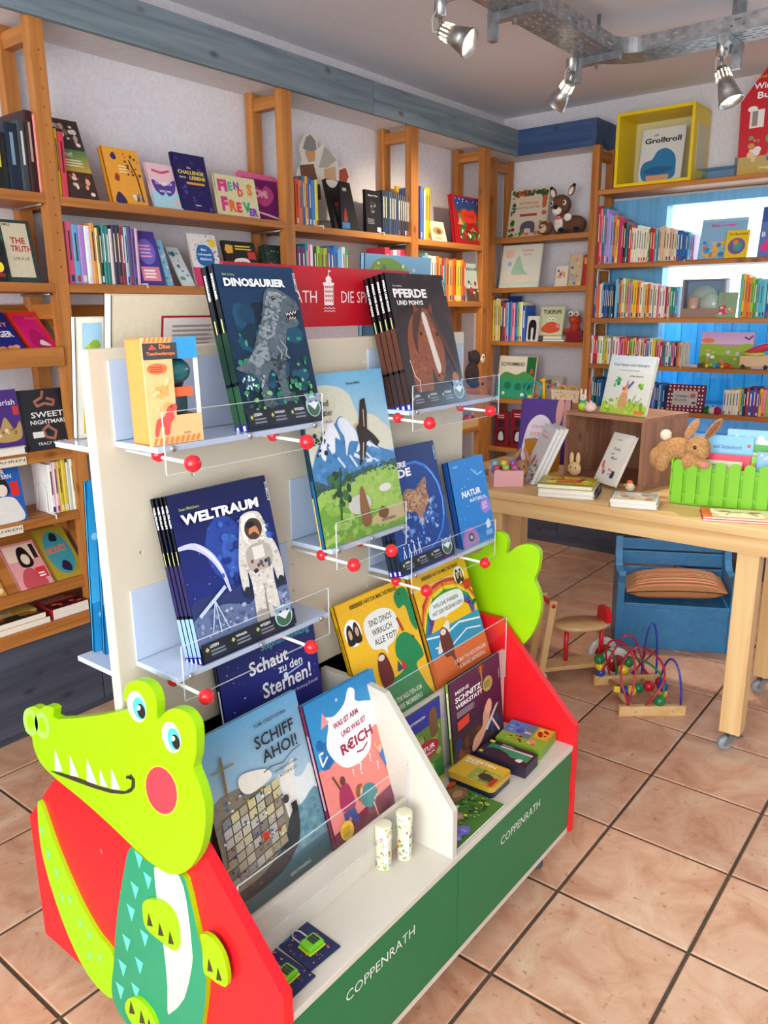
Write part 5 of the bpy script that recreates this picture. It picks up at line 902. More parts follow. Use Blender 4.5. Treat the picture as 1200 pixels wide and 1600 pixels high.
fL('collage book of faces with a green OUT band on the top shelf', za, 110, 156, 192, '#43302c', [('b', ['#e8dcd0', '#c8b0a0', '#8a6a5a', '#f0e8e0'], 14, .05, .62, .95, .98, .11, 3), ('g', '#3f8a5a', '#c8a03a', 0, .34, 1, .62), ('t', '#eef4e0', 'Out!', .12, .53, .06), ('n', '#e8e4c0', .1, .4, .9, .5, 3), ('b', ['#d8543a', '#e8b090', '#6a3a2a', '#f0dcc8'], 16, .05, .02, .95, .34, .1, 6)], lean=.10)
fL('orange storybook with a tree silhouette on the top shelf', za, 177, 233, 234, '#eea53a', [('s', '#3a2f5a', [(.1, .02), (.2, .2), (.32, .16), (.4, .02)]), ('s', '#3a2f5a', [(.2, .84), (.3, .92), (.36, .82), (.28, .78)]), ('s', '#a8342a', [(.2, .44), (.26, .54), (.34, .5), (.3, .4)]), ('l', '#4a3020', [(.88, .08), (.84, .5), (.7, .8)], .04), ('b', ['#5a3a24', '#6a4a2a', '#d8603a'], 22, .5, .5, .98, .96, .045, 4), ('n', '#f8dc9a', .36, .55, .66, .7, 3), ('b', ['#3f4a7a', '#e8dcc8', '#8a5aa0'], 8, .5, .03, .95, .24, .07, 8)], T=.022, spinecol='#d88a24')
fL('pink and blue coach book with a purple butterfly on the top shelf', za, 243, 287, 258, '#f0c8cc', [('r', '#a8d8e4', 0, 0, 1, .38), ('s', '#5a3f9a', [(.1, .62), (.3, .58), (.5, .5), (.7, .58), (.94, .66), (.84, .4), (.6, .28), (.5, .36), (.36, .28), (.16, .4)]), ('t', '#fff', 'COACHBUCH', .5, .53, .06, 'c', {'fit': .6}), ('t', '#fff', 'MÄDCHEN', .5, .36, .06, 'c', {'fit': .4}), ('l', '#e04a80', [(.2, .84), (.5, .8), (.8, .86)], .07), ('e', '#f6b8a0', .8, .14, .1, .05)])
fL('dark purple book with yellow title CHALLENGE LEBENS on the top shelf', za, 285, 336, 243, '#241e58', [('b', ['#3a3480', '#4a4494'], 18, 0, 0, 1, 1, .06, 4), ('t', '#f0e8c0', 'Die', .4, .74, .04), ('t', '#f2d84a', 'CHALLENGE', .1, .645, .065, 'l', {'fit': .78, 'b': .03}), ('t', '#f0e8c0', 'deines', .12, .57, .04), ('t', '#f2d84a', 'LEBENS', .42, .555, .065, 'l', {'fit': .48, 'b': .03}), ('r', '#e8a03a', .3, .47, .85, .51), ('t', '#e8e8f4', 'Carlsen', .44, .1, .03)], T=.014)
fL('pale book with big rainbow letters FIENDS FOREVER beside the purple pouch', za, 344, 407, 276, '#d9d4a4', [('t', '#d83a8a', 'FI', .06, .58, .3, 'l', {'b': .06, 'fit': .22}), ('t', '#3fb48a', 'E', .3, .62, .22, 'l', {'b': .06}), ('t', '#8a4ab0', 'N', .44, .66, .2, 'l', {'b': .06}), ('t', '#e8503a', 'D', .52, .5, .2, 'l', {'b': .06}), ('t', '#e88a3a', 'S', .76, .55, .3, 'l', {'b': .06}), ('t', '#d8388a', 'F', .08, .1, .36, 'l', {'b': .06}), ('t', '#e8703a', 'R', .26, .1, .3, 'l', {'b': .06}), ('t', '#e03a5a', 'E', .44, .1, .26, 'l', {'b': .06}), ('t', '#3aa070', 'V', .6, .12, .26, 'l', {'b': .06}), ('t', '#7a4ab8', 'ER', .74, .04, .2, 'l', {'b': .06})], lean=.03)
# felt pouch behind it
A = shelfpt('y', LP+.05, za, 386); B = shelfpt('y', LP+.05, za, 446)
pz = thing('felt_pouch', 'purple and pink pouch with stitched lettering against the post', 'pouch', frame(A, (1, 0, 0), (0, .05, .2)))
w_ = B.x-A.x; h_ = on(400, 268, 'y', LP+.1).z-za
MB().prism([(0, 0), (w_, 0), (w_*1.0, h_*.97), (w_*.04, h_)], 'y', 0, .02, '#e86a9a').build('back', 'fabric', pz, False, .004)
MB().prism([(.012, .01), (w_-.012, .01), (w_-.012, h_*.86), (.012, h_*.86)], 'y', -.006, 0, '#7a2a6a').build('front', 'fabric', pz, False, .003)
p = MB(); draw(p, [('s', '#c8508a', [(.2, .62), (.36, .72), (.5, .64), (.64, .74), (.8, .62), (.74, .44), (.5, .3), (.28, .44)]), ('t', '#f4b8d0', 'OMI', .30, .48, .16, 'l', {'b': .05}), ('l', '#f4c8dc', [(.12, .2), (.5, .14), (.88, .06)], .04)], w_, h_, -.0065); p.build('applique', 'fabric', pz)
# second shelf of that bay
zb2 = Z2+.0005
spinerow('y', LP, zb2, 110, 221, 346, 357, ['#ef5f86:1.3', '#6ab0e0:1.3', '#b48ad0:1.3', 'white:1.2', '#e8a050:1.1', '#f0dc80:.6', 'black:.8', 'teal:.8', '#2f7a70:.8', '#e8d8d0:.7', '#3a2a50:.9', '#2c2c40:.9', '#8a2a3a:.9', '#a8c8d8:.8', '#5a4a80:.9', '#6a5090:.9', '#e0b0c8:.7'], 'the pine post on the shelf below the orange storybook', G('the second shelf'), .13)
for o in [o for o in bpy.data.objects if o.get('group') == G('the second shelf')]:
    if o['label'].startswith('#'): pass
fL('violet puzzle book with pink lettering at the end of the spines', zb2, 223, 258, 362, '#4a3a96', [('e', '#7a6ac8', .5, .62, .38, .24), ('n', '#f0b0d8', .2, .5, .8, .76, 4), ('r', '#e88a9a', .1, .08, .9, .34), ('n', '#fff', .2, .12, .8, .3, 3)], T=.012)
fL('small light blue flower booklet behind the violet puzzle book', zb2, 262, 272, 376, '#86b8d8', [('b', ['#5a9a4a', '#3a6aa8', '#e8e4c8'], 12, 0, 0, 1, 1, .2, 3)], lean=.06)
fL('leaning magazine with white and green pages beside the doodle pad', zb2, 286, 306, 388, '#d8e4e4', [('b', ['#6aa090', '#3a7a9a', '#e8e8e0'], 14, 0, 0, 1, 1, .2, 3)], lean=.10, soft=True, T=.006)
fL('white doodle pad with a blue cloud reading SCHULSPASS', zb2, 308, 352, 367, '#e6e2de', [('b', ['#b02a3a', '#3a3a3a', '#3a8a5a', '#e8c83a'], 40, 0, .5, 1, 1, .03, 5), ('s', '#1f6ab0', [(.2, .52), (.28, .74), (.5, .8), (.74, .74), (.82, .54), (.7, .4), (.34, .4)]), ('t', '#fff', 'Mein', .4, .68, .05), ('t', '#fff', 'Schulspaß-', .26, .58, .055, 'l', {'fit': .5}), ('t', '#fff', 'Malblock', .32, .5, .05, 'l', {'fit': .4}), ('e', '#f0d03a', .84, .84, .12, .08), ('r', '#d83a6a', 0, 0, 1, .36)], T=.008)
fL('black scratch pad with yellow hand and white KRITZEL label', zb2, 362, 412, 378, '#1c1a1a', [('p', '#e8b04a', [(.04, .8), (.1, .92), (.3, .9), (.28, .74), (.1, .72)]), ('n', '#e8c83a', .36, .8, .95, .92, 2), ('s', '#ece8de', [(.26, .36), (.3, .6), (.7, .62), (.76, .36)]), ('t', '#222', 'KRITZEL', .32, .48, .08, 'l', {'fit': .38}), ('r', '#c83a3a', .72, .62, .96, .78)], T=.012)
fL('dark green patterned box against the second post', zb2, 426, 462, 384, '#1f3a38', [('b', ['#e8e4d8', '#4a7a70', '#c8c83a'], 40, 0, 0, 1, .9, .03, 7)], T=.03)
# end bay: lower shelves
fL('dark green novel THE TRUTH with cream title block', zb2, -6, 64, 344, '#26403c', [('r', '#cfc4a8', .36, .08, .92, .95), ('t', '#a82a2a', 'THE', .5, .62, .10, 'l', {'b': .03}), ('t', '#a82a2a', 'TRUTH', .48, .49, .10, 'l', {'b': .03, 'fit': .46}), ('t', '#333', 'LIVE A LIE', .5, .36, .045), ('t', '#222', 'AMELIA EMILE', .1, .9, .04), ('b', ['#1c2a2a', '#3a5a50'], 8, .02, .05, .36, .8, .12, 2)], lean=.04)
fL('small black novel with a yellow dot in front of the green novel', zb2, -20, 14, 376, '#1a1a1c', [('e', '#f0d83a', .7, .36, .2, .13), ('e', '#e8e4dc', .5, .62, .3, .2), ('t', '#d83a3a', 'DANGERS', .1, .12, .09, 'l', {'fit': .8})], lean=.02, plane=LP-.016, T=.01)
zs = 1.359
def sloped(label, xl, xr, zlip, y0, slope, ptop, cover, art, T=.012, plane=None):
    """book lying on a sloping rack, foot against the lip"""
    yq = plane or (LY+.016); A = shelfpt('y', yq, zlip, xl); B = shelfpt('y', yq, zlip, xr); uz = V3((0, 1, slope)).normalized(); T0 = V3((0, -slope, 1)).normalized()*T
    M = frame(V3((A.x, yq, zlip))+T0, (1, 0, 0), uz); return book(label, M, B.x-A.x, ptop, T, cover, art)
SL = (1.50-1.32)/(2.06-LY-.012)
sloped('deep blue novel with orange hands on the sloping rack', -14, 47, 1.325, 0, SL, .215, '#1c2a80', [('t', '#fff', 'NGER', .35, .42, .14, 'l', {'b': .03, 'fit': .55}), ('t', '#f09a7a', 'NY', .6, .66, .1), ('b', ['#e8905a', '#f0b080'], 8, .1, .05, .9, .26, .12, 2)])
sloped('red and magenta novel with a small white figure on the sloping rack', 52, 97, 1.325, 0, SL, .215, '#ee3a30', [('r', '#d81f7a', .1, .1, .88, .9), ('s', '#b8186a', [(.2, .3), (.5, .6), (.8, .3), (.5, .1)]), ('t', '#f08a5a', 'Good', .5, .82, .06), ('s', '#e8e0d8', [(.46, .24), (.6, .34), (.8, .2), (.62, .2)])])
zc = 1.0125
fL('purple novel with golden crown and the word cherish', zc, -6, 42, 609, '#4a2a7c', [('s', '#b89858', [(.1, .22), (.06, .5), (.26, .38), (.5, .58), (.74, .38), (.96, .5), (.9, .22)]), ('b', ['#e8d8c0', '#8a6a3a'], 8, .1, .24, .9, .46, .07, 3), ('t', '#e8e0f0', 'cherish', .1, .76, .09, 'l', {'fit': .8}), ('r', '#c83a3a', .78, .6, .98, .74)], lean=.03)
fL('black novel SWEET NIGHTMARE with a copper snake', zc, 46, 121, 607, '#23252c', [('l', '#b0705a', [(.5, .96), (.46, .86), (.3, .8), (.34, .72), (.5, .76), (.66, .72), (.7, .8), (.56, .84)], .05), ('l', '#b0705a', [(.5, .4), (.36, .32), (.4, .2), (.56, .16), (.62, .28), (.5, .36)], .05), ('t', '#f4f2ee', 'SWEET', .18, .53, .095, 'l', {'fit': .66, 'b': .015}), ('t', '#f4f2ee', 'NIGHTMARE', .14, .42, .07, 'l', {'fit': .74, 'b': .015}), ('t', '#e8e4e0', 'TRACY WOLFF', .2, .07, .05, 'l', {'fit': .6}), ('r', '#e8e6e2', .14, .2, .36, .3)], lean=.04, T=.03)
# shelf edge labels and the flat stack above them
st = shelfpt('y', LY-.012, 1.0125, 44)
book('white hardcover lying flat in front of the purple novel', frame((-.3, LY-.004, 1.0125+.026), (1, 0, 0), (0, 1, 0)), st.x+.3, .02, .026, '#e4ddd0', [])
for z, txt, xr, lab in ((.995, 'AB 14 JAHREN', 41, 'cream shelf strip lettered AB 14 JAHREN'), (.765, 'AB 12 JAHREN', 36, 'cream shelf strip lettered AB 12 JAHREN')):
    B = shelfpt('y', LY-.003, z, xr); t = thing('shelf_label', lab + (' under the snake novel' if z > .9 else ' under the blue comic'), 'label', (B.x-.2, LY-.002, z-.015)); m = MB().box((0, -.001, -.005), (.2, .0035, .022), '#e8dfc8').build('strip', 'print', t); p = MB(); draw(p, [('t', '#333', txt, 1, .2, .55, 'r', {'b': 0, 'fit': .9})], .195, .022, -.0012); p.build('strip_print', 'print', m)
zd = .7805
fL('blue comic with a drawn girl holding a red card', zd, -24, 44, 722, '#1f5fb4', [('s', '#e6e2dc', [(.2, .02), (.24, .3), (.36, .42), (.7, .42), (.86, .3), (.92, .02)]), ('s', '#1c1a20', [(.34, .5), (.4, .72), (.62, .74), (.72, .52), (.62, .46), (.44, .46)]), ('e', '#f0dcc8', .54, .54, .12, .1), ('r', '#e0282c', .74, .42, .92, .66), ('t', '#fff', 'REAL', .3, .88, .07), ('t', '#fff', 'WAR', .34, .8, .07), ('t', '#fff', 'GESTERN', .3, .72, .07, 'l', {'fit': .5})], lean=.03)
spinerow('y', LP, zd, 82, 128, 722, 714, ['#f2eeea:1.2', '#f0c8d0', '#d8c03a', '#e0cc4a', '#d8dad4', 'white:1.2', 'navy'], 'the wire bookend on the shelf with comics', G('the comics shelf'), .11)
def bookend(ax, plane, z, px, h, label, wire='white_wire'):
    """bent wire bookend: hoop standing up and a foot over the shelf edge"""
    A = shelfpt(ax, plane, z, px); inn = V3((0, 1, 0)) if ax == 'y' else V3((1, 0, 0)); al = V3((1, 0, 0)) if ax == 'y' else V3((0, -1, 0)); u = V3((0, 0, 1))
    t = thing('bookend', label, 'bookend', A); pts = [-inn*.035-u*.012, -inn*.034+u*.003, inn*.02+u*.003]
    pts += [inn*(.02)+u*(h*.7), inn*.03+u*h*.93, inn*.05+u*h, inn*.07+u*h*.93, inn*.08+u*h*.7, inn*.08+u*.003]
    MB().tube(pts, .0028, '#eee', 6).build('hoop', wire, t)
    MB().tube([inn*.02+u*.003, inn*.02+u*.003+al*.012, inn*.08+u*.003+al*.012, inn*.08+u*.003], .0028, '#eee', 6).build('foot', wire, t)
bookend('y', LP, zd, 80, .11, 'white wire bookend beside the blue comic')
bookend('y', LP, zb2, 222, .10, 'white wire bookend beside the violet puzzle book')
bookend('y', LP, 1.8425, 497, .12, 'white wire bookend by the dark upright boxes')
bookend('y', LP, 1.8425, 592, .14, 'white wire bookend in front of the dark series books')
SL2 = .2/(2.06-LY-.03)
sloped('gold and tan manga on the low sloping rack', -30, 10, .52, 0, SL2, .19, '#c89038', [('b', ['#f0dcb0', '#8a5a2a'], 8, 0, 0, 1, 1, .15, 2)], plane=LY+.042)
sloped('pink manga with a dark-haired girl on the low sloping rack', 32, 84, .52, 0, SL2, .19, '#e8a0a4', [('r', '#f0d8c0', .05, .6, .95, .95), ('s', '#c8505a', [(.2, .02), (.3, .36), (.6, .4), (.85, .02)]), ('s', '#1a1618', [(.34, .5), (.4, .84), (.62, .88), (.74, .56), (.6, .44)]), ('e', '#f0d8c4', .54, .62, .12, .12), ('r', '#d8383a', .66, .16, .96, .4), ('n', '#fff', .7, .18, .92, .3, 2), ('r', '#222', .8, .6, .93, .92)], plane=LY+.042)
sloped('yellow comic HOOKY with a teal circle on the low sloping rack', 88, 135, .52, 0, SL2, .225, '#b09a30', [('e', '#3f9aa8', .5, .5, .4, .42), ('s', '#1c2430', [(.4, .74), (.5, .88), (.64, .84), (.62, .72)]), ('s', '#2a1c3a', [(.36, .2), (.5, .34), (.66, .26), (.6, .12)]), ('t', '#e8703a', 'HOOKY', .16, .48, .13, 'l', {'fit': .66, 'b': .03, 'rot': 6})], plane=LY+.042)
ze = .4025
for (x0, x1, dz, T, c, art, lab) in ((-30, 80, 0, .022, '#e0b040', [('r', '#2a2020', 0, 0, 1, .4), ('t', '#fff', 'YOU', .2, .6, .2)], 'yellow paperback lying under its twin on the lowest shelf'), (-30, 74, .0225, .02, '#e8b84a', [('r', '#33241c', 0, .0, 1, .42), ('t', '#fff', 'YOU', .3, .56, .22, 'l', {'b': .03}), ('b', ['#a86a2a', '#f0d890'], 8, 0, .1, 1, .5, .08, 2)], 'yellow paperback lettered YOU lying on top on the lowest shelf'), (85, 140, 0, .04, '#b02a30', [('r', '#5a1820', 0, 0, 1, .5), ('t', '#f0b090', 'LUNAR', .1, .74, .16, 'l', {'fit': .7}), ('t', '#f0b090', 'CHRONICLES', .1, .58, .12, 'l', {'fit': .8}), ('b', ['#2a1018', '#e8703a'], 10, 0, 0, 1, .5, .1, 3)], 'red paperback lying on the lowest shelf beside the yellow ones')):
    A, B = shelfpt('y', LY-.01, ze, x0), shelfpt('y', LY-.01, ze, x1); book(lab, frame((A.x, LY-.006, ze+dz+T), (1, 0, 0), (0, 1, 0)), B.x-A.x, .13, T, c, art, soft=True)
# second bay, top shelf
zt2 = 1.8425
spinerow('y', LP, zt2, 463, 498, 276, 280, ['#d8542c', '#e0703a', '#3f6a9a:.8', '#e8a03a', '#2a5aa8', '#4a86c0', '#e8d84a'], 'the second post on the top shelf', G('the top shelf, second bay'), .14)
# cardboard standee: plain cut-out with flat patches
A = shelfpt('y', 2.03, zt2, 506); sdz = thing('standee', 'tan and grey cardboard cut-out standing against the wall on the top shelf', 'standee', (A.x, 2.03, zt2))
def q2(pts, Y=2.03): return [(on(x, y, 'y', Y).x, on(x, y, 'y', Y).z) for x, y in pts]
o_ = smooth(q2([(466, 300), (464, 270), (472, 250), (468, 232), (474, 215), (482, 206), (494, 214), (497, 232), (506, 224), (516, 240), (526, 244), (530, 262), (540, 258), (547, 272), (546, 300), (540, 340), (470, 340)]), 3)
c_ = MB().prism(o_, 'y', 2.03, 2.034, '#ece4d6').build('card', 'print', sdz, True)
m = MB()
for i, (col, pts) in enumerate((('#8f8f8a', [(473, 232), (478, 214), (485, 210), (493, 220), (495, 234), (484, 238)]), ('#d8a070', [(476, 236), (493, 236), (492, 252), (482, 254)]), ('#7a4a34', [(468, 258), (490, 256), (496, 280), (472, 286)]), ('#b8b4a4', [(498, 262), (507, 228), (526, 250), (512, 262)]), ('#e0b088', [(506, 264), (524, 260), (526, 284), (508, 288)]), ('#a84a34', [(530, 266), (540, 262), (545, 276), (540, 288), (530, 284)]), ('#5a4a44', [(468, 290), (500, 288), (502, 312), (470, 312)]))):
    pp = q2(pts, 2.0294-.0001*i); m.add([(x, 2.0294-.0001*i, z) for x, z in pp], tessellate_polygon([[V3((x, z, 0)) for x, z in pp]]), col)
m.build('card_print', 'print', c_, True)
fL('black thriller leaning beside the thin dark box on the top shelf', zt2, 524, 562, 284, '#211f22', [('s', '#e8e0d0', [(.06, .98), (.5, .98), (.3, .84), (.1, .86)]), ('b', ['#5a5458', '#a83a2a', '#3a3034'], 12, .1, .1, .9, .8, .1, 4)], lean=.06, T=.02)
fL('slim black box with a blue foot on the top shelf', zt2, 534, 549, 288, '#1c1a1c', [('r', '#4a8ac0', .1, .02, .9, .16), ('s', '#b0402a', [(.3, .2), (.5, .5), (.7, .2)]), ('r', '#c8c0b0', .3, .86, .7, .93)], lean=.012, plane=LP-.016, T=.012)
A = shelfpt('y', LP, zt2, 572); B = shelfpt('y', LP, zt2, 597)
fL('black front-facing book of the dark series', zt2, 573, 597, 297, '#17171b', [('t', '#ddd', 'Black Out', .2, .86, .04, 'l', {'fit': .6}), ('b', ['#3a3a44', '#8a8a90', '#5a3a5a'], 10, .25, .4, .75, .78, .1, 4), ('r', '#eee', .7, .04, .94, .14), ('n', '#888', .1, .2, .6, .34, 4)], lean=.01, T=.014)
spinerow('y', LP, zt2, 598, 645, 297, 310, [c+':1' for c in ['#1e2c40', '#22354c', '#1c2838', '#2a4a68', '#1f2c3e', '#3a2a4a', '#22384a', '#1c3a58', '#1e1e2a', '#262636', '#20202c', '#2a2a3a', '#1e2432', '#24243a']], 'the black front-facing book in the dark series', G('the dark series'), .13, same=1)
# third bay, top shelf
zt3 = 1.8365
spinerow('y', LP, zt3, 657, 672, 292, 292, ['#5a6ab0:.7', '#2a6ac0', '#f0f0e8:.6', '#f0b820:1.3', '#e8a818:1.2'], 'the third post on the top shelf', G('the top shelf, third bay'), .15)
A = shelfpt('y', 2.03, zt2, 622); fL('big yellow book showing behind the dark series', zt2, 620, 648, 292, '#efb41c', [('r', '#d89a10', 0, .0, 1, .1)], plane=2.03, lean=.005, T=.01)
fL('small cream book with a vehicle drawing leaning at the shelf end', zt3, 676, 699, 346, '#ece0bc', [('e', '#b09058', .5, .52, .34, .2), ('e', '#6a5438', .55, .5, .14, .12), ('n', '#8a7448', .2, .1, .8, .2, 2)], lean=.03, T=.01)
fL('red Christmas picture book with an apple cottage', zt3, 712, 757, 307, '#a8141c', [('g', '#243a8a', '#2a4a6a', .1, .68, .96, .96), ('b', ['#2f6a34', '#4a8a3a', '#1f4a24'], 40, .1, .04, .96, .72, .07, 4), ('s', '#d83a24', [(.3, .5), (.28, .66), (.4, .74), (.55, .7), (.7, .74), (.8, .64), (.76, .5), (.54, .44)]), ('t', '#a81c14', 'Wichtel', .36, .56, .07, 'l', {'fit': .36}), ('b', ['#f0ece0', '#d83a2a', '#e8c87a'], 18, .12, .08, .94, .4, .04, 8), ('p', '#c89a5a', [(.14, .4), (.22, .56), (.34, .4)]), ('b', ['#fff'], 14, .1, .8, .96, .96, .015, 3)], T=.02, lean=.04)
# lower shelves of bays two and three
zq = 1.5455
spinerow('y', LP, zq, 466, 545, 380, 386, ['purple', '#6a3f70', 'teal:.7', 'pink:.6', 'white:.7', '#3a3a3a', 'lime', '#8aa83a', '#b8c83a', 'purple:.8', 'blue', '#3f7ac8', 'sky', '#d8dce0', 'green:.8'], 'the second post on the shelf under the dark series', G('the lower second bay'), .13)
spinerow('y', LP, zq, 602, 645, 388, 394, ['#c8324a', '#d8506a', 'white:.8', '#d87a9a', 'red', '#8a2a5a', 'magenta'], 'the landscape book on the shelf under the dark series', G('the red books of the lower second bay'), .13)
zr = 1.5185
spinerow('y', LP, zr, 660, 727, 396, 408, ['sky', '#8ab09a', '#d8dcc8', 'cream', 'white', 'orange', '#e89a3a', 'red', 'teal:.7', '#d86a3a', '#e8b84a', 'orange', '#d8542c', 'yellow', '#e8c03a', '#e0782a', '#c8522a'], 'the third post on the shelf under the Christmas book', G('the orange row'), .13)
fL('picture book with gang lettering and red figures under the Christmas book', zr, 730, 757, 412, '#b8cfc4', [('r', '#5a4a3a', 0, 0, 1, .34), ('t', '#1c2a2a', 'BULLI-GÄNG', .06, .82, .09, 'l', {'fit': .88, 'b': .03}), ('b', ['#c8322a', '#e8e0d0', '#2a3a2a'], 16, .05, .1, .95, .6, .09, 4)], lean=.03)

# ================================================================== corner bookcase
CP = FX+.03
def fC(label, z, xl, xr, yt, cover, art, **k): return faceout(label, 'x', k.pop('plane', CP), z+.0005, xl, xr, yt, cover, art, **k)
fC('forest animal book with an elephant on cream', 1.905, 791, 851, 296, '#d8c8b0', [('b', ['#2f5a34', '#4a7a3a', '#c8542a', '#3a4a2a'], 34, 0, .82, 1, 1, .08, 3), ('b', ['#2f5a34', '#5a4a2a', '#4a7a3a'], 20, 0, 0, .2, .9, .06, 5), ('b', ['#2f5a34', '#c8643a'], 14, .8, .4, 1, 1, .08, 6), ('t', '#c87a5a', 'ENTDECKE', .26, .68, .05, 'l', {'fit': .48}), ('t', '#c87a5a', 'DEN WALD DER TIERE', .2, .6, .04, 'l', {'fit': .6}), ('r', '#a83a34', .3, .44, .74, .49), ('s', '#5a5460', [(.34, .14), (.36, .28), (.5, .34), (.66, .32), (.72, .22), (.7, .1), (.62, .1), (.6, .18), (.46, .18), (.44, .1)]), ('b', ['#d8703a', '#4a7a3a'], 12, .1, .02, .95, .14, .05, 2)], plane=CP+.06)
fC('pale watercolour book with a little dragon', 1.603, 779, 840, 383, '#e2e2d2', [('s', '#a8cfb0', [(.3, .3), (.36, .6), (.44, .74), (.52, .6), (.6, .4), (.7, .3)]), ('e', '#f0c0b0', .2, .8, .12, .1), ('e', '#9ab4d8', .22, .56, .05, .05), ('t', '#d8708a', 'Drachen', .52, .84, .06), ('t', '#d8708a', 'geheimnis', .56, .74, .05), ('r', '#ecdcc8', .16, .12, .84, .3), ('g', '#c8dcd0', '#dce8d8', 0, .0, 1, .12)])
fC('small picture book with an orange creature', 1.603, 866, 885, 416, '#e8dcc8', [('b', ['#e8a04a', '#6a5a8a', '#c8b898'], 8, .1, .3, .9, .9, .16, 3)], lean=.02)
fC('blue and yellow fairy picture book beside the red one', 1.603, 887, 907, 398, '#c8b890', [('b', ['#3a6ab0', '#e8c85a', '#d88a8a', '#7ab0d8'], 16, 0, 0, 1, 1, .16, 4)], lean=.02, T=.008)
fC('narrow red picture book against the pine post', 1.603, 909, 917, 398, '#c8242c', [('r', '#e8b03a', .1, .7, .9, .9)], lean=.02, T=.02)
spinerow('x', CP, 1.2725, 768, 820, 466, 474, ['yellow:.7', 'lime:.7', 'cream:.6', 'yellow', 'navy', 'red', 'sky:.8', 'blue', 'pink', '#2a86c0', 'lime:.7', 'cream:.8', 'blue'], 'the left upright of the corner bookcase', G('the corner bookcase'), .14)
fC('blue wipe-clean book standing behind the corner spines', 1.272, 790, 812, 463, '#1f3f90', [('t', '#e8e8f8', 'Fuchs', .2, .8, .08), ('r', '#2f5ab0', .1, .1, .9, .6)], plane=CP+.15, lean=.005)
fC('cream book with black device picture beside TUKIPUPS', 1.272, 821, 839, 494, '#d8d8d4', [('s', '#1a1a1e', [(.2, .1), (.18, .7), (.5, .86), (.82, .7), (.8, .1), (.6, .1), (.6, .5), (.4, .5), (.4, .1)])], lean=.02)
for i, (c, xl, xr, lab) in enumerate((('#5a8ab0', 848, 882, 'blue grey book lying flat under the pale one'), ('#e8dcc0', 849, 878, 'pale book lying on the blue grey one'))):
    A, B = shelfpt('x', CP, 1.2725, xl), shelfpt('x', CP, 1.2725, xr); book(lab, frame((CP-.006, A.y, 1.273+.017*(i+1)), (0, -1, 0), (1, 0, 0)), (A-B).length, .12, .0165, c, [])
fC('pale TUKIPUPS picture book with big eyes', 1.3075, 840, 877, 479, '#cfd8b0', [('t', '#1f2a2a', 'TUKIPUPS', .12, .74, .14, 'l', {'fit': .76, 'b': .03}), ('e', '#fff', .42, .55, .08, .06), ('e', '#fff', .58, .55, .08, .06), ('e', '#222', .43, .54, .03, .025), ('e', '#222', .57, .54, .03, .025), ('s', '#d85a3a', [(.1, .2), (.34, .44), (.7, .44), (.9, .2), (.6, .08), (.3, .1)]), ('e', '#e88aa0', .8, .34, .1, .08)], plane=CP+.07, lean=.04)
fC('SCHWIMMBAD picture book in green and teal', .905, 774, 831, 556, '#e6e0cc', [('r', '#1f6a3a', .76, .5, 1, .98), ('t', '#2a3a2a', 'SCHWIMMBAD', .06, .76, .09, 'l', {'fit': .64, 'b': .02}), ('s', '#4a9a5a', [(0, .44), (.2, .62), (.5, .56), (.72, .64), (1, .5), (1, .4), (0, .4)]), ('p', '#c84a3a', [(.84, .6), (.9, .74), (.96, .6)]), ('r', '#2fa07c', 0, 0, 1, .44), ('e', '#1f7a5c', .3, .3, .1, .09), ('e', '#1f7a5c', .58, .28, .1, .09), ('e', '#1f7a5c', .82, .3, .1, .09), ('e', '#f0f0e8', .72, .1, .05, .04), ('e', '#e8e4dc', .2, .12, .04, .04)], T=.014)
fC('grey photo book leaning behind the basket', .905, 842, 874, 588, '#b0a8a0', [('b', ['#d8d0c8', '#6a6460', '#c86a6a', '#4a6a8a'], 14, 0, .1, 1, .95, .12, 3)], plane=CP+.1)
# grip ring, rattle and basket
t = thing('toy_ring', 'teal ring toy with a yellow ball leaning on the SCHWIMMBAD book', 'toy', shelfpt('x', CP-.01, .9055, 833)); c0 = WM[t.name].translation
MB().tube([(0, .055*math.cos(a), .062+.055*math.sin(a)) for a in [2*PI*i/24 for i in range(24)]], .007, '#2fb0a8', 8, True).build('ring', 'gloss', t)
MB().ball((-.012, .02, .018), .017, '#e8c83a').build('ball', 'gloss', t); MB().ball((0, -.02, .03), .012, '#d8402c').build('bead', 'gloss', t)
t = thing('rattle', 'yellow giraffe-shaped rattle beside the teal ring', 'toy', shelfpt('x', CP-.01, .9055, 850))
MB().tube([(0, 0, 0), (0, .004, .07), (0, .006, .12)], [.014, .01, .008], '#f0c428', 10).build('neck', 'gloss', t); MB().ball((0, .014, .128), (.01, .02, .013), '#f0c428').build('head', 'gloss', t); MB().ball((-.008, .018, .136), .003, '#333').build('eye', 'gloss', t)
A, B = shelfpt('x', CP-.01, .9055, 862), shelfpt('x', CP-.01, .9055, 903); t = thing('toy_basket', 'patterned toy basket with yellow hoop handles', 'basket', frame(A, (0, -1, 0), (0, 0, 1))); w_ = (A-B).length
b_ = MB().prism([(0, 0), (w_, 0), (w_*1.04, .075), (-.04*w_, .075)], 'y', 0, .1, '#ecd8b8').build('body', 'fabric', t, False, .004); p = MB(); draw(p, [('b', ['#e0a03a', '#8ab08a', '#d87a6a', '#c8b060'], 26, .02, .05, .98, .95, .035, 3)], w_, .075, -.0005); p.build('pattern', 'print', b_)
for x in (.3, .72): MB().tube([(x*w_+.028*math.cos(a), .03, .07+.03*math.sin(a)) for a in [PI*i/10 for i in range(11)]], .006, '#f0b020', 8).build('handle', 'gloss', t)
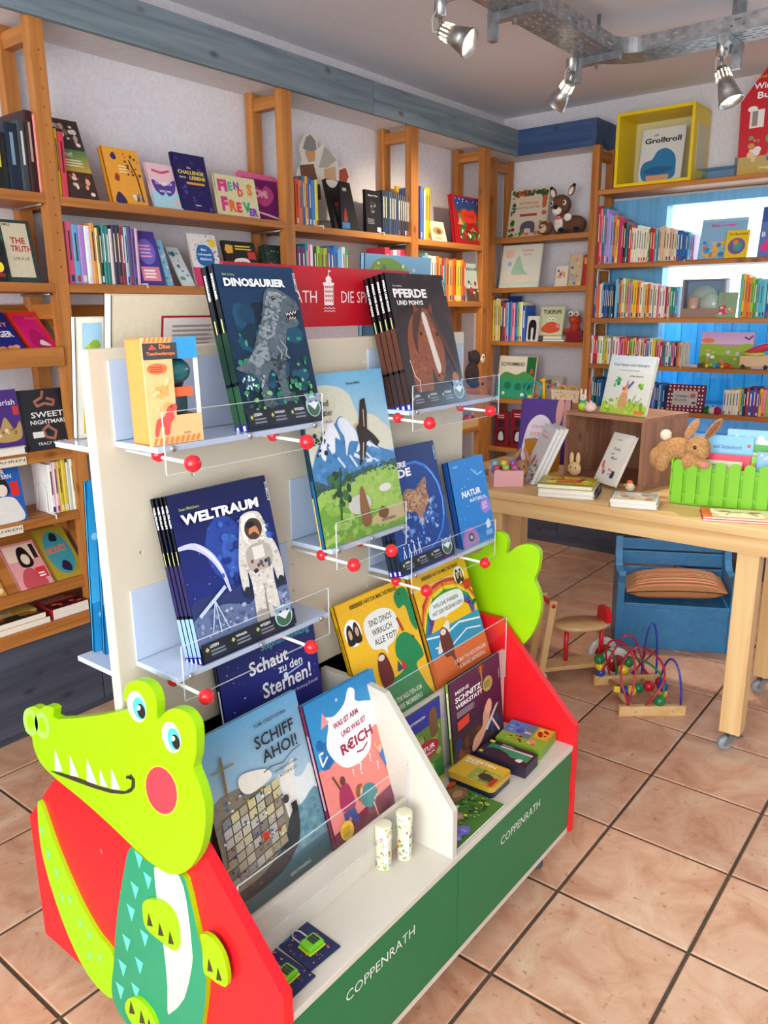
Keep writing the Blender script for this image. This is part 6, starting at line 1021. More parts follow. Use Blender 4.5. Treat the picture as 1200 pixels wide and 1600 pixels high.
# hat box and round mirror on the shelf above
A, B = shelfpt('x', CP-.01, 1.2725, 884), shelfpt('x', CP-.01, 1.2725, 909); t = thing('gift_box', 'dark red gift box with flap beside the red puppet', 'box', frame(A, (0, -1, 0), (0, 0, 1))); w_ = (A-B).length
MB().box((0, 0, 0), (w_, .08, .05), '#7a1622').build('body', 'print', t, False, .002); MB().prism([(0, .05), (w_, .05), (w_*.9, .066), (.1*w_, .066)], 'y', 0, .08, '#8a1a28').build('lid', 'print', t)
A = shelfpt('x', CP, 1.2725, 906); t = thing('picture_disc', 'round plaque with a green rim leaning on the post of the corner bookcase', 'plaque', frame(A+V3((.15, 0, 0)), (-.75, -.66, 0), (.1, 0, 1))); 
MB().lathe([(.0, 0), (.085, 0), (.085, .008), (0, .008)], '#3a6a58', 24, Matrix.Translation(V3((0, 0, .088))) @ Matrix.Rotation(PI/2, 4, 'X')).build('disc', 'print', t); p = MB(); draw(p, [('e', '#e0cca0', 0, .5, .42, .42), ('e', '#d89a6a', 0, .42, .2, .2)], .17, .176, -.0085, clip=False); p.build('disc_print', 'print', t)
# packets hanging below
for k, (xl, xr, yt, lab) in enumerate(((772, 792, 642, 'dark red hanging packet with a white window, next to the upright'), (797, 820, 640, 'dark red hanging packet beside the purple picture book'))):
    A, B = shelfpt('x', CP, .5805, xl), shelfpt('x', CP, .5805, xr); t = thing('toy_packet', lab, 'packet', frame(A, (0, -1, 0), (.02, 0, 1))); w_ = (A-B).length; h_ = on(xl, yt, 'x', CP).z-.5805
    c_ = MB().box((0, 0, 0), (w_, .03, h_), '#8a1628').build('carton', 'print', t, False, .002); p = MB(); draw(p, [('r', '#2a2228', .2, .12, .8, .48), ('s', '#d8d4d0', [(.3, .2), (.36, .4), (.6, .42), (.68, .2)]), ('n', '#e8b0a8', .2, .8, .8, .92, 2), ('r', '#3a2830', .25, .56, .75, .76)], w_, h_); p.build('carton_print', 'print', c_)
# third bay low shelves of the long wall: plush monkey, wooden box with toys
A = shelfpt('y', LY+.05, 1.1505, 744)

# ================================================================== window bookcase
WP = FX+.03
def fW(label, z, xl, xr, yt, cover, art, **k): return faceout(label, 'x', k.pop('plane', WP), z+.0005, xl, xr, yt, cover, art, **k)
SR = ['red', 'white', 'cream', 'yellow', 'lime', 'sky', 'pink', 'navy', 'orange', 'teal', 'purple', 'blue']
def srow(z, x0, x1, y0, y1, cols, anchor, grp, **k): spinerow('x', WP, z+.0005, x0, x1, y0, y1, cols, anchor, G(grp), .15, **k)
srow(1.722, 927, 979, 318, 350, ['navy', 'red:.7', 'pink', 'teal', 'lilac', 'lilac', 'sky:.8', 'orange:1.2', 'yellow:.8', 'magenta', 'red:.7', 'black', 'teal:.7'], 'the pine post on the Bagger shelf', 'the Bagger shelf')
srow(1.722, 980, 1025, 352, 358, ['red', 'cream', 'cream', 'cream', 'cream', 'cream', 'cream', 'white:.7', 'green:.7', 'red', 'red', 'sky'], 'the black book on the Bagger shelf', 'the Bagger shelf, low run')
srow(1.722, 1027, 1083, 352, 366, ['beige', 'beige', 'beige', 'cream', 'beige', 'beige', 'cream:.8', 'blue', 'blue', '#2a6ac0', 'blue', 'sky:.8', 'lilac:.7', 'lilac:.7'], 'the pale blue board on the Bagger shelf', 'the Bagger shelf, beige run')
fW('pale blue Bagger picture book with a yellow excavator', 1.722, 1089, 1160, 342, '#8ab8d8', [('t', '#e0327a', 'Bagger', .22, .78, .085, 'l', {'fit': .56, 'b': .03}), ('g', '#b0d4e8', '#7ab0d8', 0, .88, 1, 1), ('s', '#f0b83a', [(.1, .1), (.3, .2), (.34, .36), (.6, .46), (.64, .4), (.46, .3), (.42, .1), (.3, .04)]), ('b', ['#e8705a', '#3f86c0', '#d8b890', '#5aa0c8'], 16, .02, .02, .6, .5, .07, 4)], T=.01)
fW('small yellow book DIE BAUSTELLE with a round picture', 1.722, 1130, 1166, 360, '#ecc828', [('t', '#4a3a1a', 'Die Baustelle', .12, .82, .08, 'l', {'fit': .8}), ('e', '#7a5a9a', .5, .42, .38, .3), ('e', '#3fa090', .55, .42, .2, .17), ('e', '#e08a3a', .45, .56, .12, .1)], plane=WP-.02, lean=.03, T=.008)
fW('blue book with a pink vehicle at the far end of the Bagger shelf', 1.722, 1182, 1240, 322, '#5a7ac0', [('t', '#fff', 'B', .06, .4, .1), ('s', '#e0408a', [(.1, .12), (.14, .3), (.5, .34), (.6, .1)]), ('r', '#3a5aa8', .0, .7, 1, 1)])
srow(1.415, 922, 957, 440, 446, ['blue', 'navy', 'blue', 'orange', '#e86a3a', 'cream', 'sky:.8', 'navy', 'blue', '#2a5aa0', 'navy', 'teal', 'navy'], 'the pine post on the plate-set shelf', 'the plate-set shelf')
srow(1.415, 959, 1018, 434, 445, ['sky', 'teal:.7', 'orange', 'cream', 'lime:.7', 'pink', 'sky:.7', 'yellow', 'yellow', 'orange', 'cream', 'beige', 'yellow:.8', 'orange', 'cream'], 'the navy books on the plate-set shelf', 'the plate-set shelf, yellow run')
srow(1.415, 1020, 1058, 445, 448, ['cream', 'pink:.8', 'cream', 'white', 'red:.7', 'beige', 'teal', 'teal', 'sky'], 'the white wire bookend on the plate-set shelf', 'the plate-set shelf, pale run')
srow(1.415, 1152, 1215, 428, 440, ['turquoise', 'yellow', 'orange', 'orange', 'lime', 'green', 'sky', 'turquoise', 'sky', 'blue', 'sky', 'turquoise', 'red:.7', 'sky'], 'the toy bus book on the plate-set shelf', 'the plate-set shelf, far run')
# plate set in its box
A, B = shelfpt('x', WP-.01, 1.4155, 1062), shelfpt('x', WP-.01, 1.4155, 1130); w_ = (A-B).length; h_ = on(1065, 437, 'x', WP).z-1.4155
t = thing('plate_set', 'brown open-fronted box holding pale green plates', 'box', frame(A, (0, -1, 0), (.02, 0, 1)))
m = MB(); m.box((0, .06, 0), (w_, .065, h_), '#7f98b0'); m.box((0, 0, 0), (w_, .06, .05), '#a08070'); m.box((0, 0, .05), (.012, .06, h_), '#8f8a92'); m.box((w_-.012, 0, .05), (w_, .06, h_), '#9a9096'); m.box((0, 0, h_-.005), (w_, .06, h_), '#8f9ab0'); m.build('carton', 'print', t)
R90 = Matrix.Rotation(PI/2, 4, 'X')
for cx, cz, r_, y, c in ((.46*w_, .09, .085, .045, '#a9c0b8'), (.66*w_, .075, .055, .025, '#b8ccc0')): MB().lathe([(0, .004), (r_*.7, .004), (r_*.75, .0), (r_, .008), (r_, .011), (0, .011)], c, 28, Matrix.Translation(V3((cx, y, cz))) @ R90).build('plate', 'gloss', t)
MB().lathe([(.03, 0), (.034, .06), (.031, .06), (.028, .005), (0, .005)], '#c8a890', 18, Matrix.Translation(V3((.26*w_, .03, .05)))).build('cup', 'gloss', t)
fW('small green picture book with a pink toy bus beside the plates', 1.415, 1118, 1148, 457, '#8aa880', [('s', '#d83a6a', [(.1, .15), (.12, .4), (.3, .5), (.5, .42), (.56, .14)]), ('b', ['#e8e0d0', '#4a7a4a', '#e88a4a'], 10, .05, .05, .95, .5, .09, 3)], plane=WP-.02, lean=.02)
srow(1.148, 918, 952, 524, 526, ['cream', 'white', 'red', 'red', 'cream', 'white', 'lime', 'yellow', 'white'], 'the pine post on the shelf with the meadow game', 'the meadow shelf')
srow(1.148, 955, 1022, 526, 530, ['cream', 'white', 'red:.7', 'pink', 'orange', 'red', 'lime', 'beige', 'red:.7', 'cream', 'beige', 'red', 'sky', 'cream', 'yellow'], 'the yellow-green books on the shelf with the meadow game', 'the meadow shelf, middle run')
srow(1.148, 1024, 1064, 532, 534, ['pink', 'red', 'teal', 'white', 'teal', 'pink', 'navy', 'orange', 'beige'], 'the hare book on the shelf with the meadow game', 'the meadow shelf, last run')
fW('meadow picture game with a purple sky and green field', 1.148, 1090, 1171, 519, '#b890c0', [('g', '#c8a0d0', '#e0b8d8', 0, .66, 1, 1), ('e', '#ee7a5a', .14, .76, .13, .07), ('s', '#9ab83a', [(0, .6), (.3, .66), (.6, .6), (1, .66), (1, 0), (0, 0)]), ('s', '#7aa02a', [(0, .3), (.4, .36), (1, .24), (1, 0), (0, 0)]), ('b', ['#e8a07a', '#c8c8d0', '#e86a6a', '#5a7a9a', '#f0e8d8'], 14, .05, .08, .95, .56, .05, 4), ('l', '#6a2a7a', [(.84, .86), (.92, .8), (.98, .9)], .03)], T=.03, lean=.03)
# wooden crawler and pull toys
def beadtoy(px, z, cols, label, name='wooden_toy', r=.012, plane=WP-.04, hz=0):
    A = shelfpt('x', plane, z+.0005, px); t = thing(name, label, 'toy', A)
    for i, c in enumerate(cols): MB().ball((0, -i*r*1.7, r+(.006 if (i+hz) % 2 else 0)), r, c, 12, 8).build('bead', 'gloss', t)
    return t
beadtoy(1092, 1.148, ['#4a4a4a', '#4a4a4a', '#f0c428', '#8ac83a', '#3fa0c8', '#3f6ac0', '#e8a030', '#d8342c', '#d8342c'], 'wooden caterpillar of coloured beads lying before the meadow game')
A, B = shelfpt('x', WP-.03, 1.1485, 1154), shelfpt('x', WP-.03, 1.1485, 1215); t = thing('wooden_truck', 'beige wooden block with a red and green sculpted dragon on top', 'toy', frame(A, (0, -1, 0), (0, 0, 1))); w_ = (A-B).length
MB().box((0, 0, .012), (w_, .06, .07), '#d9b88c').build('block', 'paint', t, False, .003)
MB().tube([(.01, .03, .075), (.05, .03, .088), (.1, .03, .11), (.16, .03, .125), (.2, .03, .12)], [.012, .02, .022, .018, .01], '#c83a5a', 10).build('dragon_body', 'gloss', t); MB().tube([(.0, .02, .08), (.06, .02, .076), (.12, .02, .08)], [.008, .012, .008], '#b8c83a', 8).build('dragon_tail', 'gloss', t)
for x in (.02, w_-.06): MB().lathe([(.012, -.005), (.012, .005)], '#33302c', 12, Matrix.Translation(V3((x, .0, .012))) @ R90).build('wheel', 'gloss', t)
srow(.895, 916, 938, 590, 592, ['pink', 'orange', 'teal', 'navy', 'teal:.8', 'blue'], 'the pine post on the low polka-dot shelf', 'the polka-dot shelf')
srow(.895, 1006, 1037, 600, 602, ['lime:.7', 'blue', 'navy', 'blue', 'lilac', 'blue', 'navy', 'sky', 'blue', 'navy'], 'the hare book on the low polka-dot shelf', 'the polka-dot shelf, blue run')
srow(.895, 1128, 1215, 608, 606, ['cream', 'white', 'cream', 'cream', 'white', 'yellow:.7', 'turquoise:.7', 'navy', 'red', 'blue', 'purple', 'purple', 'yellow', 'pink', 'lime', 'red', 'yellow', 'white'], 'the knitted fruit on the low polka-dot shelf', 'the polka-dot shelf, cream run')
# polka-dot picture frame
A, B = shelfpt('x', WP-.01, .8955, 1039), shelfpt('x', WP-.01, .8955, 1097); w_ = (A-B).length; h_ = on(1045, 599, 'x', WP).z-.8955
t = thing('polka_dot_game', 'maroon polka-dot box framing a picture panel', 'box', frame(A, (0, -1, 0), (.03, 0, h_)))
b_ = MB().box((0, 0, 0), (w_, .03, h_), '#7a1636').build('box', 'print', t, False, .003); p = MB(); r2 = random.Random(4)
els = [('e', '#f0eae8', u, v, .024, .024*w_/h_) for u in [.06+.11*i for i in range(9)] for v in (.08, .2, .8, .92)] + [('e', '#f0eae8', u, v, .024, .024*w_/h_) for u in (.05, .13, .87, .95) for v in (.34, .48, .62)]
els += [('r', '#c8c0b8', .16, .24, .82, .76), ('t', '#5a7a6a', 'WIMMEL-', .22, .52, .09, 'l', {'fit': .42}), ('t', '#5a7a6a', 'BILDER', .22, .38, .09, 'l', {'fit': .34}), ('e', '#c85a6a', .7, .6, .08, .09), ('e', '#3a3a3a', .74, .34, .06, .04)]
draw(p, els, w_, h_); p.build('box_print', 'print', b_)
for px, c, lab in ((1103, '#2f6a3a', 'dark green knitted ball on the low shelf'), (1112, '#dcd8cc', 'white knitted ball on the low shelf'), (1120, '#b01f50', 'berry red knitted ball on the low shelf')):
    A = shelfpt('x', WP-.03, .8955, px); t = thing('knitted_ball', lab, 'toy', A); MB().ball((0, 0, .021), (.022, .022, .021), c, 14, 9).build('ball', 'fabric', t); MB().tube([(0, 0, .04), (0, -.003, .05)], .003, '#4a6a3a', 6).build('stalk', 'fabric', t)
bookend('x', WP, 1.7225, 1072, .11, 'white wire bookend on the Bagger shelf'); bookend('x', WP, 1.4155, 1047, .13, 'white wire bookend on the plate-set shelf'); bookend('x', WP, 1.1485, 1066, .13, 'white wire bookend on the meadow game shelf')
# yellow display cube with a book on top of the window bookcase
zy = 2.1285; XB = 3.235; A = on(958, 297, 'x', XB); B = on(1078, 285, 'x', XB); w_ = A.y-B.y; D = .255; h_ = on(966, 178, 'x', XB).z-zy
t = thing('display_cube', 'open yellow display cube on top of the window bookcase', 'display cube', frame((XB, A.y, zy), (0, -1, 0), (0, 0, 1)))
YL = '#eccd12'; k = .016
for nm, a_, b_ in (('top', (0, 0, h_-k), (w_, D, h_)), ('bottom', (0, 0, 0), (w_, D, k)), ('side', (0, 0, k), (k, D, h_-k)), ('side', (w_-k, 0, k), (w_, D, h_-k))): MB().box(a_, b_, YL).build(nm, 'paint', t, False, .001)
MB().box((k, D-.004, k), (w_-k, D, h_-k), '#d8cf9a').build('back', 'paint', t)
MB().box((w_, .06, .07), (w_+.0015, D-.04, h_-.09), '#cfc8a8').build('side_label', 'print', t)
A2, B2 = on(995, 287, 'x', XB+.09), on(1062, 282, 'x', XB+.09)
book('grey-white book titled Grolltroll with a blue shape, inside the yellow cube', frame((XB+.09, A2.y, zy+k+.0005), (0, -1, 0), (.04, 0, .26)), A2.y-B2.y, on(1000, 203, 'x', XB+.12).z-zy-k, .012, '#d6d8d6', [('t', '#222', 'DER', .28, .86, .035), ('t', '#1a1a1a', 'Grolltroll', .08, .73, .10, 'l', {'fit': .84, 'b': .03}), ('s', '#2f78a8', [(.05, .2), (.1, .38), (.3, .44), (.4, .58), (.6, .62), (.8, .5), (.86, .3), (.8, .06), (.2, .04)]), ('s', '#245f8a', [(.1, .22), (.4, .3), (.8, .26), (.7, .2), (.4, .16)]), ('r', '#d8a078', .2, .02, .72, .14)])
# clear blue stand and the red house standee
A = on(1085, 287, 'x', XB+.03); t = thing('acrylic_stand', 'empty blue-tinted acrylic book stand beside the yellow cube', 'stand', frame((XB+.03, A.y, zy+.0005), (0, -1, 0), (0, 0, 1)))
w_ = .2; MB().box((0, 0, 0), (w_, .14, .003)).build('foot', 'acrylic_blue', t); MB().box((0, .11, .003), (w_, .114, .06)).build('back', 'acrylic_blue', t); MB().box((w_-.004, 0, .003), (w_, .11, .09)).build('side', 'acrylic_blue', t); MB().box((0, 0, .05), (w_, .11, .053)).build('ledge', 'acrylic_blue', t)
YH = XB+.06; hp = [(1150, 281), (1158, 160), (1200, 104), (1262, 150), (1262, 277)]
pp = [(on(x, y, 'x', YH).y, on(x, y, 'x', YH).z) for x, y in hp]; pp[0] = (pp[0][0], zy+.0005); pp[-1] = (pp[-1][0], zy+.0005)
t = thing('house_standee', 'red house-shaped cardboard standee with white lettering on the window bookcase', 'standee', (YH, pp[0][0], zy)); c_ = MB().prism(pp, 'x', YH, YH+.012, '#c81f2c').build('card', 'print', t, True)
wd = pp[0][0]-pp[-1][0]; hh = .56; p = MB(); els = [('g', '#b8a868', '#c8a03a', 0, 0, 1, .16), ('t', '#f0c84a', 'Astrid Lindgren', .1, .80, .03, 'l', {'fit': .5}), ('t', '#fff', 'Wir Kinder', .14, .72, .05, 'l', {'fit': .62, 'b': .02}), ('t', '#fff', 'Bullerbü', .2, .64, .055, 'l', {'fit': .56, 'b': .02}), ('e', '#f4eee8', .15, .56, .07, .025), ('r', '#eee8e0', .12, .40, .32, .55), ('r', '#9a8a84', .15, .415, .23, .54), ('b', ['#e8c090', '#d8a070', '#4a7ab0', '#e8e4dc', '#c8a050', '#7a9a6a'], 26, .04, .1, .96, .36, .06, 4), ('t', '#f0e8c8', 'Oetinger', .3, .04, .03)]
draw(p, els, wd, hh, M=frame((YH, pp[0][0], zy), (0, -1, 0), (0, 0, 1))); p.build('card_print', 'print', c_, True)
# ================================================================== beech table on castors
for nm, c1, c2 in (('fur_tan', '#a8794a', '#c99a64'), ('fur_brown', '#5a3a28', '#7a5038'), ('fur_dark', '#2a2024', '#3c3034'), ('fur_cream', '#d8c8b0', '#efe4d0'), ('fur_red', '#b8301c', '#d84a2c'), ('fur_grey', '#9a8a78', '#b8a890')): noisemat(nm, c1, c2, 140, .95, .9, .004)
ZTB = .80; TX0, TX1, TY0, TY1 = 1.25, 1.92, -.26, 1.1
tb = thing('table', 'long beech table on castors in front of the window shelves', 'table', ((TX0+TX1)/2, .4, 0))
MB().box((TX0, TY0, ZTB-.03), (TX1, TY1, ZTB)).build('tabletop', 'beech_y', tb, True, .003)
for nm, a_, b_ in (('apron', (TX0+.012, TY0+.03, ZTB-.088), (TX0+.034, TY1-.03, ZTB-.0305)), ('apron', (TX1-.034, TY0+.03, ZTB-.088), (TX1-.012, TY1-.03, ZTB-.0305))): MB().box(a_, b_).build(nm, 'beech_y', tb, True)
for y in (TY0+.03, TY1-.052): MB().box((TX0+.034, y, ZTB-.088), (TX1-.034, y+.022, ZTB-.0305)).build('apron', 'beech_x', tb, True)
for x, y in ((1.285, -.19), (1.80, -.17), (1.285, .74), (1.83, .95)):
    MB().box((x, y, .072), (x+.068, y+.068, ZTB-.0305)).build('leg', 'beech_z', tb, True, .003); castor(tb, x+.034, y+.034, .072, .026, '#8f979c', 2.3)
# ---- crate
CM = frame((1.63, .655, ZTB+.0005), (-.075, -.35, 0), (0, 0, 1)); w_, d_, h_, k = .36, .30, .272, .016
cr = thing('wooden_crate', 'reddish wooden crate lying on its side on the table', 'crate', CM)
for nm, a_, b_, mt in (('board', (0, 0, h_-k), (w_, d_, h_), 'crate_x'), ('board', (0, 0, 0), (w_, d_, k), 'crate_x'), ('board', (w_-k, 0, k), (w_, d_, h_-k), 'crate_z'), ('board', (k, d_-.008, k), (w_-k, d_, h_-k), 'crate_z')): MB().box(a_, b_).build(nm, mt, cr, False, .0015)
# end board with its hand hole cut through
MB().box((0, 0, k), (k, .108, h_-k)).box((0, .132, k), (k, d_, h_-k)).box((0, .108, k), (k, .132, .09)).box((0, .108, .18), (k, .132, h_-k)).build('board', 'crate_z', cr)
def cw(x, y, z=0): return CM @ V3((x, y, z))
# hare book on the crate
a_ = cw(.115, .06, h_+.0005); u_ = (cw(1, -.10)-cw(0, 0)).normalized()
HA = [('g', '#c4d4de', '#d8dcd8', 0, .72, 1, 1), ('s', '#a8c84a', [(0, .2), (.3, .14), (.6, .22), (1, .16), (1, 0), (0, 0)]), ('b', ['#8ab03a', '#c8d86a', '#7a9a2a'], 26, 0, .0, 1, .3, .05, 3), ('t', '#5a6a7a', 'Von Hasen und Hühnern', .1, .82, .05, 'l', {'fit': .78}), ('t', '#7a8a92', 'Ein österliches Geschichtenbuch', .26, .74, .025, 'l', {'fit': .44}), ('t', '#5a5a5a', 'Jutta Bauer', .5, .64, .035, 'l', {'fit': .3}), ('b', ['#3f9a5a', '#5ab06a', '#2f8a4a'], 10, .16, .44, .36, .66, .045, 5), ('b', ['#8ac83a', '#6aa83a'], 8, .7, .42, .86, .56, .045, 6), ('s', '#c89a6a', [(.38, .12), (.38, .3), (.46, .4), (.54, .34), (.54, .14)]), ('e', '#d8a878', .48, .42, .06, .05), ('p', '#4a6aa0', [(.5, .46), (.6, .58), (.64, .56), (.54, .44)]), ('p', '#c87a5a', [(.46, .46), (.5, .6), (.53, .48)]), ('e', '#d85a4a', .44, .44, .04, .03), ('l', '#d8a878', [(.46, .12), (.42, .06)], .02), ('r', '#e8703a', .76, .03, .94, .09), ('l', '#7a9a2a', [(.6, .08), (.72, .34)], .014), ('l', '#7a9a2a', [(.66, .06), (.86, .3)], .014)]
book('pale Easter book with a dressed hare standing on the crate', frame(a_, u_, V3((.06, .0, .24))-u_*-.0), .215, .225, .014, '#d4d6d0', HA)
# figures
def figure(label, pos, name, parts, cat='figure', M=None):
    t = thing(name, label, cat, M or Matrix.Translation(V3(pos)))
    for nm, c, r, col in parts: MB().ball(c, r, col, 14, 9).build(nm, 'paint', t)
    return t
p_ = cw(.055, .03, h_+.001)
figure('tiny rabbit figure in a green shirt on the crate', p_, 'rabbit_figure', [('body', (0, 0, .02), (.017, .02, .02), '#b8d02a'), ('shirt', (0, .0, .034), (.014, .017, .01), '#3f9a70'), ('head', (0, 0, .053), (.014, .015, .014), '#e0cdb8'), ('ear', (0, .009, .074), (.004, .005, .014), '#e0cdb8'), ('ear', (0, -.009, .074), (.004, .005, .014), '#e0cdb8'), ('eye', (-.013, .006, .056), .002, '#222'), ('eye', (-.013, -.006, .056), .002, '#222'), ('arm', (-.006, -.018, .03), (.005, .005, .012), '#8ac0d8')])
p_ = cw(.10, .02, h_+.001)
figure('pale pink shell-like ball beside the rabbit figure on the crate', p_, 'pompom', [('ball', (0, 0, .02), (.022, .024, .02), '#e8cdbc'), ('knob', (0, 0, .04), .006, '#dcb8a4')], 'toy')
# inside the crate
FX_ = [('t', '#8a8a84', 'Ulf Nilsson', .3, .86, .025), ('t', '#5a5a5a', 'Fuchs', .34, .66, .06), ('t', '#5a5a5a', 'und', .28, .57, .05), ('t', '#5a5a5a', 'Meer', .38, .48, .06), ('s', '#d86a4a', [(.14, .3), (.1, .42), (.18, .42), (.24, .28)]), ('b', ['#7ab0c8', '#d87a8a', '#e8e0d4', '#4a4a50', '#c85a4a'], 14, .15, .12, .8, .34, .06, 4), ('s', '#3a3a40', [(.66, .14), (.7, .26), (.8, .26), (.82, .14)])]
book('cream fox book with a coral spine leaning in the crate', frame(cw(.165, -.03, k+.001), (cw(1, -.32)-cw(0, 0)), V3((.10, -.02, .20))), .125, .205, .018, '#e2ded2', FX_, spinecol='#d8645a')
figure('plain wooden rabbit head standing in the crate mouth', cw(.06, -.01, k+.001), 'wooden_rabbit', [('body', (0, 0, .028), (.012, .03, .028), '#e0bc86'), ('ear', (0, .014, .07), (.008, .010, .026), '#e0bc86'), ('ear', (0, -.014, .07), (.008, .010, .026), '#e0bc86'), ('eye', (-.012, .01, .034), .003, '#222'), ('eye', (-.012, -.01, .034), .003, '#222')])
b_ = on(984, 768, 'z', ZTB); figure('small white wooden hen with an orange comb beside the crate', (b_.x, b_.y, ZTB+.0005), 'wooden_hen', [('body', (0, 0, .017), (.014, .018, .017), '#e8d8c0'), ('comb', (0, .002, .036), (.004, .012, .007), '#e0642c'), ('beak', (-.004, .018, .024), (.004, .007, .004), '#e8a030'), ('eye', (-.012, .008, .026), .002, '#222')])
# stacks on the table
def stack(label, O, ux, W_, H_, Ts, covers, arts, labels, group=None, soft=False):
    z = O[2]
    for T, c, a, lb in zip(Ts, covers, arts, labels):
        M = frame((O[0]+RN.uniform(-.004, .004), O[1]+RN.uniform(-.004, .004), z+T), ux, V3((0, 0, 1)).cross(V3(ux))); book(lb, M, W_, H_, T, c, a, group=group, soft=soft); z += T+.0004
    return z
A_ = on(838, 783, 'z', ZTB); B_ = on(925, 788, 'z', ZTB)
SA = [('b', ['#e8c82a', '#d8d84a', '#a83a1a', '#7a5a1a', '#e8a02a'], 40, .05, .05, .95, .95, .1, 3), ('s', '#d8682a', [(.3, .3), (.4, .6), (.6, .66), (.7, .4)]), ('r', '#7a9a2a', 0, 0, 1, .12)]
zt = stack('', (1.255, .575, ZTB+.0005), (.10, -.33, 0), .20, .155, [.016, .016, .017], ['#e6e2d8', '#e8e4da', '#b8a82a'], [(), (), SA], ['white board book at the bottom of the stack before the crate', 'white board book in the middle of the stack before the crate', 'yellow illustrated board book on top of the stack before the crate'])
sp = thing('spiral_binding', 'black wire rings at the end of the board book stack', 'binding', (1.33, .375, ZTB)); 
for i in range(6): MB().tube([(V3((1.318+.018*i, .377+.005*i, ZTB+.024))+V3((0, math.cos(a)*.006, math.sin(a)*.018))) for a in [2*PI*j/10 for j in range(10)]], .0012, '#2a2a2a', 5, True).build('ring', 'matte', sp, True)
stack('', (1.262, .30, ZTB+.0005), (.045, -.16, 0), .155, .125, [.0145, .015], ['#ebe7e0', '#e4e2e0'], [(), [('g', '#a8c8d8', '#e0c8a0', .04, .04, .96, .96), ('b', ['#e0a050', '#c8702a', '#e8e4d4', '#7aa0b0'], 16, .05, .05, .95, .95, .1, 4)]], ['white picture book under the small animal book', 'small picture book with an orange animal lying on the white one'])
stack('', (1.262, -.015, ZTB+.0005), (.10, -.26, 0), .24, .13, [.006, .006], ['#d8646a', '#e0a080'], [(), [('r', '#ece2c8', .12, .08, .9, .92), ('r', '#e8603a', .0, .0, .12, 1), ('l', '#8a6a4a', [(.3, .3), (.36, .56), (.5, .66), (.64, .56), (.7, .3)], .02), ('e', '#b07a4a', .3, .66, .08, .08), ('e', '#b07a4a', .68, .66, .08, .08), ('e', '#e8b83a', .84, .2, .08, .1)]], ['thin pink booklet under the drawing booklet', 'thin drawing booklet with an outlined animal at the table edge'], soft=True)
# pink box of sundries
BM = frame((1.30, .787, ZTB+.0005), (.075, -.085, 0), (0, 0, 1)); w_, d_, h_ = .115, .12, .062
pb = thing('sundries_box', 'pink cardboard box full of small colourful pots', 'box', BM)
for a_, b_ in (((0, 0, 0), (w_, d_, .003)), ((0, 0, .003), (w_, .003, h_)), ((0, d_-.003, .003), (w_, d_, h_)), ((0, .003, .003), (.003, d_-.003, h_*.75)), ((w_-.003, .003, .003), (w_, d_-.003, h_))): MB().box(a_, b_, '#eab0b4').build('wall', 'paint', pb)
pc = ['#d84a8a', '#6ac0c8', '#f0c83a', '#8a5ab0', '#e8e4dc', '#f09a5a', '#5aa0d8', '#c83a5a', '#a8d06a']; r2 = random.Random(5)
pl = ['magenta', 'turquoise', 'yellow', 'violet', 'white', 'orange', 'blue', 'crimson', 'light green']
for i in range(9):
    x, y = .021+(i % 3)*.036, .022+(i//3)*.038; q_ = BM @ V3((x, y, .004)); hh = .058+.012*(i//3)
    t = thing('craft_pot', f'small {pl[i]} craft pot standing in the pink box', 'pot', q_, 'pots in the pink box'); MB().lathe([(.012, 0), (.0135, hh*.75), (.0135, hh*.76)], pc[i], 14).build('pot', 'gloss', t); MB().lathe([(.0142, hh*.76), (.0142, hh*.95), (.011, hh), (0, hh)], pc[(i+4) % 9], 14).build('lid', 'gloss', t)
# tall white books leaning on the crate, three copies
u_ = V3((-.73, -.68, 0)).normalized(); GR = [('t', '#e05a7a', 'Das', .2, .86, .04), ('t', '#e05a7a', 'Geheimnis', .2, .78, .04, 'l', {'fit': .5}), ('b', ['#6a5a3a', '#8a7a4a', '#4a4a2a', '#a83a2a'], 30, 0, .0, 1, .42, .06, 5), ('s', '#c84a3a', [(.3, .3), (.36, .46), (.46, .44), (.44, .3)]), ('g', '#cfd6dc', '#dfe2e4', 0, .9, 1, 1)]
for i, lb in enumerate(('white book with brown grasses, front of three leaning on the crate', 'middle one of three white books leaning on the crate', 'rear one of three white books leaning on the crate')):
    book(lb, frame(V3((1.525, .795, ZTB+.003))+V3((.68, -.73, 0))*.0172*i, u_, V3((.068, -.073, .225))), .155, .24, .0145, '#d4d8dc', GR if i == 0 else (), spinecol='#dadada')
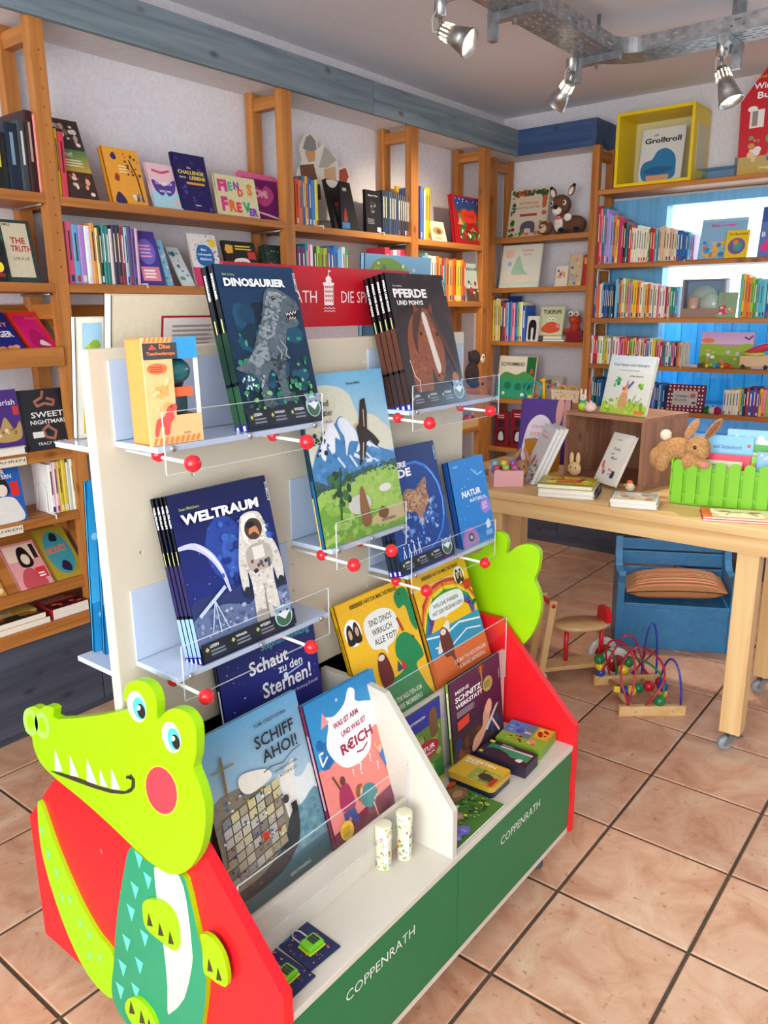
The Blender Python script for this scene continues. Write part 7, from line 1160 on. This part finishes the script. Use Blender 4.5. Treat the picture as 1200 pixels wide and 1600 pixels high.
# things at the far end of the table
def plush(label, name, M, body, mat, parts, vox=.005, cat='soft toy'):
    """sewn animal: one continuous body grown from overlapping volumes, features as parts"""
    t = thing(name, label, cat, M); m = MB()
    for c, r, *rot in body:
        R_ = Matrix.Rotation(math.radians(rot[0]), 3, rot[1]) if rot else None; m.ball(c, r, '#fff', 16, 10, R_)
    o = m.build('body', mat, t); md = o.modifiers.new('union', 'REMESH'); md.mode = 'VOXEL'; md.voxel_size = vox; md.use_smooth_shade = True; sm = o.modifiers.new('soft', 'SMOOTH'); sm.iterations = 4
    for nm, mt, c, r, col, *rot in parts:
        R_ = Matrix.Rotation(math.radians(rot[0]), 3, rot[1]) if rot else None; MB().ball(c, r, col, 14, 9, R_).build(nm, mt, t)
    return t
plush('brown plush rabbit lying behind the pink box', 'plush_rabbit', rotz((1.56, .80, ZTB+.002), 200), [((0, 0, .03), (.06, .04, .03)), ((.06, 0, .045), (.035, .032, .032)), ((.085, .015, .03), (.02, .015, .014)), ((-.02, .03, .02), (.03, .016, .016))], 'fur_tan', [('ear', 'plush', (.06, .02, .095), (.012, .008, .036), '#b8865a', 20, 'X'), ('ear', 'plush', (.05, -.022, .09), (.012, .008, .036), '#b8865a', -30, 'X'), ('eye', 'gloss', (.088, .014, .055), .004, '#222')])
gb = thing('paper_bag', 'ochre paper bag standing behind the plush rabbit', 'bag', rotz((1.72, .80, ZTB+.0005), -20))
MB().prism([(-.07, 0), (.07, 0), (.082, .125), (.05, .118), (.0, .126), (-.06, .12), (-.082, .13)], 'x', -.03, .03, '#c8882a').build('bag', 'paint', gb); MB().prism([(-.08, .08), (-.04, .08), (-.05, .13), (-.082, .13)], 'x', -.032, -.0305, '#f0b82a').build('label', 'print', gb)
book('purple picture book with a white arch standing at the back of the table', frame((1.83, .985, ZTB+.001), (.05, -.28, 0), (.05, .01, .24)), .225, .285, .014, '#4a1f86', [('s', '#e8dce8', [(.12, .0), (.14, .5), (.3, .72), (.5, .74), (.66, .56), (.7, .0)]), ('t', '#d88a5a', 'ICH BIN', .26, .54, .05), ('t', '#d88a5a', 'DICKEMM', .24, .42, .06, 'l', {'fit': .4}), ('s', '#d89a8a', [(.74, .98), (.72, .7), (.78, .6), (.84, .7), (.86, .98)]), ('s', '#c8907a', [(.88, .98), (.87, .6), (.93, .5), (.98, .62), (.98, .98)])])
bx = thing('tablet', 'dark flat device lying on top of the purple book shelf edge', 'device', frame((3.262, 1.60, .906), (0, -1, 0), (1, 0, .0))) if False else None
gm = thing('green_mat', 'green leafy paper mat on the table corner', 'mat', (1.47, 1.0, ZTB+.0005)); MB().box((-.09, -.07, 0), (.1, .07, .003), '#6a7a2a').build('sheet', 'print', gm)
m = MB(); r2 = random.Random(8)
for i in range(40):
    x, y, s = r2.uniform(-.08, .09), r2.uniform(-.06, .06), r2.uniform(.006, .012); m.add([(x-s, y, .0034), (x, y-s, .0034), (x+s, y, .0034), (x, y+s, .0034)], [(0, 1, 2, 3)], r2.choice(['#8a9a3a', '#4a5a1a', '#b8a83a']))
m.build('leaf_print', 'print', gm)['kind'] = 'stuff'
for (px, c, lab) in (((745, 757), '#5ac0a0', 'mint green toy car with a wooden peg driver'), ((738, 742), '#e8963a', 'orange toy car with a wooden peg driver')):
    b_ = on(*px, 'z', ZTB); t = thing('toy_car', lab, 'toy', rotz((b_.x, b_.y, ZTB+.0005), 60)); MB().prism([(-.03, .006), (.03, .006), (.032, .016), (.012, .018), (-.01, .024), (-.03, .02)], 'y', -.014, .014, c).build('chassis', 'gloss', t, False, .002)
    for x in (-.018, .018):
        for y in (-.015, .015): MB().lathe([(.0075, -.003), (.0075, .003)], '#222', 12, Matrix.Translation(V3((x, y, .0078))) @ R90).build('wheel', 'gloss', t)
    MB().ball((-.002, 0, .034), .0115, '#e0b080').build('driver_head', 'paint', t); MB().lathe([(.008, .018), (.007, .028)], '#d86a3a', 12).build('driver_body', 'paint', t)
# ---- green picket planter full of books
PM = frame((1.43, .155, ZTB+.0005), (.03, -.26, 0), (0, 0, 1)); w_, d_, h_ = .46, .17, .165
pl_ = thing('picket_planter', 'lime green picket-fence planter box on the table', 'planter', PM); GN = '#7cc41a'
for a_, b_ in (((.004, .012, .0), (w_-.004, d_-.012, .012)), ((.004, .012, .012), (w_-.004, .016, .135)), ((.004, d_-.016, .012), (w_-.004, d_-.012, .135)), ((.004, .016, .012), (.008, d_-.016, .135)), ((w_-.008, .016, .012), (w_-.004, d_-.016, .135))): MB().box(a_, b_, GN).build('trough_wall', 'paint', pl_)
for z in (.03, .108):
    for a_, b_ in (((0, .006, z), (w_, .012, z+.014)), ((0, d_-.012, z), (w_, d_-.006, z+.014)), ((-.002, .012, z), (.004, d_-.012, z+.014))): MB().box(a_, b_, GN).build('rail', 'paint', pl_)
pk = MB(); ph_ = [(0, .008), (.034, .008), (.034, .145)]+[(.017+.017*math.cos(a), .145+.014*math.sin(a)) for a in [PI*i/8 for i in range(1, 8)]]+[(0, .145)]
pk.prism(ph_, 'y', 0, .006, GN); p0 = None
def picket(M):
    global p0
    if p0 is None: p0 = pk.build('picket', 'paint', pl_); o = p0
    else: o = p0.copy(); COL.objects.link(o); o.parent = pl_
    o.matrix_basis = M
for i in range(10): picket(Matrix.Translation(V3((.006+i*.0455, 0, 0)))); picket(Matrix.Translation(V3((.006+i*.0455, d_-.006, 0))))
for i in range(4): picket(Matrix.Translation(V3((-.002, .006+.034+i*.040, 0))) @ Matrix.Rotation(-PI/2, 4, 'Z'))
def pw(x, y, z=0): return PM @ V3((x, y, z))
UX = (pw(1, 0)-pw(0, 0)); UY = (pw(0, 1)-pw(0, 0))
def pbook(label, x, y, z, W_, H_, cover, art, tilt=.1, lean=.25, T=.008): return book(label, frame(pw(x, y, z), UX+V3((0, 0, tilt*0)), V3((0, 0, 1))+UY*lean), W_, H_, T, cover, art, soft=True)
pbook('wide pale blue sticker book standing at the back of the planter', .15, .115, .0125, .30, .245, '#8ac4dc', [('b', ['#e8eef0', '#d8e4e0', '#c84a5a', '#b8d4c8'], 18, .05, .7, .95, .95, .05, 3)], lean=.10)
pbook('light blue Easter sticker book with pink lettering OSTERN', .04, .085, .0125, .20, .225, '#7fc0e4', [('t', '#2a5a9a', 'und Stickerbuch', .36, .80, .06, 'l', {'fit': .46}), ('t', '#f0569a', 'Ostern', .12, .58, .13, 'l', {'fit': .7, 'b': .03}), ('e', '#f0f0ec', .14, .84, .09, .05), ('e', '#d83a4a', .93, .86, .03, .03)], lean=.16)
pbook('green craft book with orange lettering in the planter', .235, .092, .0125, .15, .20, '#4aa83a', [('r', '#e8e4dc', .02, .58, .62, .86), ('t', '#e8703a', 'Malbuch', .05, .74, .08, 'l', {'fit': .52}), ('r', '#e88a3a', .05, .52, .6, .62), ('t', '#fff', 'FENSTER', .1, .54, .06, 'l', {'fit': .44})], lean=.16)
pbook('red colouring book with cream label MALSPASS in the planter', .08, .060, .0125, .16, .165, '#e83050', [('r', '#ece4c4', .04, .1, .84, .86), ('t', '#5a8a3a', 'Mein erster', .2, .74, .05, 'l', {'fit': .36}), ('t', '#3a3a3a', '-Malspaß', .22, .58, .10, 'l', {'fit': .6}), ('e', '#c8905a', .3, .34, .14, .12), ('l', '#222', [(.16, .4), (.2, .56), (.26, .46)], .02)], lean=.14)
pbook('blue OSTER-ORIGAMI booklet leaning out of the planter', .262, .036, .0125, .18, .185, '#7ab8dc', [('t', '#1f4a7a', 'OSTER-', .26, .72, .09, 'l', {'fit': .44}), ('t', '#1f4a7a', 'ORIGAMI', .18, .55, .12, 'l', {'fit': .62, 'b': .02}), ('b', ['#e8b8c8', '#f0d8a0', '#d8e8f0'], 12, .02, .84, .98, .98, .04, 3), ('l', '#1f3a8a', [(.06, .46), (.8, .5)], .03), ('e', '#8a4a9a', .5, .3, .1, .08)], lean=.10)
pbook('lime green booklet squeezed between the planter books', .243, .052, .0125, .03, .165, '#8ac83a', [('e', '#e8703a', .5, .8, .3, .08), ('e', '#c83a5a', .5, .5, .3, .08)], lean=.12)
# plush bunny climbing over the planter corner
BW = Matrix.Translation(pw(.02, .035, .135)) @ (UX.normalized().to_track_quat('X', 'Z').to_matrix().to_4x4())
plush('tan plush bunny lying across the corner of the green planter', 'plush_bunny', BW, [((-.015, .03, .045), (.058, .045, .046)), ((-.045, .04, .035), (.05, .045, .048)), ((-.085, .03, .012), (.03, .026, .04)), ((-.06, .0, .0), (.026, .02, .032)), ((.055, .0, .062), (.044, .042, .042)), ((.075, -.028, .05), (.026, .02, .02)), ((.035, -.022, .022), (.03, .018, .02)), ((.078, -.03, .012), (.024, .016, .016)), ((.03, -.03, .012), (.02, .016, .018))], 'fur_tan',
      [('ear', 'plush', (.028, .016, .125), (.016, .008, .042), '#b88a60', 28, 'Y'), ('ear', 'plush', (.098, .016, .13), (.015, .008, .044), '#a87850', 34, 'Y'), ('inner_ear', 'plush', (.027, .008, .125), (.010, .004, .032), '#d8b8a4', 28, 'Y') if False else ('inner_ear', 'plush', (.097, .009, .13), (.009, .004, .034), '#8a5a40', 34, 'Y'), ('eye', 'gloss', (.052, -.040, .07), (.006, .004, .007), '#1c1410'), ('nose', 'gloss', (.092, -.042, .052), (.005, .004, .004), '#b86a5a'), ('tail', 'plush', (-.062, .035, .095), .02, '#efe2cc'), ('foot', 'plush', (.09, -.04, .012), (.016, .012, .014), '#c88a70')])
# soft toys in the corner bookcase
def cpos(px, z, plane=CP-.005): A = shelfpt('x', plane, z+.0005, px); return A
TC = lambda px, z, plane=CP+.05: Matrix.Translation(cpos(px, z, plane)) @ Matrix.Rotation(-PI/2, 4, 'Z')     # local x = right along the shelf, y = into it
plush('brown plush deer with black-tipped ears on the corner bookcase', 'plush_deer', TC(876, 1.905), [((0, 0, .05), (.048, .04, .055)), ((.0, 0, .10), (.03, .03, .04)), ((.0, -.01, .17), (.062, .055, .06)), ((.0, -.05, .145), (.034, .03, .032)), ((.075, .02, .055), (.08, .05, .055)), ((.11, .0, .03), (.04, .04, .03))], 'fur_brown',
      [('ear', 'plush', (-.06, 0, .245), (.022, .01, .034), '#7a5038', -25, 'Y'), ('ear', 'plush', (.06, 0, .25), (.022, .01, .034), '#7a5038', 25, 'Y'), ('inner_ear', 'plush', (-.059, -.008, .24), (.014, .006, .024), '#e8e0d4', -25, 'Y'), ('inner_ear', 'plush', (.059, -.008, .245), (.014, .006, .024), '#e8e0d4', 25, 'Y'), ('ear_tip', 'plush', (-.072, 0, .27), (.012, .009, .012), '#1c1a1c'), ('ear_tip', 'plush', (.074, 0, .276), (.012, .009, .012), '#1c1a1c'), ('muzzle', 'plush', (0, -.062, .135), (.03, .024, .026), '#ece4d8'), ('nose', 'plush', (0, -.084, .152), (.017, .01, .013), '#1a1618'), ('eye', 'gloss', (-.04, -.05, .178), (.013, .008, .016), '#f0ece4'), ('eye', 'gloss', (.04, -.05, .178), (.013, .008, .016), '#f0ece4'), ('pupil', 'gloss', (-.04, -.057, .178), (.007, .004, .009), '#1a1416'), ('pupil', 'gloss', (.04, -.057, .178), (.007, .004, .009), '#1a1416'), ('chest', 'plush', (0, -.036, .06), (.03, .012, .045), '#e8dccc'), ('scarf', 'fabric', (0, -.01, .092), (.042, .042, .01), '#e05a80'), ('hoof', 'plush', (.03, -.05, .02), (.024, .03, .02), '#241c20'), ('hoof', 'plush', (.12, -.04, .022), (.026, .03, .022), '#241c20'), ('bow', 'fabric', (.06, -.04, .095), (.026, .01, .022), '#ece8e0')])
plush('small brown plush hedgehog in front of the forest animal book', 'plush_hedgehog', TC(852, 1.905, CP-.0), [((0, 0, .042), (.048, .04, .042)), ((0, -.03, .038), (.03, .026, .028))], 'fur_brown', [('face', 'plush', (0, -.04, .036), (.028, .02, .026), '#d8b48c'), ('nose', 'gloss', (0, -.062, .04), .007, '#1c1614'), ('eye', 'gloss', (-.012, -.055, .048), .004, '#1c1614'), ('eye', 'gloss', (.012, -.055, .048), .004, '#1c1614'), ('ear', 'plush', (-.026, -.02, .078), (.01, .006, .01), '#a87850'), ('ear', 'plush', (.026, -.02, .078), (.01, .006, .01), '#a87850')])
plush('orange-red plush monster with bulging eyes beside TUKIPUPS', 'plush_monster', TC(886, 1.272, CP+.04) @ Matrix.Translation(V3((0, .10, .0))), [((0, 0, .06), (.035, .03, .06)), ((0, 0, .13), (.04, .035, .035)), ((-.045, -.01, .06), (.03, .018, .018)), ((-.05, -.02, .018), (.035, .022, .018))], 'fur_red', [('eye', 'gloss', (-.018, -.02, .17), .019, '#f2f0ea'), ('eye', 'gloss', (.02, -.02, .17), .019, '#f2f0ea'), ('pupil', 'gloss', (-.016, -.036, .168), .007, '#15151a'), ('pupil', 'gloss', (.02, -.036, .168), .007, '#15151a'), ('nose', 'plush', (0, -.035, .135), (.016, .01, .01), '#d86a2a')])
A = shelfpt('y', LY+.06, 1.0055, 744); MK = Matrix.Translation(A+V3((0, 0, 0)))
plush('dark plush monkey with a pale face behind the clear shelf', 'plush_monkey', Matrix.Translation(shelfpt('y', LY+.055, 1.0055, 738)), [((0, 0, .08), (.055, .045, .08)), ((.015, -.01, .18), (.05, .045, .048)), ((-.05, -.01, .08), (.022, .022, .05)), ((.05, -.015, .08), (.022, .022, .05)), ((.03, -.03, .02), (.035, .03, .022)), ((-.03, -.03, .02), (.035, .03, .022))], 'fur_dark', [('face', 'plush', (.03, -.045, .175), (.03, .018, .034), '#e8dcd0'), ('ear', 'plush', (-.035, 0, .205), (.016, .008, .018), '#2f2428'), ('ear', 'plush', (.062, 0, .205), (.016, .008, .018), '#2f2428'), ('eye', 'gloss', (.02, -.062, .185), .005, '#15151a'), ('eye', 'gloss', (.042, -.06, .185), .005, '#15151a')])
A = shelfpt('y', LY+.012, .7685, 712); B = shelfpt('y', LY+.012, .7685, 758); t = thing('toy_crate', 'small pale wooden box of red toys below the plush monkey', 'box', frame(A, (1, 0, 0), (0, 0, 1))); w_ = B.x-A.x
for a_, b_ in (((0, 0, 0), (w_, .006, .05)), ((0, .12, 0), (w_, .126, .05)), ((0, .006, 0), (.006, .12, .05)), ((w_-.006, .006, 0), (w_, .12, .05)), ((.006, .006, 0), (w_-.006, .12, .005))): MB().box(a_, b_, '#dcb680').build('wall', 'paint', t)
for i in range(6):
    c = ['#c8243a', '#a81c3c', '#d84a5a'][i % 3]; g_ = thing('wooden_apple', f'{["bright red", "dark red", "rosy red"][i % 3]} wooden apple in the {"front" if i < 3 else "back"} row of the pale box', 'toy', A+V3((.05+(i % 3)*(w_-.1)/2, .035+.05*(i//3), .0055))); MB().ball((0, 0, .03), (.024, .022, .03), c).build('fruit', 'gloss', g_); MB().tube([(0, 0, .057), (.004, 0, .07)], .0025, '#3a2a1a', 6).build('stalk', 'paint', g_)

# ================================================================== blue child's bench with cushion
BN = frame((1.90, .50, .0005), (.22, -.434, 0), (0, 0, 1)); bw = .50
be = thing('bench', "blue painted child's bench with box seat under the table", 'bench', BN)
MB().box((.03, .005, .0), (bw-.03, .02, .19)).build('front_panel', 'bench_blue', be, False, .002); MB().box((.03, 0, .19), (bw-.03, .20, .21)).build('seat', 'bench_blue', be, False, .004); MB().box((.03, .18, 0), (bw-.03, .195, .19)).build('rear_panel', 'bench_blue', be)
for x in (0, bw-.03):
    m = MB().prism([(x_, z_) for x_, z_ in ((0, 0), (.21, 0), (.235, .45), (.21, .455), (.185, .37), (.15, .335), (.05, .33), (.02, .35), (-.012, .36), (-.02, .34), (0, .30))], 'x', x, x+.03); m.build('side_panel', 'bench_blue', be, False, .004)
for z0, z1 in ((.265, .315), (.325, .385), (.392, .44)): MB().box((.03, .195+.03*(z0-.2)/.2, z0), (bw-.03, .212+.03*(z0-.2)/.2, z1)).build('back_slat', 'bench_blue', be, False, .003)
cu = thing('cushion', 'striped cushion in brown and coral on the blue bench', 'cushion', BN @ Matrix.Translation(V3((-.0, .02, .2115))))
m = MB(); N = 34; cs = ['#b8865a', '#d88a6a', '#7a6a50', '#e0a880', '#c85a4a', '#a89468', '#d8b890', '#8a5040']
def cz(u, v): e = max(0, (1-abs(2*u-1)**3.2))*max(0, (1-abs(2*v-1)**3.2)); return .002+.05*math.sqrt(e)
for i in range(N):
    for j in range(10):
        q = [(i/N, j/10), ((i+1)/N, j/10), ((i+1)/N, (j+1)/10), (i/N, (j+1)/10)]
        pt = lambda u, v, s: (.415*v+.036+.012*u, -.04+.225*u, .053+s*cz(u, v)+.02*math.sin(v*2.2))
        m.add([pt(u, v, 1) for u, v in q], [(0, 3, 2, 1)], cs[i % 8], True); m.add([pt(u, v, -1) for u, v in q], [(0, 1, 2, 3)], cs[i % 8], True)
m.build('cover', 'fabric', cu)
# ================================================================== wooden ride-on toy
tk = thing('ride_on_toy', 'wooden ride-on toy with red legs, red backrest and white wheels', 'toy', (1.52, .52, 0))
d0, d1 = V3((1.40, .62, .055)), V3((1.66, .40, .055)); ax_ = (d1-d0).normalized(); sd_ = V3((0, 0, 1)).cross(ax_)
MB().bar(d0-ax_*.02, d1, .085, .018, '#cfa06a').build('base_board', 'beech_x', tk, True, .003)
cS = V3((1.575, .515, .20)); R_ = Matrix.Translation(cS) @ Matrix(((ax_.x, sd_.x, 0, 0), (ax_.y, sd_.y, 0, 0), (0, 0, 1, 0), (0, 0, 0, 1)))
MB().lathe([(0, 0), (1, 0), (1.02, .08), (1, .16), (0, .16)], '#cfa06a', 28, R_ @ Matrix.Diagonal((.115, .068, .12, 1))).build('seat', 'beech_y', tk, True)
b_ = MB(); 
b_.prism([(-.045, 0), (.045, 0), (.045, .035), (.028, .058), (-.028, .058), (-.045, .035)], 'x', .088, .108, '#d8202c'); b_.v = [tuple(R_ @ (V3(v)+V3((0, 0, .019)))) for v in b_.v]; b_.build('backrest', 'gloss', tk, True, .003)
for s in (-.075, .08): MB().tube([R_ @ V3((s, -.02, .0)), R_ @ V3((s, -.02, -.138))], .010, '#d8202c', 12).build('leg', 'gloss', tk, True)
for c_, nm in ((d1-ax_*.03-sd_*.055, 'near'), (d1-ax_*.03+sd_*.055, 'far')):
    Mw = Matrix.Translation(V3((c_.x, c_.y, .0665))) @ sd_.to_track_quat('Z', 'Y').to_matrix().to_4x4()
    w_ = MB().lathe([(.038, -.012), (.061, -.012), (.066, -.005), (.066, .005), (.061, .012), (.038, .012)], '#d8d4cc', 28, Mw).build('wheel', 'gloss', tk, True); MB().lathe([(0, -.014), (.038, -.012), (.038, .012), (0, .014)], '#a81c24', 20, Mw).build('hub', 'gloss', w_, True)
for s in (-.05, .05):
    p_ = d0+sd_*s-ax_*.01; MB().bar(p_-V3((0, 0, .03)), p_-ax_*(.0)+V3((0, 0, .30))+ax_*.045, .018, .028, '#cfa06a', ax_).build('handle_post', 'beech_z', tk, True, .003)
q_ = d0-ax_*.01+V3((0, 0, .28))+ax_*.042; MB().tube([q_-sd_*.06, q_+sd_*.06], .009, '#d8202c', 12).build('handle_bar', 'gloss', tk, True)
for s in (-.05, .05):
    Mw = Matrix.Translation(d0+sd_*s-ax_*.01-V3((0, 0, .026))) @ sd_.to_track_quat('Z', 'Y').to_matrix().to_4x4(); MB().lathe([(.012, -.008), (.0285, -.008), (.0285, .008), (.012, .008)], '#d8d4cc', 20, Mw).build('wheel', 'gloss', tk, True)
# ================================================================== bead maze
bm = thing('bead_maze', 'wooden bead maze with red, green and blue wire loops on the floor', 'toy', (1.45, .24, 0))
A, B = V3((1.31, .238, .02)), V3((1.465, .045, .02)); MB().bar(A, B, .022, .04, '#d8a45a').build('bar', 'beech_x', bm, True, .003)
A2, B2 = V3((1.49, .415, .02)), V3((1.66, .22, .02)); MB().bar(A2, B2, .022, .04, '#d8a45a').build('bar', 'beech_x', bm, True, .003)
for f_ in (.22, .72): MB().tube([A.lerp(B, f_)+V3((.012, .012, 0)), A2.lerp(B2, f_+.02)-V3((.012, .012, 0))], .011, '#c8924a', 10).build('dowel', 'beech_x', bm, True)
n_ = (B-A).normalized(); 
for f_ in (.25, .8): MB().ball(A.lerp(B, f_)+V3((-.0086, -.0068, 0)), .004, '#6a5030', 8, 6).build('screw', 'brushed_metal', bm, True)
def arc(p, q, h, n=16, tw=0):
    p, q = V3(p), V3(q); side = (q-p).cross(V3((0, 0, 1))).normalized()
    return [p.lerp(q, .5-.5*math.cos(PI*i/n))+V3((0, 0, h*math.sin(PI*i/n)))+side*tw*math.sin(2*PI*i/n) for i in range(n+1)]
top = lambda P, Q, f_: P.lerp(Q, f_)+V3((0, 0, .019))
def loop(p, q, h, c, tw=0): MB().tube(arc(p, q, h, tw=tw), .0042, c, 7).build('wire', 'gloss', bm, True)
RW, BL_, GW = '#b81c3c', '#2a3aa0', '#2a7a4a'
loop(top(A, B, .13), top(A2, B2, .25), .20, RW, .03); loop(top(A, B, .16), top(A2, B2, .62), .17, RW, -.04); loop(top(A2, B2, .1), top(A2, B2, .8), .17, RW, .05); loop(top(A, B, .4), top(A2, B2, .85), .16, RW, .06)
loop(top(A, B, .6), top(A2, B2, .5), .12, GW, .03); loop(top(A2, B2, .05), top(A2, B2, .35), .11, GW); loop(top(A, B, .93), top(A, B, .93)+V3((.05, .10, 0)), .16, BL_); loop(top(A2, B2, .75), top(A2, B2, .98), .22, BL_)
mid = (A+B+A2+B2)/4
for c, o_, r_, lb in (('#1f7a48', top(A2, B2, .07)+V3((0, 0, .07)), .018, ''), ('#f0c428', top(A2, B2, .09)+V3((0, 0, .042)), .017, ''), ('#2244a8', top(A2, B2, .1)+V3((0, 0, .014)), .016, ''), ('#1f7a48', top(A2, B2, .55)+V3((-.02, 0, .065)), .02, ''), ('#f0c428', top(A2, B2, .5)+V3((-.03, 0, .035)), .018, ''), ('#1f7a48', top(A, B, .62)+V3((.004, .004, .016)), .018, ''), ('#c81c2c', mid+V3((.03, -.03, .03)), .018, ''), ('#1f7a48', mid+V3((.0, .0, .025)), .017, ''), ('#c81c2c', mid+V3((.07, -.06, .04)), .018, ''), ('#2244a8', top(A, B, .95)+V3((.045, .09, .03)), .018, ''), ('#f0c428', top(A, B, .95)+V3((.046, .09, .004)), .017, ''), ('#2244a8', mid+V3((-.03, .04, .012)), .018, ''), ('#f0c428', mid+V3((-.02, .02, .016)), .018, '')): MB().ball(o_, r_*1.2, c, 14, 9).build('bead', 'gloss', bm, True)
MB().box((-.016, -.012, -.012), (.016, .012, .012), '#f0c428', Matrix.Translation(mid+V3((-.07, .06, .03))) @ Matrix.Rotation(.6, 4, 'Z') @ Matrix.Rotation(.4, 4, 'Y')).build('bead', 'gloss', bm, True, .002)
# small pine stool beyond the table leg
so = thing('stool', 'plain pine stool behind the table leg', 'stool', (2.15, -.22, 0))
MB().box((2.02, -.42, .30), (2.32, -.12, .33)).build('seat', 'beech_y', so, True, .004)
for x in (2.04, 2.27):
    for y in (-.4, -.17): MB().box((x, y, 0), (x+.035, y+.035, .30)).build('leg', 'beech_z', so, True)
